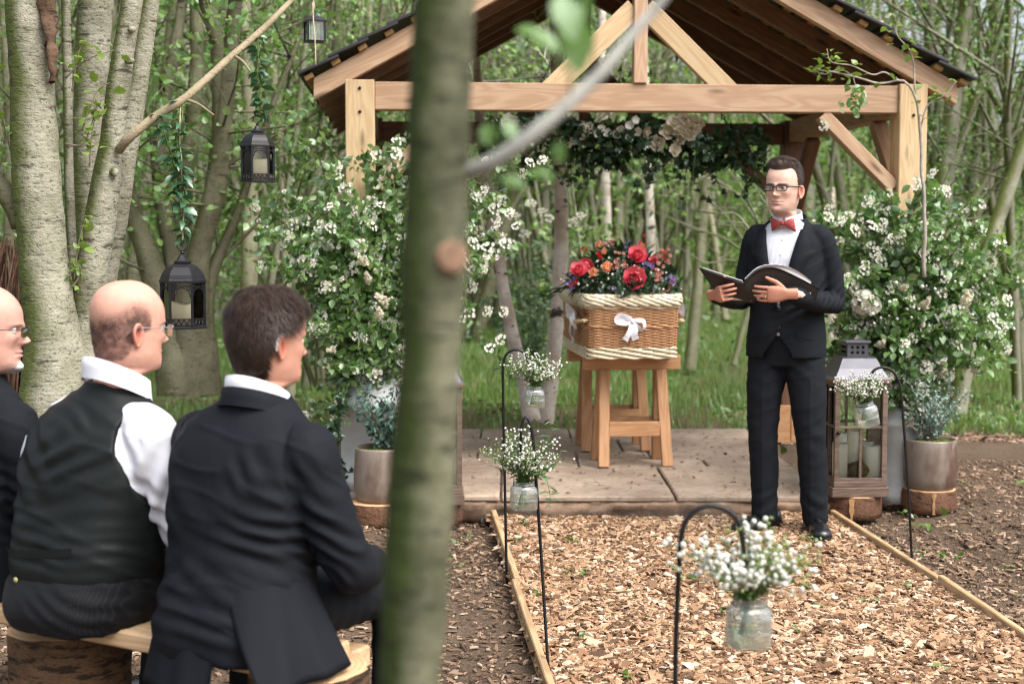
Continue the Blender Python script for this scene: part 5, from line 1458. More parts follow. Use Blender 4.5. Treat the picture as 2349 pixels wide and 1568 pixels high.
# ---------------------------------------------------------------- two tall arrangements of hedgerow branches
ARRL = m_leaf('hedge_leaf', (0.06, 0.15, 0.04), (0.19, 0.33, 0.095), .45, .09, yellow=(.32, .44, .16))
def cluster_mesh(kind, rg):
    m = MB()
    if kind == 'viburnum':                          # flat head of many small five petalled flowers
        b = bloom([(5, .1, 1.0, .25, .4, .9)], 9); v, f = b.verts(), np.concatenate(b.f4)
        n = 26; a = rg.uniform(0, 6.28, n); r = np.sqrt(rg.random(n))
        pos = np.stack([r * np.cos(a), r * np.sin(a), .35 * (1 - r ** 2) + .1 * rg.random(n)], 1)
        m.add(*scatter(v, f, pos, rand_rots(n, rg, .5), rg.uniform(.16, .26, n)))
    elif kind == 'lilac':                           # cone of tiny florets
        n = 70; z = rg.random(n) ** 1.2; a = rg.uniform(0, 6.28, n); r = .5 * (1 - z * .8) * rg.uniform(.6, 1, n)
        pos = np.stack([r * np.cos(a), r * np.sin(a), z * 1.7 - .3], 1)
        b = bloom([(4, .1, 1.0, .3, .4, .9)], 9); v, f = b.verts(), np.concatenate(b.f4)
        m.add(*scatter(v, f, pos, rand_rots(n, rg), rg.uniform(.11, .19, n)))
    else:                                           # round ball of petals
        n = 46; d = rg.normal(0, 1, (n, 3)); d /= np.linalg.norm(d, axis=1)[:, None]
        b = bloom([(5, .1, 1.0, .2, .4, .9)], 9); v, f = b.verts(), np.concatenate(b.f4)
        R = np.array([np.array(Vector(x).to_track_quat('Z', 'Y').to_matrix()) for x in d])
        m.add(*scatter(v, f, d * .72, R, rg.uniform(.24, .36, n)))
    return m
rgc = np.random.default_rng(88)
CL = {}
for kd, mt in (('viburnum', WHITE), ('lilac', PALE), ('ball', WHITE)):
    CL[kd] = [cluster_mesh(kd, rgc).mesh('flower_cluster', mt, False) for _ in range(2)]
arr_leaf = MB().add(*LEAF8).mesh('leaf', ARRL, True)
def arrangement(label, origin, tips, seed, nl, ns=.02, side=.10, lsz=.04, clusters=(), fill=None):
    """origin: vase mouth; tips: ends of the main branches (world)"""
    rg = np.random.default_rng(seed); o = np.array(origin)
    t = thing('flower_arrangement', label, 'flowers', tuple(o), 0, 'tall hedgerow flower arrangements beside the gazebo posts')
    m, lv, heads = MB(), [], []
    for tp in tips:
        w = np.array(tp) - o; up = np.array([0, 0, 1.0]) * np.linalg.norm(w) * .35
        q = spline([[0, 0, -.25], [w[0] * .08, w[1] * .08, .05], w * .5 + up * (.5 if w[2] > -.1 else .7), w], 26)
        q = q + .018 * np.stack([vnoise(q * 7, seed), vnoise(q * 7, seed + 1), vnoise(q * 7, seed + 2)], 1)
        m.add(*tube(q, np.linspace(.005, .0015, 26), 5, False))
        for i in range(5, 26):
            for z in range(2):
                if rg.random() < .8:
                    d = rg.normal(0, 1, 3); d[2] = d[2] * .6 + .15; d /= np.linalg.norm(d); L = side * rg.uniform(.5, 1.9)
                    e = q[i] + d * L + [0, 0, -.25 * L]; tw = spline([q[i], q[i] + d * L * .55, e], 7); m.add(*tube(tw, np.linspace(.0018, .0008, 7), 3, False))
                    for y in range(1, 7):
                        for y2 in range(2): lv.append(tw[y] + rg.normal(0, .012, 3))
                    if rg.random() < .34: heads.append(e)
            for z in range(2): lv.append(q[i] + rg.normal(0, .014, 3))
        heads.append(q[-1])
    m.build('stem', TWIG, t)
    lv = np.array(lv)
    if fill is not None:
        c, r, n = fill; g = rg.normal(0, .45, (n, 3)); lv = np.vstack([lv, g * np.array(r) + (np.array(c) - o)])
    rg.shuffle(lv)
    k_ = np.argsort(lv[:, 1])[:240]                      # the nearest leaves are single leaves
    msk = np.ones(len(lv), bool); msk[k_] = False
    for p in lv[k_]:
        d = Vector((rg.normal(0, 1), rg.normal(0, 1), rg.normal(-.45, .6))).normalized()
        link('leaf', arr_leaf, t, Matrix.Translation(p) @ d.to_track_quat('Y', 'Z').to_matrix().to_4x4() @ Matrix.Scale(lsz * rg.uniform(.7, 1.25), 4))
    rest = lv[msk]
    MB().add(*scatter(LEAF8[0], LEAF8[1], rest, rand_rots(len(rest), rg), rg.uniform(.45, 1.35, len(rest)) * lsz)).build('foliage', ARRL, t, True, kind='stuff')
    def head(p, s, kd):
        d = Vector((rg.normal(0, .5), -1, rg.normal(.45, .4))); M = Matrix.Translation(p) @ d.to_track_quat('Z', 'Y').to_matrix().to_4x4() @ Matrix.Scale(s, 4)
        link('flower_cluster', CL[kd][rg.integers(0, 2)], t, M)
    for p in heads: head(p, rg.uniform(.020, .040), 'viburnum')
    for (p, s, kd) in clusters: head(np.array(p) - o, s, kd)
    return t
rg = np.random.default_rng(90)
dl = 7.35
mouth_l = chl + [0, 0, .68]
tipsl = [P(a, b, dl + rg.uniform(-.25, .3)) for a, b in ((690, 330), (740, 420), (660, 440), (610, 520), (590, 480), (640, 610), (690, 560), (700, 700), (740, 650), (760, 520), (800, 430), (850, 360), (905, 330), (930, 420), (880, 470), (830, 560), (790, 620), (720, 760), (760, 830), (820, 850), (850, 780), (900, 700), (930, 600), (780, 740), (870, 620),
                                                  (1000, 480), (1060, 420), (1120, 370), (1180, 360), (1090, 500), (1150, 460), (1170, 560), (1110, 590), (1060, 640), (1075, 720), (1020, 560), (1140, 540), (1030, 700), (800, 930), (765, 960), (660, 540), (720, 620), (740, 720), (690, 470))]
cl = []
for a, b, s, kd in ((835, 600, .05, 'lilac'), (845, 640, .045, 'lilac'), (765, 650, .05, 'lilac'), (775, 675, .045, 'lilac'), (885, 690, .06, 'lilac'), (870, 720, .05, 'lilac'), (765, 800, .04, 'lilac'), (735, 520, .034, 'viburnum'), (770, 560, .036, 'viburnum'), (700, 600, .034, 'viburnum'), (720, 630, .04, 'viburnum'), (745, 660, .036, 'viburnum'), (800, 450, .03, 'viburnum'),
                    (1105, 600, .036, 'viburnum'), (1120, 570, .036, 'viburnum'), (1085, 560, .036, 'viburnum'), (1140, 520, .032, 'viburnum'), (1160, 560, .03, 'viburnum'), (1100, 530, .034, 'viburnum'), (1170, 490, .028, 'viburnum'), (1135, 480, .03, 'viburnum'), (1110, 440, .03, 'viburnum'), (1185, 520, .026, 'viburnum'), (1150, 780, .03, 'viburnum'), (1125, 800, .03, 'viburnum'), (1155, 715, .03, 'viburnum'), (1120, 715, .03, 'viburnum'), (1085, 660, .032, 'viburnum'), (1070, 600, .034, 'viburnum'), (1215, 375, .028, 'viburnum'), (1245, 370, .03, 'viburnum'), (1200, 400, .03, 'viburnum')):
    cl.append((P(a, b, dl - .12 + rg.uniform(-.1, .05)), s, kd))
arrangement('tall left arrangement of leafy white flowering branches in the zinc churn', mouth_l, tipsl, 41, 0, clusters=cl, fill=(P(815, 720, dl), (.26, .2, .36), 1500))
dr = 7.6
mouth_r = chr_ + [0, 0, .63]
tipsr = [P(a, b, dr + rg.uniform(-.25, .3)) for a, b in ((1900, 480), (1930, 560), (1900, 640), (1940, 700), (1920, 760), (1990, 460), (2040, 440), (2100, 420), (2160, 440), (2210, 480), (2250, 520), (2300, 560), (2330, 640), (2320, 720), (2290, 780), (2250, 700), (2200, 600), (2150, 540), (2090, 520), (2030, 540), (1985, 620), (2000, 740), (2060, 660), (2130, 660), (2200, 760),
                                                  (2100, 780), (2180, 840), (2240, 830), (1960, 820), (2030, 830), (2080, 600), (1900, 820), (2270, 640), (2160, 740), (1930, 880), (2120, 470), (2230, 560), (2010, 480))]
cl = []
for a, b, s, kd in ((1982, 692, .075, 'ball'), (2000, 700, .055, 'ball'), (1975, 712, .05, 'ball'), (2070, 660, .05, 'lilac'), (2120, 700, .055, 'lilac'), (2215, 690, .06, 'lilac'), (2060, 785, .07, 'lilac'), (2020, 790, .05, 'lilac'), (2085, 800, .05, 'lilac'), (2110, 745, .05, 'lilac'), (2130, 830, .075, 'lilac'), (2160, 850, .06, 'lilac'), (2145, 815, .06, 'lilac'), (2235, 850, .04, 'lilac'), (2105, 860, .05, 'lilac'),
                    (1930, 510, .036, 'viburnum'), (1900, 500, .034, 'viburnum'), (1960, 530, .036, 'viburnum'), (2000, 520, .036, 'viburnum'), (2050, 550, .034, 'viburnum'), (2010, 580, .034, 'viburnum'), (2100, 570, .034, 'viburnum'), (2150, 620, .034, 'viburnum'), (2310, 690, .034, 'viburnum'), (2280, 730, .03, 'viburnum'), (2300, 750, .03, 'viburnum'), (2140, 400, .03, 'viburnum'), (2170, 440, .032, 'viburnum'), (1975, 215, .03, 'viburnum'), (1890, 290, .03, 'viburnum'), (1950, 640, .034, 'viburnum')):
    cl.append((P(a, b, dr - .14 + rg.uniform(-.1, .05)), s, kd))
arrangement('tall right arrangement with big white blossom heads behind the floor lantern', mouth_r, tipsr, 43, 0, clusters=cl, fill=(P(2060, 730, dr), (.34, .22, .34), 1500), lsz=.046)
# ox-eye daisies spraying out of the right arrangement
m = MB(); pz = []
for q in range(46):
    a, b = [(2020, 720), (2050, 690), (2230, 720), (2180, 640), (2110, 690), (2300, 740)][q % 6]
    p = P(a + rg.normal(0, 34), b + rg.normal(0, 24), dr - .25 + rg.uniform(-.08, .08)); pz.append(p)
t = thing('daisy_spray', 'spray of tiny round white flowers in front of the right arrangement', 'flowers', tuple(mouth_r))
pz = np.array(pz) - mouth_r
MB().add(*scatter(ICO1[0], ICO1[1], pz, rand_rots(len(pz), rg), rg.uniform(.006, .011, len(pz)))).build('blossom', GYP, t, kind='stuff')
for p in pz: m.add(*tube(spline([[0, 0, 0], p * .5 + [0, 0, .1], p], 10), .001, 3, False))
m.build('stem', STEM, t)
# bare bough leaning across the right post
t = thing('flowering_bough', 'bare lichen grey bough with few leaves reaching across the right gazebo post', 'branch', tuple(P(2120, 640, 7.3)))
o = np.array(P(2120, 640, 7.3)); m = MB(); ends = []
for pl, r0 in ((((2120, 640), (2122, 520), (2116, 380), (2112, 300), (2106, 240), (2090, 205), (2060, 185), (2010, 190), (1960, 178), (1910, 165), (1870, 160)), .011), (((2106, 240), (2098, 200), (2095, 150), (2085, 110), (2060, 80), (2050, 55)), .006), (((2060, 185), (2030, 165), (2000, 172), (1950, 150), (1905, 140), (1895, 110)), .005), (((2112, 300), (2130, 240), (2170, 215), (2195, 190)), .005), (((1960, 178), (1930, 160), (1890, 170), (1860, 158)), .004), ((((1960, 178)), (1966, 210), (1962, 250)), .003)):
    pts = np.array([P(a, b, 7.28) for a, b in pl]) - o; q = spline(pts, 40); q = q + .01 * np.stack([vnoise(q * 9, 3), vnoise(q * 9, 4), vnoise(q * 9, 5)], 1)
    m.add(*tube(q, np.linspace(r0, r0 * .4, 40), 7)); ends += [q[i] for i in range(22, 40, 2)]
m.build('stem', m_plain('grey_lichen_twig', (.34, .30, .25), .85, .2, 0, .3, 30), t)
for e in ends:
    for z in range(2):
        link('leaf', lm, t, Matrix.Translation(e + rg.normal(0, .02, 3)) @ Matrix(rand_rots(1, rg, .7)[0].tolist()).to_4x4() @ Matrix.Scale(rg.uniform(.028, .05), 4))
for q in range(26):
    p = P(1966 + rg.normal(0, 16), 235 + rg.normal(0, 28), 7.24) - o
    link('leaf', arr_leaf, t, Matrix.Translation(p) @ Matrix(rand_rots(1, rg)[0].tolist()).to_4x4() @ Matrix.Scale(rg.uniform(.03, .045), 4))
# ivy trailing beside the left churn
iv = thing('ivy_trail', 'dark ivy trailing down the left side of the zinc churn', 'ivy', tuple(P(790, 900, 7.1)))
o = np.array(P(790, 900, 7.1)); sm = MB()
for pl in (((800, 880), (780, 930), (768, 1000), (775, 1060), (800, 1085)), ((790, 890), (770, 950), (762, 1010), (770, 1075))):
    q = spline(np.array([P(a, b, 7.12) for a, b in pl]) - o, 20); MB().add(*tube(q, .002, 5)).build('stem', STEM, iv)
    for i in range(2, 20):
        for z in range(2): link('leaf', ivy_me, iv, Matrix.Translation(q[i] + rg.normal(0, .012, 3)) @ Matrix(rand_rots(1, rg)[0].tolist()).to_4x4() @ Matrix.Scale(rg.uniform(.035, .06), 4))
# timber box standing behind the man's legs
bx = np.array([P(1812, 1000, 9.15)[0], 9.15, .093])
tt = thing('wooden_block', 'plain light brown wooden panel standing on the patio behind the man', 'panel', tuple(bx), YAW)
link('board', MB().add(*box(.12, .03, .24, .003)).mesh('board', W_OAK, False), tt, Matrix.Translation((-.062, 0, .12)))
link('board', MB().add(*box(.12, .03, .24, .003)).mesh('board', W_OAK, False), tt, Matrix.Translation((.062, 0, .12)))

# elder bush with cream flower plates left of the birch, and a tangle of bare boughs left of the standing man
e0 = np.array(G(1235, 880, 0)); e0 = np.array([P(1225, 800, 11.4)[0], 11.4, 0.0])
shrub('elder_bush', e0, 34, 1.55, .62, .062, m_leaf('elder_leaf', (.06, .13, .06), (.17, .29, .14), .4, .05), 'pale elder bush with flat cream flower heads behind the leaning birch', 31, (.05, 0), NARROW, .3)
eb = [o for o in COL.objects if o.name.startswith('elder_bush')][0]
for (px, py) in ((1180, 500), (1240, 490), (1262, 505), (1205, 540), (1165, 560), (1310, 515), (1330, 500), (1218, 470), (1150, 600), (1290, 560)):
    w = P(px, py, 11.2) - e0; link('flower_cluster', CL['viburnum'][0], eb, Matrix.Translation(w) @ Vector((rg.normal(0, .2), -.7, 1)).to_track_quat('Z', 'Y').to_matrix().to_4x4() @ Matrix.Scale(.055, 4))
t = thing('bare_bush', 'tangle of arching bare boughs between the slender tree and the standing man', 'bush', tuple(P(1800, 800, 11.8) * [1, 1, 0]))
o = np.array(t.location)
for pl in (((1810, 780), (1780, 620), (1730, 500), (1660, 420), (1590, 400)), ((1805, 780), (1770, 640), (1700, 540), (1640, 470), (1600, 450)), ((1800, 760), (1755, 560), (1700, 430), (1640, 360)), ((1815, 760), (1790, 560), (1740, 440), (1690, 380)), ((1800, 700), (1740, 630), (1680, 600), (1620, 600)), ((1790, 650), (1720, 580), (1640, 540), (1560, 520)), ((1812, 740), (1800, 600), (1775, 480), (1750, 400)), ((1770, 600), (1700, 500), (1650, 490), (1580, 480))):
    q = spline(np.array([P(a, b, 11.8 + .2 * math.sin(a)) for a, b in pl]) - o, 30); q = q + .02 * np.stack([vnoise(q * 6, 3), vnoise(q * 6, 4), vnoise(q * 6, 5)], 1)
    q = np.vstack([[[.0, 0, -.05]], q[2:]]) if pl[0][1] > 720 else q
    m = MB().add(*tube(spline(q, 40), np.linspace(.016, .005, 40), 6)); lv = []
    for z in range(5):
        k_ = rg.integers(8, len(q)); d = rg.normal(0, 1, 3); d[2] = abs(d[2]) * .5; d /= np.linalg.norm(d); grow(m, lv, q[k_], d, rg.uniform(.3, .8), .006, 0, rg, 0, .5)
    m.build('bough', B_GREEN, t)
# ---------------------------------------------------------------- trestles, wicker coffin, flowers
TZ = 0.093
cdir = math.radians(4.6)
def trestle(c, label):
    t = thing('trestle', label, 'trestle', (c[0], c[1], TZ), cdir, 'wooden trestles under the coffin')
    H = .635
    timber('top_bar', (-.285, 0, H - .042), (.285, 0, H - .042), .075, .084, W_OAK, t)
    for sx in (-1, 1):
        for sy in (-1, 1):
            a = (sx * (.186 + .0), sy * .165, 0.0); b = (sx * (.166), sy * .036, H - .084)
            timber('leg', a, b, .062, .044, W_OAK, t, (0, sy, .25))
    for sy in (-1, 1):
        y = sy * (.165 - .129 * .34); timber('stretcher', (-.150, y, .215), (.150, y, .215), .026, .085, W_OAK, t)
    for sx in (-1, 1):
        m = MB(); q = spline([[sx * .145, -.11, .27], [sx * .14, 0, .25], [sx * .145, .11, .27]], 14); m.add(*tube(q, .0035, 6)).build('stay_chain', GREY_METAL, t)
    return t
c1 = np.array([P(1447, 1075, 8.30)[0], 8.30]); c2 = np.array([P(1404, 1038, 8.91)[0], 8.91])
trestle(c1, 'front wooden trestle under the foot of the coffin')
trestle(c2, 'rear wooden trestle under the coffin')
CZ = TZ + .637
co_ = np.array([P(1454, 800, 8.0)[0], 8.0, CZ])
cof = thing('wicker_coffin', 'honey coloured wicker coffin with cream braided rim and white ribbon bows', 'coffin', tuple(co_), cdir)
def outline(n, grow_=0.0):
    """rounded plan of the coffin, foot end towards the viewer, evenly spaced"""
    k = np.array([[-.258, .07], [-.268, .3], [-.275, .8], [-.27, 1.05], [-.225, 1.35], [-.17, 1.52], [-.10, 1.60], [.10, 1.60], [.17, 1.52], [.225, 1.35], [.27, 1.05], [.275, .8], [.268, .3], [.258, .07], [.238, .018], [.175, 0], [-.175, 0], [-.238, .018]])
    k = np.vstack([k, k[:1]])
    q = spline(np.vstack([k[-3:-1], k, k[1:3]]), 900)
    # cut to one turn
    d = np.linalg.norm(q - k[0], axis=1); i0 = np.argmin(d[:250]); i1 = 600 + np.argmin(d[600:])
    q = q[i0:i1]
    s = np.concatenate([[0], np.cumsum(np.linalg.norm(np.diff(np.vstack([q, q[:1]]), axis=0), axis=1))]); qq = np.vstack([q, q[:1]])
    u = np.linspace(0, s[-1], n, endpoint=False)
    p = np.stack([np.interp(u, s, qq[:, 0]), np.interp(u, s, qq[:, 1])], 1)
    tn = np.roll(p, -1, 0) - np.roll(p, 1, 0); tn /= np.linalg.norm(tn, axis=1)[:, None]
    nr = np.stack([-tn[:, 1], tn[:, 0]], 1)
    if (nr * (p - p.mean(0))).sum() < 0: nr = -nr
    return p + nr * grow_, nr, s[-1]
k = Mat('willow_honey'); g = k.n('ShaderNodeNewGeometry')
c = k.mix(k.noise(k.coord((4, 4, 60)), 3, 3), (.58, .335, .175), (.44, .225, .105)); k.pbr(c, .5, .4); WICK = k.m
k = Mat('willow_cream'); c = k.mix(k.noise(k.coord((9, 9, 60)), 3, 3), (.80, .74, .57), (.68, .58, .39)); k.pbr(c, .45, .4); WICKC = k.m
NSTK = 84
NP = NSTK * 6
p0, nr, per = outline(NP)
cent = np.array([0, .8])
def weave(m, z, r, amp, phase, taper=1.0, off=0.0, rope=False):
    s = np.arange(NP) / 6.0
    o = off + amp * np.cos(math.pi * (s + phase)) if not rope else off + amp * np.cos(math.pi * s / 1.5 + phase)
    pp = (p0 - cent) * taper + cent + nr * o[:, None]
    zz = z if not rope else z + .004 * np.sin(math.pi * s / 1.5 + phase)
    v = np.stack([pp[:, 0], pp[:, 1], np.full(NP, 0.0) + zz], 1)
    m.add(*tube(v, r, 5, False, (0, 0, 1), closed=True))
HC = .345
def tap(z): return .965 + .035 * min(1, z / .25)
m = MB(); z = .005
for i in range(5):                                   # cream base rows, thicker rope weave
    weave(m, z + i * .0125, .0068, .0055, (i % 2) * math.pi, tap(z), .006, True)
m.build('base_weave', WICKC, cof)
m = MB(); i = 0; z = .068
while z < .285:
    if .175 < z < .187:
        for q in range(2): weave(m, z + q * .006, .0052, .006, q * math.pi, tap(z), .004, True)
        z += .014; continue
    weave(m, z, .0040, .0058, i % 2, tap(z)); i += 1; z += .0079
m.build('side_weave', WICK, cof)
m = MB()
for i in range(NSTK):
    a = (p0[i * 6] - cent) * tap(0) + cent; b = (p0[i * 6] - cent) * tap(.3) + cent
    m.add(*tube(np.array([[a[0], a[1], 0], [b[0], b[1], .31]]), .0045, 6))
m.build('stake', WICK, cof)
m = MB()
for i in range(2): weave(m, .289 + i * .011, .0065, .005, i * math.pi, 1, .005, True)
m.build('lid_weave', WICKC, cof)
# inner shell and lid so nothing shows through
pi_, _, _ = outline(120, -.012)
rings = [np.stack([pi_[:, 0] * .97, (pi_[:, 1] - .8) * .97 + .8, np.full(120, z)], 1) for z in (.003, .30)]
rings += [np.stack([pi_[:, 0] * s, (pi_[:, 1] - .8) * s + .8, np.full(120, z)], 1) for s, z in ((1.0, .345), (.8, .372), (.4, .385), (.02, .387))]
MB().add(*prism(rings)).build('lid', WICKC, cof)
# plaited rim: overlapping herringbone strands
m = MB(); n = 62
pr_, nrm, per = outline(n * 8, .016)
for i in range(n):
    for lay in range(2):
        j = (np.arange(9) * 3 - 4 + i * 8 + (4 if lay else 0)) % (n * 8)
        t_ = np.linspace(0, 1, 9)
        zz = .330 + .030 * (t_ * 2 - 1) * (1 if lay else -1)
        oo = .010 * np.sin(math.pi * t_) + (.004 if lay else 0)
        v = np.stack([pr_[j, 0] + nrm[j, 0] * oo, pr_[j, 1] + nrm[j, 1] * oo, zz], 1)
        m.add(*tube(v, .0085, 6, True, (0, 0, 1), .62))
m.build('braided_rim', WICKC, cof)
m = MB()
for i in range(n * 8):
    pass
q = np.stack([pr_[:, 0], pr_[:, 1], np.full(len(pr_), .355)], 1); m.add(*tube(q, .010, 7, False, (0, 0, 1), closed=True))
m.build('rim_rod', WICKC, cof)
# rope handles
ROPE = m_plain('pale_rope', (.55, .42, .27), .9, .1, 0, .25, 40)
for sx, ys in ((-1, (.16, .75)), (1, (.2, .8))):
    for y in ys:
        m = MB()
        for s_ in (0, math.pi):
            t_ = np.linspace(0, 1, 50); x = sx * (.268 + .045 * np.sin(math.pi * t_) ** .6); yy = y + (t_ - .5) * .26; zz = .215 - .012 * np.sin(math.pi * t_)
            v = np.stack([x + .006 * np.cos(t_ * 40 + s_), yy, zz + .006 * np.sin(t_ * 40 + s_)], 1); m.add(*tube(v, .0065, 6))
        m.build('rope_handle', ROPE, cof)
# lid strap loop at the left front corner
m = MB()
for i in range(7): m.add(*tube(spline([[-.235 - .005 * i, .03 + .012 * i, .30], [-.262 - .003 * i, .02 + .012 * i, .27], [-.25 - .003 * i, .03 + .012 * i, .24]], 8), .0035, 5))
m.build('hinge_loop', m_plain('dark_willow', (.20, .10, .05), .7, .3), cof)
# white ribbon bows
RIB = m_plain('white_ribbon', (.78, .77, .82), .45, .4, 0, .03, 5, 0, 60, .2)
def ribbon(pts, w, twist=0.0, tx=0.0):
    """flat ribbon along pts in the plane facing -y"""
    q = spline(pts, 26); t = np.gradient(q, axis=0); t /= np.linalg.norm(t, axis=1)[:, None]
    nrm_ = np.array([0, -1.0, 0]); side = np.cross(t, nrm_); side /= np.linalg.norm(side, axis=1)[:, None] + 1e-9
    ww = w * np.interp(np.linspace(0, 1, 26), [0, .12, .5, .88, 1], [.35, .8, 1, .95, 1])
    tw = np.sin(np.linspace(0, 3, 26)) * twist
    off = side * np.cos(tw)[:, None] + nrm_ * np.sin(tw)[:, None]
    v = np.stack([q - off * ww[:, None] / 2, q + [0, -.003, 0], q + off * ww[:, None] / 2], 1)
    v2 = v + [0, .0012, 0]
    V = np.vstack([v.reshape(-1, 3), v2.reshape(-1, 3)]); f = grid_faces(26, 3); return V, np.vstack([f, f[:, ::-1] + 78])
def bow(M, name='ribbon_bow', s=1.0):
    m = MB()
    for pts, w, tw in (([[0, 0, 0], [-.03, -.02, .02], [-.085, -.03, .035], [-.105, -.025, .005], [-.06, -.012, -.008], [0, -.004, 0]], .046, .5), ([[0, 0, 0], [.03, -.02, .005], [.07, -.03, 0], [.075, -.025, -.045], [.045, -.015, -.05], [0, -.004, -.005]], .034, .8),
                       ([[0, -.005, 0], [-.012, -.018, -.05], [-.03, -.02, -.09], [-.05, -.012, -.125]], .042, .5), ([[0, -.005, 0], [.012, -.02, -.05], [.01, -.022, -.09], [.022, -.015, -.12]], .048, -.5)):
        v, f = ribbon(np.array(pts) * s, w * s, tw); m.add(v, f, M=M)
    v = ICO2[0] * np.array([.016, .012, .018]) * s + [0, -.012, 0]; m.add(v, ICO2[1], M=M)
    return m.build(name, RIB, cof)
bow(Matrix.Translation((-.012, -.012, .215)), s=.86)
bow(Matrix.Translation((-.288, .30, .235)) @ Matrix.Rotation(-math.pi / 2, 4, 'Z'), s=1.25)
bow(Matrix.Translation((.285, .35, .235)) @ Matrix.Rotation(math.pi / 2, 4, 'Z'), s=1.2)

# flower spray on the lid
rg = np.random.default_rng(66)
sprayc = co_ + np.array([-.03, .36, .372])
fs = thing('coffin_spray', 'domed spray of coral peonies, peach roses and purple flowers on the coffin lid', 'flowers', tuple(sprayc), cdir)
DK = m_leaf('dark_fern', (0.008, 0.028, 0.012), (0.035, 0.085, 0.03), .2, .08, .35)
n = 2600; a = rg.uniform(0, 6.28, n); r = np.sqrt(rg.random(n)); z = .232 * np.sqrt(np.clip(1 - r ** 2, 0, 1)) * rg.uniform(.55, 1.0, n)
MB().add(*scatter(NARROW[0], NARROW[1], np.stack([r * .30 * np.cos(a), r * .42 * np.sin(a), z], 1), rand_rots(n, rg), rg.uniform(.03, .075, n))).build('foliage', DK, fs, True, kind='stuff')
fern = MB().add(*(NARROW[0] * np.array([.5, 1, 1]), NARROW[1])).mesh('leaf', DK, True)
for q in range(150):
    th = rg.uniform(0, 6.28); el = rg.uniform(-.15, 1.3); d = Vector((math.cos(th) * math.cos(el), math.sin(th) * math.cos(el), math.sin(el)))
    p = Vector((d.x * .26, d.y * .34, max(.0, d.z) * .21 + .015)); d2 = (d + Vector((0, 0, -.25)) + Vector(rg.normal(0, .35, 3))).normalized()
    link('leaf', fern, fs, Matrix.Translation(p) @ d2.to_track_quat('Y', 'Z').to_matrix().to_4x4() @ Matrix.Scale(rg.uniform(.06, .11), 4))
for q in range(16):                                   # fern tongue trailing over the left rim
    p = Vector((-.27 - .012 * q + rg.normal(0, .02), -.02 + rg.normal(0, .05), .06 - .006 * q)); d2 = Vector((-1, rg.normal(0, .5), rg.normal(-.3, .35))).normalized()
    link('leaf', fern, fs, Matrix.Translation(p) @ d2.to_track_quat('Y', 'Z').to_matrix().to_4x4() @ Matrix.Scale(rg.uniform(.07, .11), 4))
CORAL = m_petal('coral_petal', (.60, .045, .085), (.84, .17, .21), .25)
PEACH = m_petal('peach_petal', (.78, .36, .20), (.86, .52, .36), .25)
ORNG = m_petal('orange_petal', (.75, .20, .07), (.82, .30, .14), .25)
PINK = m_petal('dusty_pink_petal', (.62, .30, .26), (.78, .48, .42), .25)
LILAC = m_petal('lilac_petal', (.22, .15, .42), (.45, .38, .66), .2)
RED = m_petal('red_petal', (.45, .02, .02), (.62, .07, .05), .2)
peony = bloom([(7, .16, .95, .05, .6, 1.0), (7, .13, .85, .45, .75, 1.0), (6, .10, .75, .8, .9, .95), (6, .06, .62, 1.05, 1.0, .9), (5, .03, .5, 1.25, 1.1, .9)], 21, .16).mesh('peony', CORAL, True)
rose_m = bloom([(5, .14, .85, .35, .8, 1.1), (5, .11, .75, .7, 1.0, 1.1)], 23, .1)
rose = rose_m.mesh('rose', PEACH, True)
heart = bloom([(5, .08, .62, 1.0, 1.1, 1.1), (4, .05, .5, 1.2, 1.2, 1.1), (4, .02, .4, 1.35, 1.2, 1.1)], 24, .1).mesh('heart', ORNG, True)
small = bloom([(5, .1, 1.0, .5, .6, .9), (4, .05, .7, 1.0, .8, .9)], 25)
smallm = {}
for nm, mt in (('stock_blossom', PINK), ('lilac_blossom', LILAC), ('red_blossom', RED), ('coral_blossom', CORAL)):
    smallm[nm] = small.mesh(nm, mt, True)
fm_ = (Matrix.Translation(fs.location) @ Matrix.Rotation(cdir, 4, 'Z')).inverted()
def onspray(px, py, d): return fm_ @ Vector(P(px, py, d - .05))
def put(nm, me, px, py, d, s, jit=.25, out=None, sub=None):
    p = onspray(px, py, d); v = Vector((p.x * 1.2 + rg.normal(0, jit), -1.0, (p.z - .02) * 3.0 + rg.normal(0, jit)))
    o = link(nm, me, fs, Matrix.Translation(p) @ v.to_track_quat('Z', 'Y').to_matrix().to_4x4() @ Matrix.Scale(s, 4))
    if sub: link('heart', sub, o, Matrix.Translation((0, 0, .12)))
    return o
put('peony', peony, 1457, 636, 8.03, .066); put('peony', peony, 1462, 588, 8.16, .058); put('peony', peony, 1330, 622, 8.1, .052, .4); put('peony', peony, 1345, 605, 8.2, .044, .5)
put('peony', peony, 1500, 602, 8.22, .035)
put('rose', rose, 1391, 615, 8.04, .050, .1, sub=heart); put('rose', rose, 1361, 628, 8.07, .044, .3); put('rose', rose, 1376, 566, 8.35, .04, .4); put('rose', rose, 1470, 566, 8.3, .03, .3)
put('rose', rose, 1382, 578, 8.22, .03, .3, sub=heart)
def cloud(nm, px, py, d, n, sp, s):
    for q in range(n): put(nm, smallm[nm], px + rg.normal(0, sp), py + rg.normal(0, sp), d + rg.normal(0, .015), s * rg.uniform(.7, 1.2), .5)
cloud('stock_blossom', 1424, 598, 8.12, 12, 9, .019); cloud('stock_blossom', 1424, 615, 8.10, 7, 8, .018); cloud('stock_blossom', 1507, 640, 8.08, 14, 9, .020); cloud('stock_blossom', 1512, 620, 8.12, 8, 8, .02); cloud('stock_blossom', 1535, 655, 8.12, 8, 8, .019); cloud('stock_blossom', 1520, 595, 8.2, 9, 10, .018); cloud('stock_blossom', 1400, 560, 8.4, 6, 9, .018)
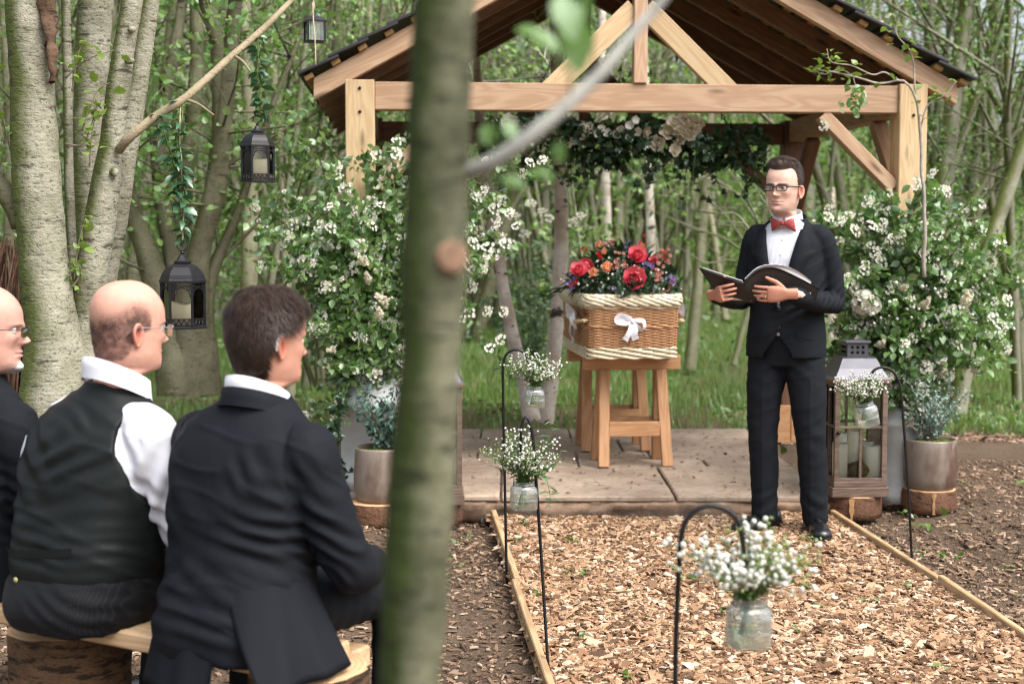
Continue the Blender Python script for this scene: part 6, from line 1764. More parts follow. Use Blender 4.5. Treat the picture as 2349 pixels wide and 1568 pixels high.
cloud('lilac_blossom', 1485, 614, 8.08, 6, 6, .017); cloud('lilac_blossom', 1308, 650, 8.12, 8, 8, .017); cloud('lilac_blossom', 1535, 640, 8.1, 8, 8, .017); cloud('lilac_blossom', 1436, 568, 8.35, 4, 5, .015); cloud('lilac_blossom', 1410, 660, 7.99, 3, 5, .015); cloud('lilac_blossom', 1320, 628, 8.18, 4, 6, .015)
cloud('red_blossom', 1376, 588, 8.18, 4, 5, .018); cloud('red_blossom', 1345, 575, 8.3, 7, 9, .012); cloud('red_blossom', 1326, 655, 8.08, 3, 6, .018)
cloud('coral_blossom', 1500, 615, 8.15, 6, 8, .02); cloud('coral_blossom', 1476, 560, 8.35, 8, 10, .013); cloud('coral_blossom', 1425, 566, 8.38, 5, 8, .013); cloud('coral_blossom', 1520, 590, 8.22, 5, 8, .016)
g = np.array([list(onspray(1430 + rg.normal(0, 55), 640 + rg.normal(0, 22), 8.0 + rg.uniform(0, .12))) for q in range(90)])
MB().add(*scatter(ICO1[0], ICO1[1], g, rand_rots(90, rg), rg.uniform(.004, .008, 90))).build('white_berry', GYP, fs, True, kind='stuff')
# ---------------------------------------------------------------- people
def remesh(mb, voxel, smooth=4, fac=0.5):
    """one continuous closed surface from overlapping closed shapes -> verts, quads, normals"""
    me = mb.mesh('tmp', [], True)
    o = bpy.data.objects.new('tmp', me); COL.objects.link(o)
    a = o.modifiers.new('r', 'REMESH'); a.mode = 'VOXEL'; a.voxel_size = voxel
    if smooth:
        b = o.modifiers.new('s', 'SMOOTH'); b.iterations = smooth; b.factor = fac
    dg = bpy.context.evaluated_depsgraph_get(); ev = o.evaluated_get(dg); m2 = ev.to_mesh()
    n = len(m2.vertices); v = np.zeros(n * 3, np.float32); m2.vertices.foreach_get('co', v)
    nv = np.zeros(n * 3, np.float32); m2.vertex_normals.foreach_get('vector', nv)
    li = np.zeros(len(m2.loops), np.int32); m2.loops.foreach_get('vertex_index', li)
    f = li.reshape(-1, 4).astype(int)
    ev.to_mesh_clear(); bpy.data.objects.remove(o); bpy.data.meshes.remove(me)
    return v.reshape(-1, 3).astype(float), f, nv.reshape(-1, 3).astype(float)

def ringloft(rings, n=48, sub=5):
    """rings: (z, cx, cy, half width, front, back, exponent) bottom to top -> closed body"""
    R = spline(np.array(rings, float), len(rings) * sub)
    a = np.linspace(0, 2 * math.pi, n, endpoint=False); s, c = np.sin(a), np.cos(a)
    out = []
    for z, cx, cy, w, f, b, e in R:
        r = 1 / (np.abs(s) ** e + np.abs(c) ** e) ** (1 / e)
        out.append(np.stack([cx + w * r * s, cy + np.where(c > 0, f, b) * r * c, np.full(n, z)], 1))
    v, fc = prism(out)
    return v, fc
def ring_front(rings, x, z):
    """front surface y of a ringloft at x, z"""
    A = np.array(rings); g = [np.interp(z, A[:, 0], A[:, i]) for i in range(7)]
    q = np.clip(np.abs((x - g[1]) / g[3]), 0, .98)
    return g[2] + g[4] * (1 - q ** g[6]) ** (1 / g[6])

def folds(v, n, items, base=0.004, bl=.12, seed=1):
    d = base * vnoise(v / bl, seed) + base * .5 * vnoise(v / (bl * .45), seed + 1)
    q_ = v @ rot('Z', .5).T @ rot('X', .45).T
    rd = 1 - np.abs(vnoise(q_ / np.array([bl * 1.5, bl * 1.5, bl * .42]), seed + 3)) * 2.2; d = d + base * .8 * np.clip(rd, 0, 1) ** 2
    for c, r, k_, lam, amp in items:
        c = np.array(c); r = np.array(r, float) if np.ndim(r) else np.full(3, float(r)); k_ = np.array(k_, float); k_ /= np.linalg.norm(k_)
        w = np.exp(-(((v - c) / r) ** 2).sum(1))
        ph = 2 * math.pi * (v @ k_) / lam + 2.2 * vnoise(v / (lam * 2.6), seed + 5)
        s_ = np.sin(ph); d = d + 1.9 * amp * w * (np.sign(s_) * np.abs(s_) ** .8) * (.65 + .35 * vnoise(v / (lam * 1.6), seed + 8))
    return v + n * d[:, None]

def m_cloth(name, col, rough=.8, sheen=.25, scale=900, weave=.12, stripe=None):
    k = Mat(name); co = k.coord()
    tw = k.noise(k.coord((scale, scale, scale)), 1, 2, .5)
    c = k.mix(tw, tuple(x * .75 for x in col), tuple(x * 1.25 for x in col))
    if stripe:
        sx = k.n('ShaderNodeSeparateXYZ'); k.l(co, sx.inputs[0])
        s_ = k.math('SINE', k.math('MULTIPLY', sx.outputs[0], 2 * math.pi / stripe[0]))
        c = k.mix(k.ramp(s_, [(.55, 0.0), (.95, 1.0)]), c, stripe[1])
    k.pbr(c, rough, .14, 0, k.bump(tw, weave, .0006), sheen); return k.m
SUIT = m_cloth('black_suit_wool', (.0095, .0112, .0145), .8, .0)
SUIT2 = m_cloth('navy_black_wool', (.0082, .0095, .0130), .75, .0)
SATIN = m_cloth('dark_waistcoat_lining', (.010, .0125, .0125), .5, .0, 500, .05)
PINS = m_cloth('striped_trouser_wool', (.006, .0066, .008), .75, .03, stripe=(.008, (.012, .0135, .016)))
SHIRT = m_cloth('white_shirt_cotton', (.66, .67, .72), .75, .05, 1200, .05)
SHOE = m_plain('black_leather', (.008, .008, .009), .28, .5, 0, .2, 30, .05, 200, 0, .3)
LENS = m_glass('spectacle_lens', (.9, .92, .92), .02, .8)
FRAME = m_plain('dark_frame', (.010, .010, .012), .3, .5)
STEEL = m_plain('silver_frame', (.45, .45, .46), .3, .5, .9)
k = Mat('skin'); at = k.n('ShaderNodeAttribute'); at.attribute_name = 'paint'
c = k.mix(k.ramp(k.noise(k.coord(), 60, 4), [(.3, 0.0), (.7, .28)]), at.outputs[0], (.46, .17, .12))
k.pbr(c, .55, .3, 0, k.bump(k.noise(k.coord(), 260, 4), .25, .0015), 0, 0, .10); SKIN = k.m
def m_hair(name, a, b, rough=.5):
    k = Mat(name); g = k.n('ShaderNodeNewGeometry'); k.pbr(k.ramp(g.outputs['Random Per Island'], [(0, a), (1, b)]), rough, .35); return k.m
HAIR_B = m_hair('dark_brown_hair', (.010, .006, .004), (.075, .044, .030))
HAIR_C = m_hair('chestnut_hair', (.012, .008, .006), (.070, .044, .034))
HAIR_W = m_hair('white_hair', (.55, .52, .50), (.80, .78, .76))

HT = [(-.150, -.045, .074, .066, .066), (-.10, -.035, .062, .056, .060), (-.05, -.026, .057, .046, .060), (-.025, -.022, .055, .044, .062), (-.008, -.012, .053, .060, .070), (.004, 0, .050, .082, .076), (.016, 0, .054, .0885, .079), (.04, 0, .0625, .0885, .084), (.065, 0, .068, .0885, .090),
      (.09, 0, .0725, .0875, .095), (.113, 0, .0745, .088, .099), (.135, 0, .0765, .0915, .102), (.16, 0, .0775, .090, .103), (.18, 0, .0755, .083, .099), (.20, 0, .068, .070, .089), (.217, 0, .054, .052, .070), (.228, 0, .036, .033, .046), (.2335, 0, .018, .016, .022), (.235, 0, .002, .002, .002)]
def head_mesh(na=88, jaw=1.0, fat=0.0):
    A = np.array(HT)
    z = np.concatenate([np.linspace(-.15, 0, 22)[:-1], np.linspace(0, .14, 66)[:-1], np.linspace(.14, .215, 24)[:-1], .235 - .02 * np.cos(np.linspace(0, math.pi / 2, 12)) ** 1.0 * 1.0])
    z[-1] = .235
    t = np.interp(z, A[:, 0], np.arange(len(A)))
    P_ = spline(A, len(A) * 30); tt = P_[:, 0]
    o = np.argsort(tt)
    g = [np.interp(z, tt[o], P_[o, i]) for i in range(1, 5)]
    a = np.linspace(0, 2 * math.pi, na, endpoint=False); s, c = np.sin(a), np.cos(a)
    e = np.interp(z, [-.15, 0, .05, .12, .2], [2.0, 2.15, 2.3, 2.35, 2.1])
    r = 1 / (np.abs(s)[None] ** e[:, None] + np.abs(c)[None] ** e[:, None]) ** (1 / e[:, None])
    w = g[1] * (1 + (jaw - 1) * np.exp(-((z - .02) / .05) ** 2) + fat * np.exp(-((z + .0) / .07) ** 2))
    x = w[:, None] * r * s; y = g[0][:, None] + np.where(c > 0, g[2][:, None], g[3][:, None] + 0) * r * c
    v = np.stack([x, y, np.repeat(z[:, None], na, 1)], 2).reshape(-1, 3)
    fr = v[:, 1] > 0
    def bp(cx, cy, cz, sx, sz, d, both=True):
        for sg in ((1, -1) if both and cx else (1,)):
            wgt = np.exp(-((v0[:, 0] - sg * cx) / sx) ** 2 - ((v0[:, 2] - cz) / sz) ** 2) * fr
            v[:, 0] += wgt * d[0] * sg; v[:, 1] += wgt * d[1]; v[:, 2] += wgt * d[2]
    v0 = v.copy()
    bp(.032, 0, .113, .019, .011, (0, -.0135, 0)); bp(.013, 0, .112, .008, .012, (0, -.003, 0))
    bp(.028, 0, .129, .022, .007, (0, .0045, 0)); bp(0, 0, .118, .010, .014, (0, .008, 0)); bp(0, 0, .100, .0095, .016, (0, .013, 0)); bp(0, 0, .082, .0105, .011, (0, .023, 0)); bp(.012, 0, .077, .007, .006, (.002, .009, 0))
    bp(0, 0, .070, .016, .004, (0, -.003, 0)); bp(.050, 0, .090, .018, .016, (.002, .005, 0)); bp(.037, 0, .060, .014, .018, (0, -.005, 0)); bp(.045, 0, .020, .012, .014, (.002, .002, 0)); bp(0, 0, .058, .006, .007, (0, -.002, 0))
    bp(0, 0, .0520, .021, .0044, (0, .0062, 0)); bp(0, 0, .0405, .017, .0048, (0, .0070, 0)); bp(0, 0, .0462, .022, .0018, (0, -.004, 0)); bp(0, 0, .029, .02, .007, (0, -.004, 0)); bp(0, 0, .012, .018, .012, (0, .006, 0)); bp(.026, 0, .0465, .006, .006, (0, -.003, 0))
    f = grid_faces(len(z), na, True)
    return v, f, np.repeat(a[None], len(z), 0).ravel()
def ear(sg):
    r = np.linspace(0, 1, 9); a = np.linspace(0, 2 * math.pi, 26, endpoint=False)
    R_, A_ = np.meshgrid(r, a, indexing='ij')
    yy = .0175 * np.cos(A_) * R_ * (1 + .22 * np.sin(A_)); zz = .032 * np.sin(A_) * R_
    xx = np.interp(R_, [0, .35, .55, .72, .88, 1], [-.003, -.002, .004, .003, .0085, .004]) * np.where(np.sin(A_) < -.75, .6, 1)
    fr = np.stack([xx, yy, zz], 2).reshape(-1, 3); bk = np.stack([np.interp(R_, [0, .8, 1], [-.012, -.006, .002]), yy, zz], 2).reshape(-1, 3)
    n = len(fr); f = grid_faces(9, 26, True)
    V = np.vstack([fr, bk]); Fc = np.vstack([f, f[:, ::-1] + n])
    i = np.arange(26); j = (i + 1) % 26; o = 8 * 26
    Fc = np.vstack([Fc, np.stack([o + i, o + j, n + o + j, n + o + i], 1)])
    V = V @ rot('Z', .42).T @ rot('X', -.12).T                    # flare backwards-out, tip back
    V = V @ rot('X', .18).T + np.array([.0815, -.012, .093])
    if sg < 0: V = V * [-1, 1, 1]; Fc = Fc[:, ::-1]
    return V, Fc

def hand_mesh(curl=.35, thumb=.5, spread=.1):
    """right hand: wrist at origin, fingers along +y, palm down (-z), thumb towards -x"""
    m = MB()
    m.add(*ringloft_y([(-.05, 0, .027, .020), (0, 0, .027, .018), (.03, -.001, .036, .016), (.06, 0, .041, .0145), (.085, 0, .041, .0125), (.097, 0, .036, .009)]))
    for i, (x, L, r) in enumerate(((-.0325, .074, .0080), (-.0105, .082, .0082), (.0115, .076, .0078), (.032, .060, .0068))):
        p = np.array([x, .084, 0]); pts = [p - [0, .02, 0], p]; th = curl * (.5 + .12 * i); ya = (x * spread * 8)
        for q, fr in enumerate((.45, .31, .24)):
            th_ = th * (1, 1.9, 2.6)[q]; d = np.array([math.sin(ya) * .8, math.cos(th_), -math.sin(th_)]); pts.append(pts[-1] + d * L * fr)
        m.add(*limb(pts, [r * 1.05, r * 1.05, r, r * .9, r * .72], 18, 10))
    b = np.array([-.026, .022, -.006])
    d1 = np.array([-.62, .62, -.30 * thumb]); d1 /= np.linalg.norm(d1); d2 = np.array([-.40, .86, -.35 * thumb]); d2 /= np.linalg.norm(d2)
    m.add(*limb([b + [.012, -.008, 0], b, b + d1 * .040, b + d1 * .04 + d2 * .032, b + d1 * .04 + d2 * .056], [.014, .0145, .0115, .010, .0072], 18, 10))
    v, f, n = remesh(m, .0024, 2, .4)
    return v, f
def ringloft_y(rr, n=20):
    q = spline(np.array(rr, float), 26); a = np.linspace(0, 2 * math.pi, n, endpoint=False); out = []
    for y, z, w, h in q:
        r = 1 / (np.abs(np.cos(a)) ** 2.6 + np.abs(np.sin(a)) ** 2.6) ** (1 / 2.6)
        out.append(np.stack([w * r * np.cos(a), np.full(n, y), z + h * r * np.sin(a)], 1))
    v, f = prism(out)
    return v, [tuple(x)[::-1] for x in f]
HAND = hand_mesh(.34, .5, .20); HAND_C = hand_mesh(.62, .9, .15); HAND_F = hand_mesh(1.0, .7, .14)
def frame_yz(y, z):
    y = np.array(y, float); y /= np.linalg.norm(y); z = np.array(z, float); z = z - y * (y @ z); z /= np.linalg.norm(z)
    return np.stack([np.cross(y, z), y, z], 1)
def place_hand(mb, col, wrist, ydir, zdir, left=False, h=HAND, s=1.0, tone=(.60, .30, .21)):
    v, f = h
    if left: v = v * [-1, 1, 1]; f = f[:, ::-1]
    v = (v * s) @ frame_yz(ydir, zdir).T + wrist
    mb.add(v, f); col.append(np.tile(tone, (len(v), 1)) * (1 + .10 * vnoise(v * 60, 3))[:, None])

def paint(me, cols):
    a = me.color_attributes.new('paint', 'FLOAT_COLOR', 'POINT')
    c = np.concatenate(cols); c = np.hstack([np.clip(c, 0, 1), np.ones((len(c), 1))])
    a.data.foreach_set('color', c.astype(np.float32).ravel())

def smst(x, a, b):
    t = np.clip((x - a) / (b - a), 0, 1); return t * t * (3 - 2 * t)
def head_frame(pos, yaw, pitch=0.0, roll=0.0, sc=1.0):
    """chin-level head centre, turned yaw to the right (clockwise), pitch down"""
    return np.array(Matrix.Translation(pos) @ Matrix.Rotation(-yaw, 4, 'Z') @ Matrix.Rotation(-pitch, 4, 'X') @ Matrix.Rotation(roll, 4, 'Y') @ Matrix.Scale(sc, 4))
def xf(M, v): return v @ M[:3, :3].T + M[:3, 3]

def hair_on(person, M, hv, hf, ang, mask, thick, mat, nstr, L, wid, seed, crown=(0, -.035, .236), lift=.006, name='hair', fwd=0.0, shellmat=None):
    """hair as a close cap over the masked part of the head plus many short locks"""
    rg = np.random.default_rng(seed)
    cen = np.array([0, -.005, .11]); nrm = hv - cen; nrm[:, 2] *= .9; nrm /= np.linalg.norm(nrm, axis=1)[:, None]
    mk = mask(hv, ang); th = thick(hv, ang) * smst(mk, 0, 1) * (1 + .18 * vnoise(hv * 70, seed) + .22 * vnoise(hv * 28, seed + 2))
    m = MB(); keep = mk[hf].min(1) > .04
    cap = hv + nrm * (th - .0012)[:, None]
    m.add(xf(M, cap), hf[keep])
    fc = hf[keep]; idx = fc[rg.integers(0, len(fc), nstr)]; w = rg.dirichlet((1, 1, 1, 1), nstr)
    p = (cap[idx] * w[..., None]).sum(1); n_ = (nrm[idx] * w[..., None]).sum(1); mv = (mk[idx] * w).sum(1); ok = rg.random(nstr) < mv * 1.3
    p, n_ = p[ok], n_[ok]; mv = mv[ok]
    d = p - np.array(crown); d = d + np.array([0, fwd, 0]); d -= n_ * (d * n_).sum(1)[:, None]; d /= np.linalg.norm(d, axis=1)[:, None] + 1e-9
    d += rg.normal(0, .28, d.shape); d -= n_ * (d * n_).sum(1)[:, None] * .9; d /= np.linalg.norm(d, axis=1)[:, None]
    sd = np.cross(d, n_); LL = (L * rg.uniform(.5, 1.2, len(p)) * (.4 + .6 * mv))[:, None]; ww = wid * rg.uniform(.6, 1.3, len(p))[:, None]
    q0 = p - n_ * .001; q1 = p + d * LL * .5 + n_ * lift * rg.uniform(.3, 1.2, len(p))[:, None]; q2 = p + d * LL + n_ * lift * rg.uniform(-.2, .9, len(p))[:, None]
    V = np.stack([q0 - sd * ww, q0 + sd * ww, q1 + sd * ww * .8, q1 - sd * ww * .8, q2], 1).reshape(-1, 3)
    b = np.arange(len(p))[:, None] * 5
    m.add(xf(M, V), np.hstack([b, b + 1, b + 2, b + 3]))
    m.f3.append(np.hstack([b + 3, b + 2, b + 4]) + m.n - len(V)); m.m3.append(np.zeros(len(p), int))
    return m.build(name, mat, person, True)

def eyes(person, M, look=0.0):
    wm = m_plain('eye_white', (.62, .58, .54), .3, .5, 0, .02); im = m_plain('eye_iris', (.06, .075, .06), .25, .5, 0, .1); pm = m_plain('eye_pupil', (.004, .004, .004), .2, .5)
    for sg in (-1, 1):
        c = np.array([sg * .032, .0695, .1125]); v, f = ico(3); m = MB()
        v = v * .0122; d = np.array([math.sin(look), math.cos(look), 0]); k_ = (v[f].mean(1) @ d) / .0122
        for mi, sel in ((0, k_ < .885), (1, (k_ >= .885) & (k_ < .975)), (2, k_ >= .975)): m.add(xf(M, v + c), f[sel], mi)
        m.build('eye', [wm, im, pm], person)
def spectacles(person, M, mat, w=.052, h=.029, r=.0012, z=.111, y=.103, full=True, back=-.035):
    m = MB(); t = np.linspace(0, 2 * math.pi, 33)[:-1]; g = MB()
    for sg in (-1, 1):
        x = np.sign(np.cos(t)) * np.abs(np.cos(t)) ** .45 * w / 2; zz = np.sign(np.sin(t)) * np.abs(np.sin(t)) ** .5 * h / 2
        cx = sg * .0335; yy = y - (np.abs(cx + x) ** 2) * 2.6
        ring = np.stack([cx + x, yy, z + zz], 1)
        m.add(*tube(ring, np.where(np.sin(t) > .2, r * 1.5, r * (1.1 if full else .5)), 6, False, (0, 1, 0), closed=True))
        g.add(np.vstack([ring + [0, .0004, 0], ring - [0, .0006, 0]]), [tuple(range(32)), tuple(range(32, 64))[::-1]])
        e = ring[np.argmax(sg * ring[:, 0])] + [0, 0, h * .25]
        m.add(*tube(spline([e, e + [sg * .012, -.012, .001], [sg * .0815, .02, z + .006], [sg * .084, back + .02, z + .002], [sg * .083, back, z - .012], [sg * .080, back - .008, z - .026]], 24), r * 1.35, 6))
    m.add(*tube(spline([[-.0085, y - .001, z + .004], [0, y + .001, z + .007], [.0085, y - .001, z + .004]], 8), r * 1.2, 6))
    o = m2 = MB()
    fr = MB()
    for vv, a_, b_ in ((m, 0, 0),): pass
    V = xf(M, m.verts()); mm = MB(); mm.v = [V]; mm.n = len(V); mm.f3, mm.f4, mm.m3, mm.m4 = m.f3, m.f4, m.m3, m.m4
    fo = mm.build('spectacles', mat, person)
    V = xf(M, g.verts()); g.v = [V]
    g.build('lens', LENS, fo, False)

def collar(person, c, rx, ry, z0, z1, tilt, mat, name, gap=0.0, thick=.004, lean=0.0, n=56, flare=.004):
    """standing collar band round the neck, lower in front"""
    a = np.linspace(gap, 2 * math.pi - gap, n)
    out = []
    for (dr, zz) in ((flare, z0), (flare * .4, (z0 + z1) / 2), (0, z1), (-thick, z1), (-thick, z0)):
        out.append(np.stack([c[0] + (rx + dr) * np.sin(a), c[1] + (ry + dr) * np.cos(a) + 0 * a, zz - tilt * (np.cos(a)) + lean * np.sin(a)], 1))
    v = np.vstack(out); f = grid_faces(5, n)
    return MB().add(v, f).build(name, mat, person, True)

def seated_legs(sp=.15, kn=.46, kz=.035, fx=.17):
    m = MB()
    m.add(*ringloft([(-.012, 0, -.01, .165, .15, .165, 2.6), (.03, 0, -.012, .19, .16, .185, 2.5), (.09, 0, -.012, .195, .16, .18, 2.4), (.16, 0, -.005, .185, .15, .155, 2.3), (.20, 0, 0, .175, .14, .14, 2.2)]))
    for s in (-1, 1):
        m.add(*limb([(s * .09, .0, .075), (s * .12, .22, .075), (s * sp, kn, kz + .03)], [.092, .085, .066], 20, 18))
        m.add(*limb([(s * sp, kn, kz + .03), (s * (sp + .01), kn - .03, -.16), (s * fx, kn - .06, -.345)], [.064, .056, .052], 20, 16))
    return m
def shoe(person, p, yaw, zb, s=1.0, parts=True):
    """leather lace-up, sole at zb, toe along +y turned yaw"""
    L = np.array([(-.085, .026, .060), (-.075, .033, .072), (-.03, .036, .078), (.02, .036, .070), (.06, .041, .055), (.11, .047, .046), (.155, .045, .037), (.185, .030, .026), (.197, .008, .012)])
    q = spline(L, 34); n = 26; a = np.linspace(0, 2 * math.pi, n, endpoint=False); out = []
    for y, w, h in q:
        x = w * np.sign(np.cos(a)) * np.abs(np.cos(a)) ** .8; z = np.where(np.sin(a) > 0, h * np.abs(np.sin(a)) ** .75, 0 * a) + .014
        out.append(np.stack([x, np.full(n, y), z], 1))
    v, f = prism(out); f = [tuple(x)[::-1] for x in f]
    M = np.array(Matrix.Translation((p[0], p[1], zb)) @ Matrix.Rotation(yaw, 4, 'Z') @ Matrix.Scale(s, 4))
    so = MB().add(v, f, M=M).build('shoe', SHOE, person)
    out = [np.stack([(np.interp(y_, q[:, 0], q[:, 1]) + .004) * np.array([-1, 1, 1, -1]), np.full(4, y_), np.array([0, 0, .016, .016])], 1) for y_ in np.linspace(-.087, .2, 26)]
    v, f = prism(out); MB().add(v, f, M=M).build('sole', SHOE, so, False)
    m = MB()
    for i in range(5):
        y = .035 + i * .016; h = np.interp(y, q[:, 0], q[:, 2]) + .016
        m.add(*tube(np.array([[-.017, y, h - .004], [0, y + .005, h + .003], [.017, y, h - .004]]), .0022, 5), M=M); m.add(*tube(np.array([[.017, y - .004, h - .003], [0, y + .004, h + .004], [-.017, y + .008, h - .004]]), .0018, 5), M=M)
    for s_ in (-1, 1): m.add(*tube(spline([[0, .03, .088], [s_ * .02, .035, .100], [s_ * .03, .05, .088], [s_ * .012, .045, .080]], 12), .0018, 5), M=M)
    m.build('lace', BLACK_IRON, so)

SEAT = .42
def head_cols(v, tone, red=(.60, .24, .18)):
    c = np.tile(np.array(tone, float), (len(v), 1))
    k_ = .5 + .5 * vnoise(v * 22, 4); c = c * (1 + .08 * vnoise(v * 9, 7))[:, None]
    ch = np.exp(-((np.abs(v[:, 0]) - .05) / .022) ** 2 - ((v[:, 2] - .085) / .025) ** 2) * (v[:, 1] > 0)
    return c * (1 - (.25 * ch * k_)[:, None]) + np.array(red) * (.25 * ch * k_)[:, None]

def body(person, M, tone, hands, extra=None, jaw=1.0, fat=0.0, sholds={1: (.16, .035, .48), -1: (-.16, .045, .47)}, elbows={1: (.245, .115, .20), -1: (-.215, .17, .20)}):
    hv, hf, ang = head_mesh(jaw=jaw, fat=fat)
    cols = head_cols(hv, tone)
    if extra: cols = extra(hv, ang, cols)
    mb = MB().add(xf(M, hv), hf); cl = [cols]
    for s in (1, -1):
        ev, ef = ear(s); mb.add(xf(M, ev), ef); ec = np.tile(np.array(tone) * [1.02, .78, .74], (len(ev), 1)); ec[:26 * 5] *= [.72, .58, .55]; ec[26 * 5:26 * 6] *= .86; cl.append(ec)  # ear hollow painted darker and redder, standing in for its shade
    for hd in hands: place_hand(mb, cl, *hd[0], **hd[1])
    # trunk and arms under the clothes join head and hands into one body
    nk = xf(M, np.array([[0, -.045, -.14]]))[0]
    parts = [limb([nk, nk * [.5, 1, 1] - [0, .02, .12], nk * [0, .5, 1] - [0, 0, .30]], [.05, .09, .09], 14, 12)]
    for hd in hands:
        w_ = np.array(hd[0][0], float); y_ = np.array(hd[0][1], float); y_ /= np.linalg.norm(y_); sg = 1 if w_[0] > 0 else -1
        el_ = np.array(elbows[sg], float); ch_ = np.array(sholds[sg], float)
        parts.append(tube(np.vstack([spline([nk * [0, 1, 1] - [0, .02, .10], ch_], 5)[:-1], spline([ch_, el_], 7)[:-1], spline([el_, w_ - y_ * .03], 7)]), .022, 10))
    n0 = mb.n; tr = [tuple(q) for q in ()]
    for v_, f_ in parts:
        mb.add(v_, f_); cl.append(np.tile(np.array(tone, float), (len(v_), 1)))
    V_ = mb.verts(); blocks = []; o_ = 0
    for b_ in mb.v: blocks.append((o_, o_ + len(b_))); o_ += len(b_)
    def near(i, j):
        a_, b_ = V_[blocks[i][0]:blocks[i][1]], V_[blocks[j][0]:blocks[j][1]]
        d_ = ((a_[:, None] - b_[None]) ** 2).sum(2) if len(a_) * len(b_) < 3e7 else None
        if d_ is None: return
        p_ = np.unravel_index(np.argmin(d_), d_.shape); k2 = np.argsort(((b_ - b_[p_[1]]) ** 2).sum(1))[1]
        tr.append((blocks[i][0] + p_[0], blocks[j][0] + p_[1], blocks[j][0] + k2))
    nh = len(hands); t0_ = 3 + nh
    near(1, 0); near(2, 0); near(t0_, 0)
    for h_ in range(nh): near(t0_ + 1 + h_, t0_); near(3 + h_, t0_ + 1 + h_)
    mb.f3.append(np.array(tr)); mb.m3.append(np.zeros(len(tr), int))
    me = mb.mesh('body', SKIN, True); paint(me, cl); link('body', me, person)
    return hv, hf, ang

# ---- third man: dark suit, thick brown hair, nearest
p3 = thing('person', 'seated man with thick dark brown hair and a black jacket, seen from behind', 'person', (-.665, 3.425, SEAT), math.radians(-30.6), 'men seated on the bench')
M3 = head_frame((.03, .075, .632), math.radians(20), math.radians(5), 0, .94)
hv, hf, ang = body(p3, M3, (.52, .28, .20), [(((.10, .40, .13), (-.6, .8, -.1), (0, .1, 1)), dict(h=HAND_C)), (((-.10, .40, .13), (.6, .8, -.1), (0, .1, 1)), dict(h=HAND_C, left=True))], jaw=1.05, fat=.08)
def mask3(v, a):
    ca = np.cos(a)                                            # front is +1
    line = np.interp(ca, [-1, -.75, -.45, -.28, -.12, .12, .28, .45, .6, 1], [.012, .012, .028, .125, .134, .130, .140, .160, .178, .178])
    return smst(v[:, 2], line - .004, line + .012)
hair_on(p3, M3, hv, hf, ang, mask3, lambda v, a: .010 + .010 * smst(v[:, 2], .03, .17), HAIR_B, 17000, .034, .0007, 3, crown=(.0, -.05, .25), lift=.004)
eyes(p3, M3)
m = MB()                                                      # hearing aid behind the right ear
q = spline([[.083, -.026, .085], [.087, -.030, .105], [.085, -.022, .124], [.084, -.004, .130]], 16); m.add(*tube(q, np.linspace(.006, .0035, 16), 8))
V = xf(M3, m.verts()); m.v = [V]; m.build('hearing_aid', m_plain('pale_grey_plastic', (.62, .63, .64), .3, .5), p3)
rings3 = [(-.01, 0, -.02, .185, .15, .165, 2.5), (.06, 0, -.022, .195, .16, .165, 2.5), (.15, 0, -.010, .190, .16, .150, 2.4), (.25, 0, .005, .188, .16, .138, 2.35), (.35, 0, .015, .198, .155, .138, 2.35), (.43, 0, .025, .205, .145, .132, 2.35), (.49, 0, .032, .200, .125, .118, 2.3), (.535, 0, .042, .168, .10, .100, 2.2), (.575, .004, .055, .112, .082, .084, 2.1), (.605, .008, .062, .078, .072, .074, 2.0)]
m = MB().add(*ringloft(rings3))
for s in (-1, 1):
    fw = .0 if s > 0 else .085
    m.add(*limb([(s * .150, .035, .500), (s * .182, .035 + fw * .4, .472), (s * .208, .05 + fw, .38), (s * (.240 - fw * .5), .085 + fw, .25), (s * (.260 - fw * .8), .115 + fw, .185)], [.055, .074, .068, .062, .060], 26, 20))
    m.add(*limb([(s * (.260 - fw * .8), .115 + fw, .185), (s * .205, .24, .165), (s * .12, .36, .140)], [.060, .055, .044], 20, 18))
v, f, n = remesh(m, .0062, 4)
v = folds(v, n, [((.10, -.1, .36), (.05, .2, .13), (-.55, 0, .83), .085, .0035), ((-.10, -.1, .34), (.08, .2, .12), (.5, 0, .86), .09, .003), ((.225, .02, .40), (.05, .1, .07), (.75, 0, .65), .05, .0035), ((.16, -.08, .30), (.09, .16, .10), (.35, 0, .94), .045, .0050), ((.05, -.14, .20), (.14, .2, .07), (.42, 0, .9), .055, .0024), ((.24, .02, .25), (.06, .12, .08), (.5, .3, .8), .04, .0055), ((-.12, -.12, .16), (.10, .2, .09), (-.5, 0, .85), .06, .0020),
                 ((.23, .05, .17), (.05, .1, .05), (.6, .5, .6), .03, .004), ((.12, -.1, .44), (.06, .12, .05), (.8, 0, .6), .05, .003), ((0, -.12, .08), (.2, .2, .06), (.1, 0, 1), .05, .003)], .0045, .11, 5)
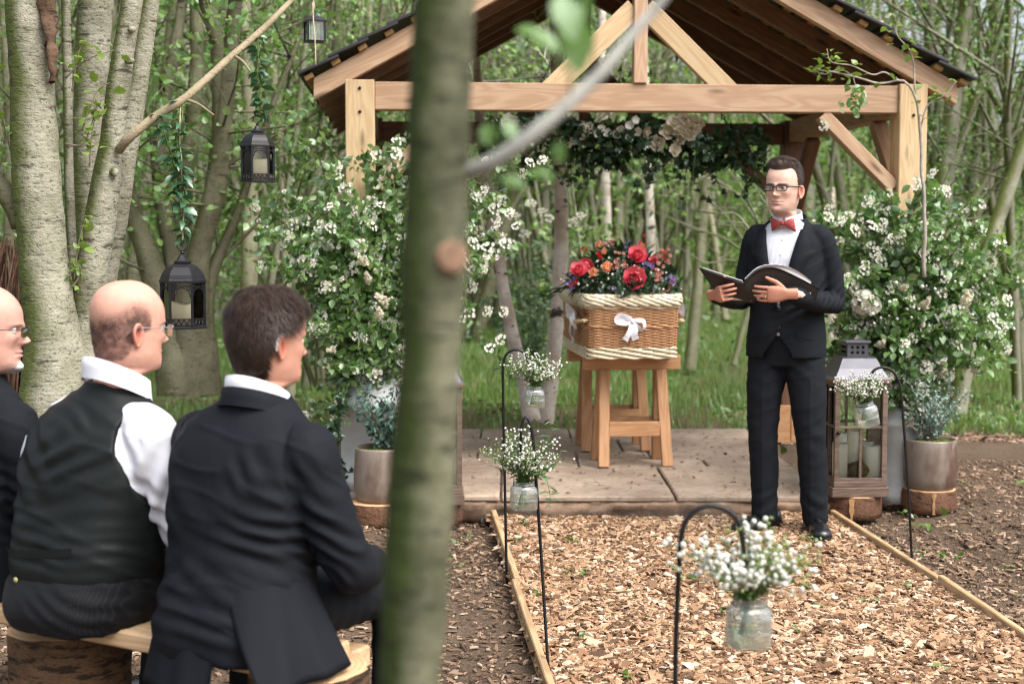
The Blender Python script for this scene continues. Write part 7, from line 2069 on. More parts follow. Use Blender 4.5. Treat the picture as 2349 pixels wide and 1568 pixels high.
# sleeve seam: a sunk line round the armhole
for s in (-1, 1):
    dd = np.abs(np.abs(v[:, 0]) - (.172 + .020 * smst(v[:, 2], .50, .34) - .012 * smst(v[:, 2], .50, .56))); w = np.exp(-(dd / .0045) ** 2) * ((v[:, 2] > .33) & (v[:, 1] < .08)) * (v[:, 0] * s > 0)
    v = v - n * (.0035 * w)[:, None]
w = np.exp(-(np.abs(v[:, 0] - .012) / .0035) ** 2) * ((v[:, 1] < 0) & (v[:, 2] < .54)); v = v - n * (.0016 * w)[:, None]     # centre back seam
jm = MB().add(v, f)
def skirt(m, a0, a1, b0, b1, z0, z1, r0, r1, seed, nz=14, na=36, cyc=(0, -.01), sag=0.0, th=.006):
    """hanging coat panel: angles from the back, opening from a0..a1 at the top to b0..b1 at the hem"""
    t = np.linspace(0, 1, nz)[:, None]; u = np.linspace(0, 1, na)[None]
    ang_ = np.radians((a0 + (a1 - a0) * u) * (1 - t) + (b0 + (b1 - b0) * u) * t)
    e = 2.4; s_, c_ = np.sin(ang_), -np.cos(ang_)
    rr = 1 / (np.abs(s_) ** e + np.abs(c_) ** e) ** (1 / e)
    W = r0[0] + (r1[0] - r0[0]) * t ** 1.1; D_ = r0[1] + (r1[1] - r0[1]) * t ** 1.1
    wv = 1 + .035 * t * np.sin(ang_ * 7 + seed) + .02 * t * np.sin(ang_ * 15 + seed * 2)
    o = np.stack([cyc[0] + W * rr * s_ * wv, cyc[1] + D_ * rr * c_ * wv, z0 + (z1 - z0) * t + 0 * u - sag * t * u], 2)
    i_ = np.stack([cyc[0] + (W - th) * rr * s_ * wv, cyc[1] + (D_ - th) * rr * c_ * wv, z0 + (z1 - z0) * t + 0 * u - sag * t * u], 2)
    k_ = nz * na; V = np.vstack([o.reshape(-1, 3), i_.reshape(-1, 3)]); Fc = grid_faces(nz, na)
    ed = [(i, i + 1) for i in range((nz - 1) * na, nz * na - 1)] + [(i * na, (i + 1) * na) for i in range(nz - 1)] + [(i * na + na - 1, (i + 1) * na + na - 1) for i in range(nz - 1)]
    Fc = np.vstack([Fc, Fc[:, ::-1] + k_, np.array([(a, b, b + k_, a + k_) for a, b in ed])])
    m.add(V, Fc)
skirt(jm, -118, 22, -122, 20, .20, -.085, (.180, .132), (.212, .200), 1.0)
skirt(jm, 22.5, 118, 46, 120, .20, -.050, (.180, .132), (.285, .235), 2.2, sag=-.02)
jm.build('jacket', SUIT2, p3)
collar(p3, (.016, .054), .086, .084, .556, .600, .030, SUIT2, 'jacket_collar', .5, .005, 0, flare=.012)
collar(p3, (.020, .052), .0790, .078, .575, .622, .036, SHIRT, 'shirt_collar', .12, .003)
m = seated_legs(); v, f, n = remesh(m, .009, 4); v = folds(v, n, [((.12, .3, .07), (.1, .2, .1), (.2, 1, 0), .05, .003)], .004, .1, 9)
v[:, :2] *= np.where(v[:, 1:2] < .12, .86, .97)
MB().add(v, f).build('trousers', SUIT, p3)
for s in (-1, 1): shoe(p3, (s * .17, .40), -s * .1, -SEAT + .0)

# ---- second man: bald crown, waistcoat, white sleeves
p2 = thing('person', 'seated balding man in dark waistcoat and white shirt, glasses, seen from behind', 'person', (-1.105, 3.685, SEAT), math.radians(-30.6), 'men seated on the bench')
M2 = head_frame((.055, .085, .640), math.radians(20), math.radians(4))
def baldmask(v, a):
    ca = np.cos(a)
    lo = np.interp(ca, [-1, -.8, -.5, -.3, -.12, .1, .3], [.022, .022, .026, .045, .09, .10, .11]); hi = np.interp(ca, [-1, -.6, -.2, .1, .3], [.140, .158, .178, .170, .145])
    hi = hi + .008 * vnoise(v * 30, 5)
    return smst(v[:, 2], lo - .004, lo + .008) * (1 - smst(v[:, 2], hi - .045, hi + .018)) * (ca < .34)
def ex2(v, a, c):
    k_ = baldmask(v, a) * np.clip(.80 + .22 * vnoise(v * 130, 6) + .12 * vnoise(v * 40, 8), 0, .95)
    c = c * (1 - k_)[:, None] + np.array([.055, .036, .032]) * k_[:, None]
    nk = smst(-v[:, 2], -.03, .05)
    return c * (1 - .25 * nk[:, None]) + np.array([.55, .22, .16]) * .25 * nk[:, None]
hv, hf, ang = body(p2, M2, (.58, .33, .25), [(((.12, .40, .14), (-.6, .8, -.1), (0, .1, 1)), dict(h=HAND_C)), (((-.12, .40, .14), (.6, .8, -.1), (0, .1, 1)), dict(h=HAND_C, left=True))], ex2, 1.08, .16)
hair_on(p2, M2, hv, hf, ang, lambda v, a: baldmask(v, a) * np.clip(.55 + .5 * vnoise(v * 60, 3), 0, 1), lambda v, a: .0008 + 0 * v[:, 2], HAIR_B, 16000, .007, .00035, 5, lift=.0022, shellmat=None)
eyes(p2, M2)
spectacles(p2, M2, STEEL, .050, .030, .0009, .108, .106, False)
m = MB()                                                       # dark temple tips over the ears
for s in (-1, 1): m.add(*tube(spline([[s * .0845, -.005, .112], [s * .0855, -.018, .108], [s * .0835, -.034, .097], [s * .081, -.043, .084]], 12), .0022, 7))
V = xf(M2, m.verts()); m.v = [V]; m.build('temple_tip', FRAME, p2)
rings2 = [(.10, 0, -.012, .188, .165, .165, 2.5), (.14, 0, -.014, .197, .175, .168, 2.5), (.22, 0, -.008, .196, .185, .162, 2.4), (.30, 0, .004, .200, .18, .152, 2.35), (.38, 0, .016, .207, .165, .148, 2.3), (.45, 0, .026, .203, .145, .138, 2.3), (.51, .004, .036, .178, .12, .118, 2.2), (.555, .012, .050, .135, .095, .096, 2.1), (.59, .022, .062, .092, .08, .082, 2.0), (.612, .028, .068, .076, .074, .075, 2.0)]
core = [(z, cx, cy, w - .014, fr - .014, b - .014, e) for z, cx, cy, w, fr, b, e in rings2]; core[0] = (.085,) + core[0][1:]
m = MB().add(*ringloft(core))
for s in (-1, 1):
    k0 = 1.0 if s > 0 else .86
    m.add(*limb([(s * .125 * k0, .03, .515), (s * .178 * k0, .035 + .05 * (s < 0), .487 - .012 * (s < 0)), (s * .215, .05, .39), (s * .238, .09, .26), (s * .250, .12, .20)], [.050, .074, .073, .066, .062], 26, 20))
    m.add(*limb([(s * .250, .12, .20), (s * .21, .22, .175), (s * .13, .37, .15)], [.062, .056, .044], 20, 18))
v, f, n = remesh(m, .0075, 5)
v = folds(v, n, [((.22, 0, .36), (.08, .15, .12), (.9, .2, -.4), .055, .0050), ((.2, .03, .28), (.08, .12, .08), (.5, .2, .8), .045, .005), ((.18, -.03, .47), (.05, .1, .04), (.8, 0, .5), .04, .003)], .004, .09, 7)
MB().add(v, f).build('shirt', SHIRT, p2)
m = MB().add(*ringloft(rings2)); v, f, n = remesh(m, .0075, 3)
v = folds(v, n, [((0, -.15, .20), (.25, .3, .06), (.10, 0, 1), .034, .0016), ((.05, -.14, .44), (.12, .2, .06), (-.5, 0, .85), .06, .0045), ((-.12, -.1, .40), (.1, .2, .1), (.7, 0, .7), .07, .004), ((.02, -.15, .28), (.2, .2, .05), (-.25, 0, 1), .06, .0016), ((.03, -.1, .53), (.1, .15, .04), (.4, 0, .9), .04, .003)], .005, .13, 11)
# cut the armholes back so that the shirt shoulders show
ax = .150 + .050 * smst(.50 - v[:, 2], 0, .16)
w = smst(v[:, 0] - ax, 0, .012) * smst(v[:, 2], .30, .36); v = v - n * (.045 * w)[:, None]
k_ = MB().add(v, f).build('waistcoat', SATIN, p2)
# back strap and buckle
def belt(z0, z1, a0, a1, off, w, rings):
    aa = np.radians(np.linspace(a0, a1, 30)); A = np.array(rings); V = []
    for i, x in enumerate(aa):
        z = z0 + (z1 - z0) * i / 29; g = [np.interp(z, A[:, 0], A[:, j]) for j in range(7)]
        s_, c_ = math.sin(x), -math.cos(x); r = 1 / (abs(s_) ** g[6] + abs(c_) ** g[6]) ** (1 / g[6])
        p = np.array([g[1] + (g[3] + off) * r * s_, g[2] + (g[5] + off) * r * c_, z]); V.append([p - [0, 0, w / 2], p + [0, 0, w / 2]])
    return np.array(V).reshape(-1, 3), grid_faces(30, 2)
MB().add(*belt(.170, .205, -52, 30, .006, .022, rings2)).build('back_strap', SATIN, k_)
v, f = belt(.167, .169, -57, -50, .009, .026, rings2); MB().add(v, f).build('buckle', m_plain('brass', (.45, .36, .18), .35, .5, .8), k_, False)
collar(p2, (.042, .062), .0860, .086, .585, .640, .040, SHIRT, 'shirt_collar', .12, .003, -.008)
m = seated_legs(.16)
m.add(*ringloft([(-.012, 0, -.02, .17, .15, .18, 2.6), (.04, 0, -.022, .195, .17, .195, 2.5), (.10, 0, -.018, .194, .17, .180, 2.4), (.128, 0, -.014, .186, .165, .164, 2.4)]))
v, f, n = remesh(m, .008, 4); v = folds(v, n, [((.10, -.15, .07), (.12, .2, .06), (.5, 0, .85), .035, .003)], .004, .09, 13)
w = np.exp(-((v[:, 2] - .107) / .0016) ** 2); v = v - n * (.0018 * w)[:, None]
tr = MB().add(v, f).build('trousers', PINS, p2)
q = spline([(.02, -.198, .035), (.06, -.197, .05), (.10, -.188, .068), (.14, -.168, .082)], 16); MB().add(*tube(q - [0, .002, 0], .0035, 6)).build('pocket_welt', SUIT, tr)
MB().add(*lathe([(0, 0), (.007, 0), (.007, .003), (0, .004)], 14)).build('button', m_plain('brassy_button', (.40, .38, .15), .5, .4), tr).matrix_local = Matrix.Translation((-.075, -.182, .118)) @ Matrix.Rotation(math.pi / 2, 4, 'X')
for s in (-1, 1): shoe(p2, (s * .17, .40), -s * .1, -SEAT)

# ---- first man: at the left edge, profile, white beard
p1 = thing('person', 'seated man in profile at the left edge with white goatee and glasses', 'person', (-1.555, 3.95, SEAT), math.radians(-30.6), 'men seated on the bench')
M1 = head_frame((.045, .075, .618), math.radians(50), math.radians(3))
def ex1(v, a, c):
    g = np.exp(-((v[:, 2] - .008) / .016) ** 2 - (v[:, 0] / .026) ** 2) * (v[:, 1] > .02); g = np.clip(g * 1.4, 0, .85)
    c = c * (1 - g)[:, None] + np.array([.72, .70, .68]) * g[:, None]
    return c
hv, hf, ang = body(p1, M1, (.57, .33, .26), [(((.12, .40, .14), (-.6, .8, -.1), (0, .1, 1)), dict(h=HAND_C)), (((-.12, .40, .14), (.6, .8, -.1), (0, .1, 1)), dict(h=HAND_C, left=True))], ex1, 1.05, .12)
def m1mask(v, a):
    ca = np.cos(a); lo = np.interp(ca, [-1, -.5, -.2, .1, .25], [.02, .03, .08, .085, .1]); hi = np.interp(ca, [-1, -.3, .1, .3], [.15, .15, .135, .12])
    return smst(v[:, 2], lo - .004, lo + .01) * (1 - smst(v[:, 2], hi - .02, hi + .01)) * (ca < .30)
hair_on(p1, M1, hv, hf, ang, m1mask, lambda v, a: .004 + 0 * v[:, 2], HAIR_W, 5000, .012, .0006, 6, lift=.003)
goat = lambda v, a: np.clip(1.6 * np.exp(-((v[:, 2] - .006) / .014) ** 2 - (v[:, 0] / .022) ** 2), 0, 1) * (v[:, 1] > .03)
hair_on(p1, M1, hv, hf, ang, goat, lambda v, a: .005 + 0 * v[:, 2], HAIR_W, 2500, .016, .0006, 8, crown=(0, .06, .10), lift=.003, name='goatee')
eyes(p1, M1)
spectacles(p1, M1, FRAME, .048, .028, .0010, .109, .106, False)
m = MB().add(*ringloft(rings3))
for s in (-1, 1):
    m.add(*limb([(s * .155, .035, .500), (s * .185, .035, .475), (s * .215, .05, .38), (s * .235, .085, .25), (s * .245, .115, .185)], [.055, .072, .066, .060, .058], 26, 20))
    m.add(*limb([(s * .245, .115, .185), (s * .205, .22, .165), (s * .12, .36, .140)], [.058, .053, .044], 20, 18))
v, f, n = remesh(m, .008, 5); v = folds(v, n, [((.16, -.08, .30), .12, (.35, 0, .94), .05, .004), ((.2, .05, .2), .1, (.5, .3, .8), .04, .004)], .0045, .11, 17)
jm = MB().add(v, f); skirt(jm, -118, 0, -120, 0, .15, -.05, (.196, .166), (.22, .2), 3.0); skirt(jm, 1, 118, 3, 120, .15, -.05, (.196, .166), (.22, .2), 4.2)
jm.build('jacket', SUIT, p1)
collar(p1, (.008, .062), .079, .079, .560, .600, .018, SUIT, 'jacket_collar', .5, .005, 0, flare=.012)
collar(p1, (.012, .062), .0715, .073, .570, .618, .026, SHIRT, 'shirt_collar', .12, .003)
v, f, n = remesh(seated_legs(), .009, 4); MB().add(v, f).build('trousers', PINS, p1)
for s in (-1, 1): shoe(p1, (s * .17, .40), -s * .1, -SEAT)

# ---- the bench: one plank on two log stumps
ba, bb = np.array([-2.05, 4.156]), np.array([-.515, 3.247])
fwd = np.array([math.sin(math.radians(30.6)), math.cos(math.radians(30.6))])
bn = thing('bench', 'rough pine plank bench under the three seated men', 'bench', tuple(np.append((ba + bb) / 2, 0)), 0)
mid = (ba + bb) / 2
def lb(p, z): return (p[0] - mid[0], p[1] - mid[1], z)
timber('plank', lb(ba + fwd * .115, SEAT - .026), lb(bb + fwd * .115, SEAT - .026), .23, .046, W_BENCH, bn, bev=.006)
def stump(p, r, h, label, seed):
    t = thing('log_stump', label, 'log stump', (p[0], p[1], 0), 0, 'log stumps holding up the bench')
    n = 48; a = np.arange(n) * 2 * math.pi / n; rings = []
    for z in np.linspace(-.05, h, 9):
        ro = r * (1 + .06 * vnoise(np.stack([np.cos(a) * 1.5, np.sin(a) * 1.5, a * 0 + seed], 1), seed) + .04 * vnoise(np.stack([np.cos(a) * 7, np.sin(a) * 7, a * 0 + z * 5], 1), seed + 1))
        rings.append(np.stack([ro * np.cos(a), ro * np.sin(a), a * 0 + z], 1))
    MB().add(np.vstack(rings), grid_faces(9, n, True)).build('bark', m_bark('stump_bark', (.17, .10, .055), (.085, .05, .028), (.02, .015, .01), None, mark=.5, scale=1.3, bump=1.0), t)
    v = np.vstack([rings[-1], rings[-1] * [.95, .95, 1] + [0, 0, .003], rings[-1] * [.02, .02, 1] + [0, 0, .004]]); MB().add(v, [tuple(x) for x in grid_faces(3, n, True)] + [tuple(range(2 * n, 3 * n))]).build('sawn_face', ENDW, t)
sp1 = P(90, 1500, 3.68)[:2] + fwd * .10
stump(sp1, .155, SEAT - .055, 'dark bark log stump under the left part of the bench', 3)
sp2 = bb - (bb - ba) / np.linalg.norm(bb - ba) * .06 + fwd * .14
stump(sp2, .15, SEAT - .055, 'log stump under the right end of the bench', 6)
ob = thing('bench', 'end of a second pale plank bench beyond the near man, by the trunk', 'bench', tuple(P(770, 1520, 3.62) * [1, 1, 0]), 0)
o_ = P(770, 1520, 3.62)
timber('plank', (-.28, .10, .335), (.055, -.085, .335), .16, .05, W_BENCH, ob, bev=.006)
m = MB().add(*lathe([(.09, -.02), (.092, .1), (.088, .3), (.0, .308)], 28)); m.build('support', RBARK, ob)

# ---- the standing man
CP = np.array([1.315, 6.80, 0.0])
crz = math.radians(154)
cm = thing('person', 'standing man in black suit, red tartan bow tie and glasses holding an open folder', 'person', tuple(CP), crz)
MI = (Matrix.Translation(CP) @ Matrix.Rotation(crz, 4, 'Z')).inverted()
def loc(px, py, d): return np.array(MI @ Vector(P(px, py, d)))
def ldir(*v): return np.array(MI.to_3x3() @ Vector(v))
MC = head_frame((.012, .045, 1.533), math.radians(9), math.radians(2), math.radians(-2))
def exc(v, a, c):
    st = smst(-v[:, 2], -.062, -.03) * (v[:, 1] > -.03) * smst(v[:, 2], -.03, -.005); st = np.maximum(st, np.exp(-((v[:, 2] - .059) / .005) ** 2 - (v[:, 0] / .024) ** 2) * (v[:, 1] > .05)); st = st * np.clip(.30 + .08 * vnoise(v * 300, 3), 0, 1)
    c = c * (1 - st)[:, None] + np.array([.20, .15, .14]) * st[:, None]
    lp = np.maximum(np.exp(-((v[:, 2] - .0505) / .0036) ** 2 - (v[:, 0] / .021) ** 4), np.exp(-((v[:, 2] - .0415) / .0042) ** 2 - (v[:, 0] / .018) ** 4)) * (v[:, 1] > .06) * .8
    c = c * (1 - lp)[:, None] + np.array([.50, .20, .17]) * lp[:, None]
    br = np.exp(-((v[:, 2] - (.1285 + .002 * np.cos((np.abs(v[:, 0]) - .03) * 60))) / .0048) ** 2) * smst(np.abs(v[:, 0]), .008, .014) * (1 - smst(np.abs(v[:, 0]), .047, .056)) * (v[:, 1] > .03) * .9
    c = c * (1 - br)[:, None] + np.array([.045, .028, .022]) * br[:, None]
    return c
rw = loc(1638, 676, 6.475); lw_ = loc(1806, 674, 6.375)
hv, hf, ang = body(cm, MC, (.72, .47, .37), [((rw, ldir(.28, -.95, .08), ldir(-.93, -.28, -.22)), dict(h=HAND_F, tone=(.50, .235, .16), s=.93)), ((lw_, ldir(-1, .0, -.02), ldir(-.02, -1, -.25)), dict(left=True, tone=(.50, .235, .16), s=.93))], exc, 1.0, 0, {1: (.14, -.008, 1.395), -1: (-.14, -.008, 1.395)}, {1: (.222, -.01, 1.115), -1: (-.224, -.03, 1.100)})
def maskc(v, a):
    ca = np.cos(a)
    line = np.interp(ca, [-1, -.75, -.45, -.25, -.08, .14, .25, .40, .62, .8, 1], [.02, .02, .040, .115, .132, .118, .150, .188, .203, .198, .193])
    return smst(v[:, 2], line - .003, line + .016)
hair_on(cm, MC, hv, hf, ang, maskc, lambda v, a: .0022 + .025 * smst(v[:, 2], .18, .218) * (.34 + .66 * smst(v[:, 1], -.03, .06)), HAIR_C, 11000, .026, .0008, 9, crown=(.025, .14, .15), lift=.008)
eyes(cm, MC, .1)
# upper and lower eyelids
m = MB(); v0, f0 = ico(3)
for s in (-1, 1):
    c = np.array([s * .032, .0695, .1125]); zc = v0[f0].mean(1)[:, 2]; m.add(xf(MC, v0 * .0131 + c), f0[(zc > .22) | (zc < -.48)])
me = m.mesh('eyelid', SKIN, True); paint(me, [np.tile((.58, .33, .26), (m.n, 1))]); link('eyelid', me, cm)
spectacles(cm, MC, FRAME, .050, .027, .0021, .112, .104, True)
ringsC = [(.845, 0, 0, .188, .135, .140, 2.4), (.95, 0, .0, .186, .132, .138, 2.4), (1.08, 0, .0, .174, .125, .118, 2.35), (1.20, 0, .003, .187, .132, .120, 2.35), (1.31, 0, .0, .183, .128, .118, 2.35), (1.39, 0, -.005, .184, .108, .105, 2.3), (1.44, 0, -.008, .158, .085, .090, 2.2), (1.472, 0, -.008, .118, .066, .076, 2.1), (1.50, 0, -.005, .078, .060, .066, 2.0)]
m = MB().add(*ringloft(ringsC, 56))
elr, ell = (.222, -.01, 1.115), (-.224, -.03, 1.100)
for s, el, wr in ((1, elr, rw), (-1, ell, lw_)):
    sh = np.array([s * .156, -.008, 1.408]); el = np.array(el); wr = np.array(wr)
    m.add(*limb([sh - [s * .04, 0, -.012], sh, (sh * .5 + el * .5) + [s * .012, -.012, 0], el], [.050, .060, .054, .050], 24, 20))
    cuff = wr + (el - wr) / np.linalg.norm(el - wr) * .045
    m.add(*limb([el, el * .5 + cuff * .5 + [0, 0, -.008], cuff], [.051, .048, .040], 20, 18))
v, f, n = remesh(m, .0065, 4)
v = folds(v, n, [((-.22, .05, 1.12), (.08, .14, .07), (.5, .5, .7), .035, .0045), ((.22, .05, 1.12), (.08, .14, .07), (-.5, .5, .7), .035, .0045), ((-.1, .12, 1.08), (.12, .1, .06), (.4, 0, .9), .045, .003), ((-.20, .03, 1.28), (.06, .1, .08), (.9, 0, .4), .05, .0025)], .0028, .1, 21)
# open front: V at the chest, cutaway below the button
zz, xx, yy = v[:, 2], v[:, 0], v[:, 1]
zb = 1.085
vw = np.where(zz > zb, .004 + .086 * np.clip((zz - zb) / .37, 0, 1) ** .92, 0)
xc = .004
cut = (yy > .03) & (zz > zb) & (np.abs(xx - xc) < vw)
low = (yy > .02) & (zz < .97) & (np.abs(xx - xc) < .070 * smst(.97 - zz, 0, .13))
keep = ~(cut | low)
jf = f[keep[f].all(1)]
jk = MB().add(v, jf).build('jacket', SUIT, cm)
# rounded tails and lapels lying on the front
def on_front(x, z, off): return np.array([x, ring_front(ringsC, x, z) + off, z])
for s in (-1, 1):
    V = []
    for i in range(24):
        t = i / 23; z = zb + .005 + (1.445 - zb) * t; xi = xc + s * (.003 + .082 * t ** .92)
        wd = np.interp(t, [0, .25, .62, .70, .72, .80, 1], [.010, .048, .078, .100, .072, .066, .030])
        xo = xi + s * wd
        V.append([on_front(xi - s * .002, z, .004), on_front(xi + s * .002, z, .012), on_front((xi + xo) / 2, z, .013), on_front(xo, z + (.018 if .66 < t < .71 else 0), .010), on_front(xo + s * .001, z + (.018 if .66 < t < .71 else 0), .0035)])
    MB().add(np.array(V).reshape(-1, 3), grid_faces(24, 5)).build('lapel', SUIT, jk)
for z, off in ((1.075, .009), (.985, .006)):
    vv, ff = lathe([(0, 0), (.0095, 0), (.0095, .002), (.007, .0035), (.004, .0028), (0, .0028)], 16); MB().add(vv @ rot('X', -math.pi / 2).T + on_front(.000, z, off), ff).build('button', BLACK_IRON, jk)
for s in (-1, 1):
    V = np.array([[on_front(s * (.085 + .075 * i / 8), .985 - .045 * j - .01 * i / 8, .007 - .002 * j) for j in (0, 1)] for i in range(9)]).reshape(-1, 3); MB().add(V, grid_faces(9, 2)).build('pocket_flap', SUIT, jk)
collar(cm, (0, -.005), .088, .078, 1.455, 1.505, .028, SUIT, 'jacket_collar', 1.2, .005, 0, flare=.010)
# shirt front, collar with points, studs
sr = [(z, cx, cy, w - .010, fr - .010, b - .012, e) for z, cx, cy, w, fr, b, e in ringsC[1:]]
sv, sf, sn = remesh(MB().add(*ringloft(sr, 56)), .008, 2); sv = folds(sv, sn, [((0, .12, 1.25), (.08, .1, .2), (1, 0, .12), .022, .0012)], .002, .07, 31)
sh = MB().add(sv, sf).build('shirt', SHIRT, cm)
collar(cm, (.002, .004), .068, .064, 1.480, 1.528, .022, SHIRT, 'shirt_collar', .10, .003, flare=.008)
for s in (-1, 1):
    c0 = np.array([s * .008, .066, 1.500]); V = np.array([c0, c0 + [s * .045, -.012, .012], c0 + [s * .048, .006, -.030], c0 + [s * .012, .014, -.040]]); V2 = V - [0, .003, 0]
    MB().add(np.vstack([V, V2]), [(0, 1, 2, 3), (7, 6, 5, 4), (0, 3, 7, 4), (1, 0, 4, 5), (2, 1, 5, 6), (3, 2, 6, 7)]).build('collar_point', SHIRT, sh, False)
for z in (1.40, 1.33, 1.26, 1.19): vv, ff = lathe([(0, 0), (.005, 0), (.005, .002), (0, .003)], 10); MB().add(vv @ rot('X', -math.pi / 2).T + [.003, ring_front(sr, .003, z) + .001, z], ff).build('button', SHIRT, sh)
# tartan bow tie
k = Mat('red_tartan'); co = k.coord(); sx = k.n('ShaderNodeSeparateXYZ'); k.l(k.coord((1, 1, 1), 'Object', (0, .5, 0)), sx.inputs[0])
def bands(o, per, lo, hi): return k.ramp(k.math('SINE', k.math('MULTIPLY', o, 2 * math.pi / per)), [(lo, 0.0), (hi, 1.0)], 'LINEAR')
c = k.mix(bands(sx.outputs[0], .014, .45, .6), (.44, .012, .020), (.20, .006, .012)); c = k.mix(k.math('MULTIPLY', bands(sx.outputs[2], .014, .5, .65), .7), c, (.03, .012, .03)); c = k.mix(k.math('MULTIPLY', bands(sx.outputs[2], .0095, .93, .97), .35), c, (.62, .55, .48)); c = k.mix(k.math('MULTIPLY', bands(sx.outputs[0], .0095, .93, .97), .3), c, (.55, .42, .20))
k.pbr(c, .55, .35, 0, None, .2); TART = k.m
bt = np.array([.004, .084, 1.478])
m = MB()
for s in (-1, 1):
    nu, nv_ = 10, 9; V = []
    for i in range(nu):
        t = i / (nu - 1); hh = np.interp(t, [0, .15, .7, 1], [.009, .012, .026, .029]); th = np.interp(t, [0, .3, .8, 1], [.006, .009, .007, .002])
        for j in range(nv_):
            a = 2 * math.pi * j / nv_; V.append([s * (.006 + .052 * t) + .006 * t * math.sin(a), th * math.cos(a) - .010 * t ** 2, hh * math.sin(a) * (1 - .12 * math.cos(a * 2)) - .006 * t * (1 if s > 0 else 1.6)])
    m.add(np.array(V) + bt, [tuple(x) for x in grid_faces(nu, nv_, True)] + [tuple(range(nv_)), tuple(range((nu - 1) * nv_, nu * nv_))])
v_, f_ = box(.017, .018, .021, .005, bt); m.add(v_, f_)
m.build('bow_tie', TART, cm)
# trousers with breaks above the shoes
m = MB().add(*ringloft([(.80, 0, 0, .168, .105, .125, 2.3), (.88, 0, 0, .172, .112, .130, 2.3), (.97, 0, .0, .166, .115, .115, 2.3), (1.03, 0, .0, .158, .11, .105, 2.2)]))
fr_, fl_ = loc(1752, 1196, 6.80), loc(1868, 1205, 6.72)
for s, ft in ((1, fr_), (-1, fl_)):
    an = np.array([ft[0], ft[1] - .015, .075]); hp = np.array([s * .083, 0, .86]); kn = hp * .47 + an * .53 + [s * .012, .022, 0]
    m.add(*limb([hp, hp * .5 + kn * .5 + [s * .006, .010, 0], kn, kn * .5 + an * .5 + [0, -.004, 0], an], [.098, .086, .071, .066, .064], 34, 22, 1.0))
v, f, n = remesh(m, .0075, 4)
its = []
for ft, s in ((fr_, 1), (fl_, -1)):
    its += [((ft[0], ft[1], .16), (.09, .1, .07), (s * .55, .2, .75), .06, .0026), ((ft[0], ft[1], .46), (.09, .1, .10), (s * .6, .2, .7), .08, .0016), ((s * .08, .1, .80), (.09, .1, .07), (s * .7, 0, .7), .06, .0018)]
v = folds(v, n, its, .0035, .09, 41)
for ft in (fr_, fl_):                                               # pressed crease down the front
    w = np.exp(-((v[:, 0] - (ft[0] * .95)) / .006) ** 2) * ((n[:, 1] > .5) & (v[:, 2] < .75)); v = v + n * (.003 * w)[:, None]
v[:, 2] = np.maximum(v[:, 2], .035)
MB().add(v, f).build('trousers', SUIT, cm)
shoe(cm, fr_[:2] - [0, .02], math.radians(-30), .004, 1.05)
shoe(cm, fl_[:2] - [0, .02], math.radians(24), .004, 1.05)
for s in (1, -1):                                                    # white cuff showing at each wrist
    pass
a = np.linspace(0, 2 * math.pi, 17)[:-1]
rp = lw_ + ldir(-1, -.05, -.02) * .10; fy = frame_yz(ldir(-1, -.05, -.02), ldir(-.05, -1, .25))
ring = np.stack([.0095 * np.cos(a), 0 * a, .0095 * np.sin(a)], 1) @ fy.T + rp + fy[:, 0] * -.011; MB().add(*tube(ring, .0012, 6, False, fy[:, 1], closed=True)).build('ring', m_plain('gold', (.75, .52, .2), .25, .5, .9), cm)

# ---- the open folder in his hands
fo_ = P(1716, 655, 6.40)
fd = thing('folder', 'open black folder with white pages held by the standing man', 'folder', tuple(fo_))
top = [(1602, 613, 6.385), (1640, 628, 6.380), (1678, 641, 6.375), (1703, 649, 6.365), (1716, 638, 6.365), (1735, 621, 6.365), (1760, 613, 6.375), (1790, 617, 6.395), (1835, 638, 6.425), (1879, 661, 6.455)]
bot = [(1655, 690, 6.46), (1680, 692, 6.46), (1705, 693, 6.46), (1728, 695, 6.45), (1736, 690, 6.45), (1750, 684, 6.45), (1775, 681, 6.455), (1800, 682, 6.46), (1840, 685, 6.47), (1872, 688, 6.48)]
def sheet2(T, B, off, th, mat, name, inset=0.0, par=fd):
    t = spline(np.array([P(*x) for x in T]) - fo_, 60); b = spline(np.array([P(*x) for x in B]) - fo_, 60)
    rows = np.array([t * (1 - u) + b * u for u in np.linspace(0, 1 - inset, 8)])
    d1 = np.gradient(rows, axis=1); d0 = np.gradient(rows, axis=0); nn = np.cross(d1, d0); nn /= np.linalg.norm(nn, axis=2)[..., None]
    if nn[0, 20, 2] < 0: nn = -nn
    A = (rows + nn * off).reshape(-1, 3); Bv = (rows + nn * (off + th)).reshape(-1, 3); n_ = len(A); Fc = grid_faces(8, 60)
    ed = [(i, i + 1) for i in range(59)] + [(i, i + 1) for i in range(7 * 60, 8 * 60 - 1)] + [(i * 60, i * 60 + 60) for i in range(7)] + [(i * 60 + 59, i * 60 + 119) for i in range(7)]
    return MB().add(np.vstack([A, Bv]), np.vstack([Fc, Fc[:, ::-1] + n_, np.array([(a, b_, b_ + n_, a + n_) for a, b_ in ed])])).build(name, mat, par)
sheet2(top, bot, 0, .0022, m_plain('matt_black_card', (.022, .020, .019), .55, .4, 0, .1), 'cover')
PAPER = m_plain('white_paper', (.78, .76, .78), .7, .2, 0, .02)
lt = [(1612, 614, 6.395), (1645, 626, 6.395), (1680, 638, 6.390), (1702, 645, 6.380)]; lbt = [(1664, 687, 6.45), (1685, 689, 6.45), (1706, 690, 6.45), (1724, 692, 6.44)]
sheet2(lt, lbt, .003, .003, PAPER, 'page')
rt = [(1710, 640, 6.380), (1735, 617, 6.375), (1762, 608, 6.385), (1800, 610, 6.405), (1838, 627, 6.430), (1862, 645, 6.450)]; rb = [(1738, 688, 6.44), (1752, 682, 6.44), (1776, 679, 6.445), (1802, 680, 6.45), (1835, 682, 6.46), (1860, 684, 6.46)]
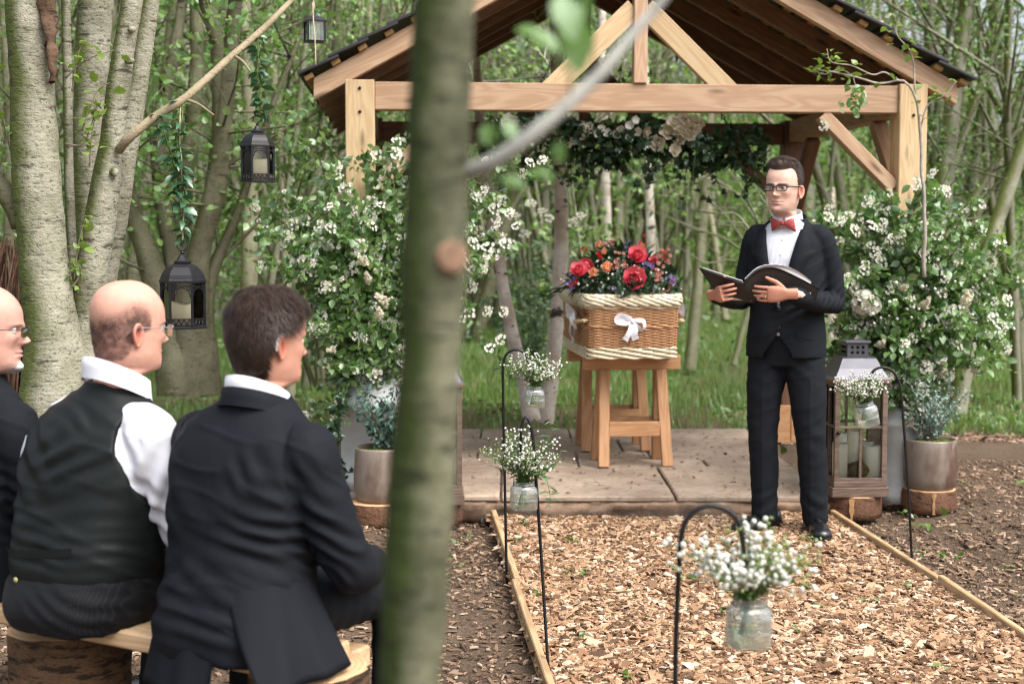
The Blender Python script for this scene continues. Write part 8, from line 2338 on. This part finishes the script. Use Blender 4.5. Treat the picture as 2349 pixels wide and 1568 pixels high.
sheet2(rt, rb, .004, .004, PAPER, 'page')
# ---------------------------------------------------------------- the near young tree, out of focus
B_NEAR = m_bark('mossy_near_bark', (0.17, 0.17, 0.11), (0.05, 0.055, 0.028), (0.016, 0.02, 0.010), (0.036, 0.052, 0.012), mark=.555, mossamt=.56, mossdir=-.9, scale=2.2)
ND = 1.42
nb = np.array([P(935, 2500, ND)[0], ND, -.05])
nt = thing('young_tree', 'near out of focus mossy trunk standing in the middle of the view', 'tree', tuple(nb))
pl = [(1020, -260), (1018, 0), (1010, 200), (1003, 400), (992, 600), (988, 800), (975, 1000), (962, 1200), (950, 1400), (940, 1600), (930, 2000), (925, 2500)]
w = np.array([P(a, b, ND) for a, b in pl]) - nb
w[-1, 2] = 0
wd = np.array([.062, .062, .062, .063, .069, .064, .0635, .064, .065, .066, .070, .075]) / 2
q = spline(np.hstack([w, wd[:, None]]), 120)
v, f = tube(q[:, :3], q[:, 3], 30, False); nn = v - np.repeat(q[:, :3], 30, 0)
v = v + nn * (.07 * vnoise(v * 11, 3) + .04 * vnoise(v * 45, 4))[:, None]
m = MB().add(v, f)
rg = np.random.default_rng(17); lv = []
up_ = q[0, :3] - q[8, :3]; up_ /= np.linalg.norm(up_)
grow(m, lv, q[0, :3], up_, 2.4, q[0, 3], 2, rg, .05, .1, 7, .3, .4, 12, 5)
m.build('trunk', B_NEAR, nt)
c = np.repeat(np.array(lv), 3, 0); c = c + rg.normal(0, .07, c.shape); c = c[c[:, 2] + nb[2] > 2.15]
LNEAR = m_leaf('near_leaf', (.07, .16, .025), (.14, .26, .05), .45, .06)
MB().add(*scatter(LEAF8[0], LEAF8[1], c, rand_rots(len(c), rg), rg.uniform(.6, 1.2, len(c)) * .05)).build('crown', LNEAR, nt, True, kind='stuff')
# pruned limb scar
kp = P(1036, 590, ND - .028) - nb
vv, ff = lathe([(.0155, -.014), (.0165, .0), (.0155, .006), (.012, .007), (0, .0065)], 20)
R = np.array(Vector((.35, -1, .05)).to_track_quat('Z', 'Y').to_matrix())
MB().add(vv @ R.T + kp, ff).build('branch_scar', m_plain('pale_heartwood', (.21, .13, .085), .8, .2, 0, .3, 60), nt)
# thin grey side branch and its few leaves
b = spline(np.array([P(1070, 395, ND), P(1130, 372, ND - .02), P(1200, 325, ND - .03), P(1290, 250, ND - .02), P(1380, 165, ND), P(1450, 80, ND + .02), P(1520, 0, ND + .03), P(1600, -110, ND + .05)]) - nb, 40)
MB().add(*tube(b, np.linspace(.0088, .0045, 40), 12)).build('side_branch', m_plain('grey_lichen_bark', (.30, .30, .27), .85, .2, 0, .25, 40), nt)
nl = MB().add(*LEAF8).mesh('leaf', LNEAR, True)
for (px, py, d, s, az) in ((1322, 105, ND - .1, .050, 3.0), (1300, 40, ND - .12, .046, 2.8), (1345, 30, ND - .08, .05, 3.3), (1250, 95, ND - .02, .034, 2.2), (1215, 75, ND, .03, 1.8), (1120, 310, ND + .05, .026, 3.0), (1170, 300, ND + .03, .028, 2.6), (1285, 350, ND + .02, .024, 3.1), (1240, 400, ND + .04, .03, 1.6), (1180, 420, ND + .04, .03, 1.9)):
    p = Vector(P(px, py, d) - nb); dr = Vector((math.sin(az), -.25, math.cos(az)))
    link('leaf', nl, nt, Matrix.Translation(p - dr * s * .5) @ dr.normalized().to_track_quat('Y', 'Z').to_matrix().to_4x4() @ Matrix.Rotation(.6, 4, 'Y') @ Matrix.Scale(s, 4))
    MB().add(*tube(spline([b[np.argmin(np.linalg.norm(b - np.array(p), axis=1))], np.array(p - dr * s * .5)], 5), .0007, 4)).build('twig', STEM, nt)
bpy.context.view_layer.update()
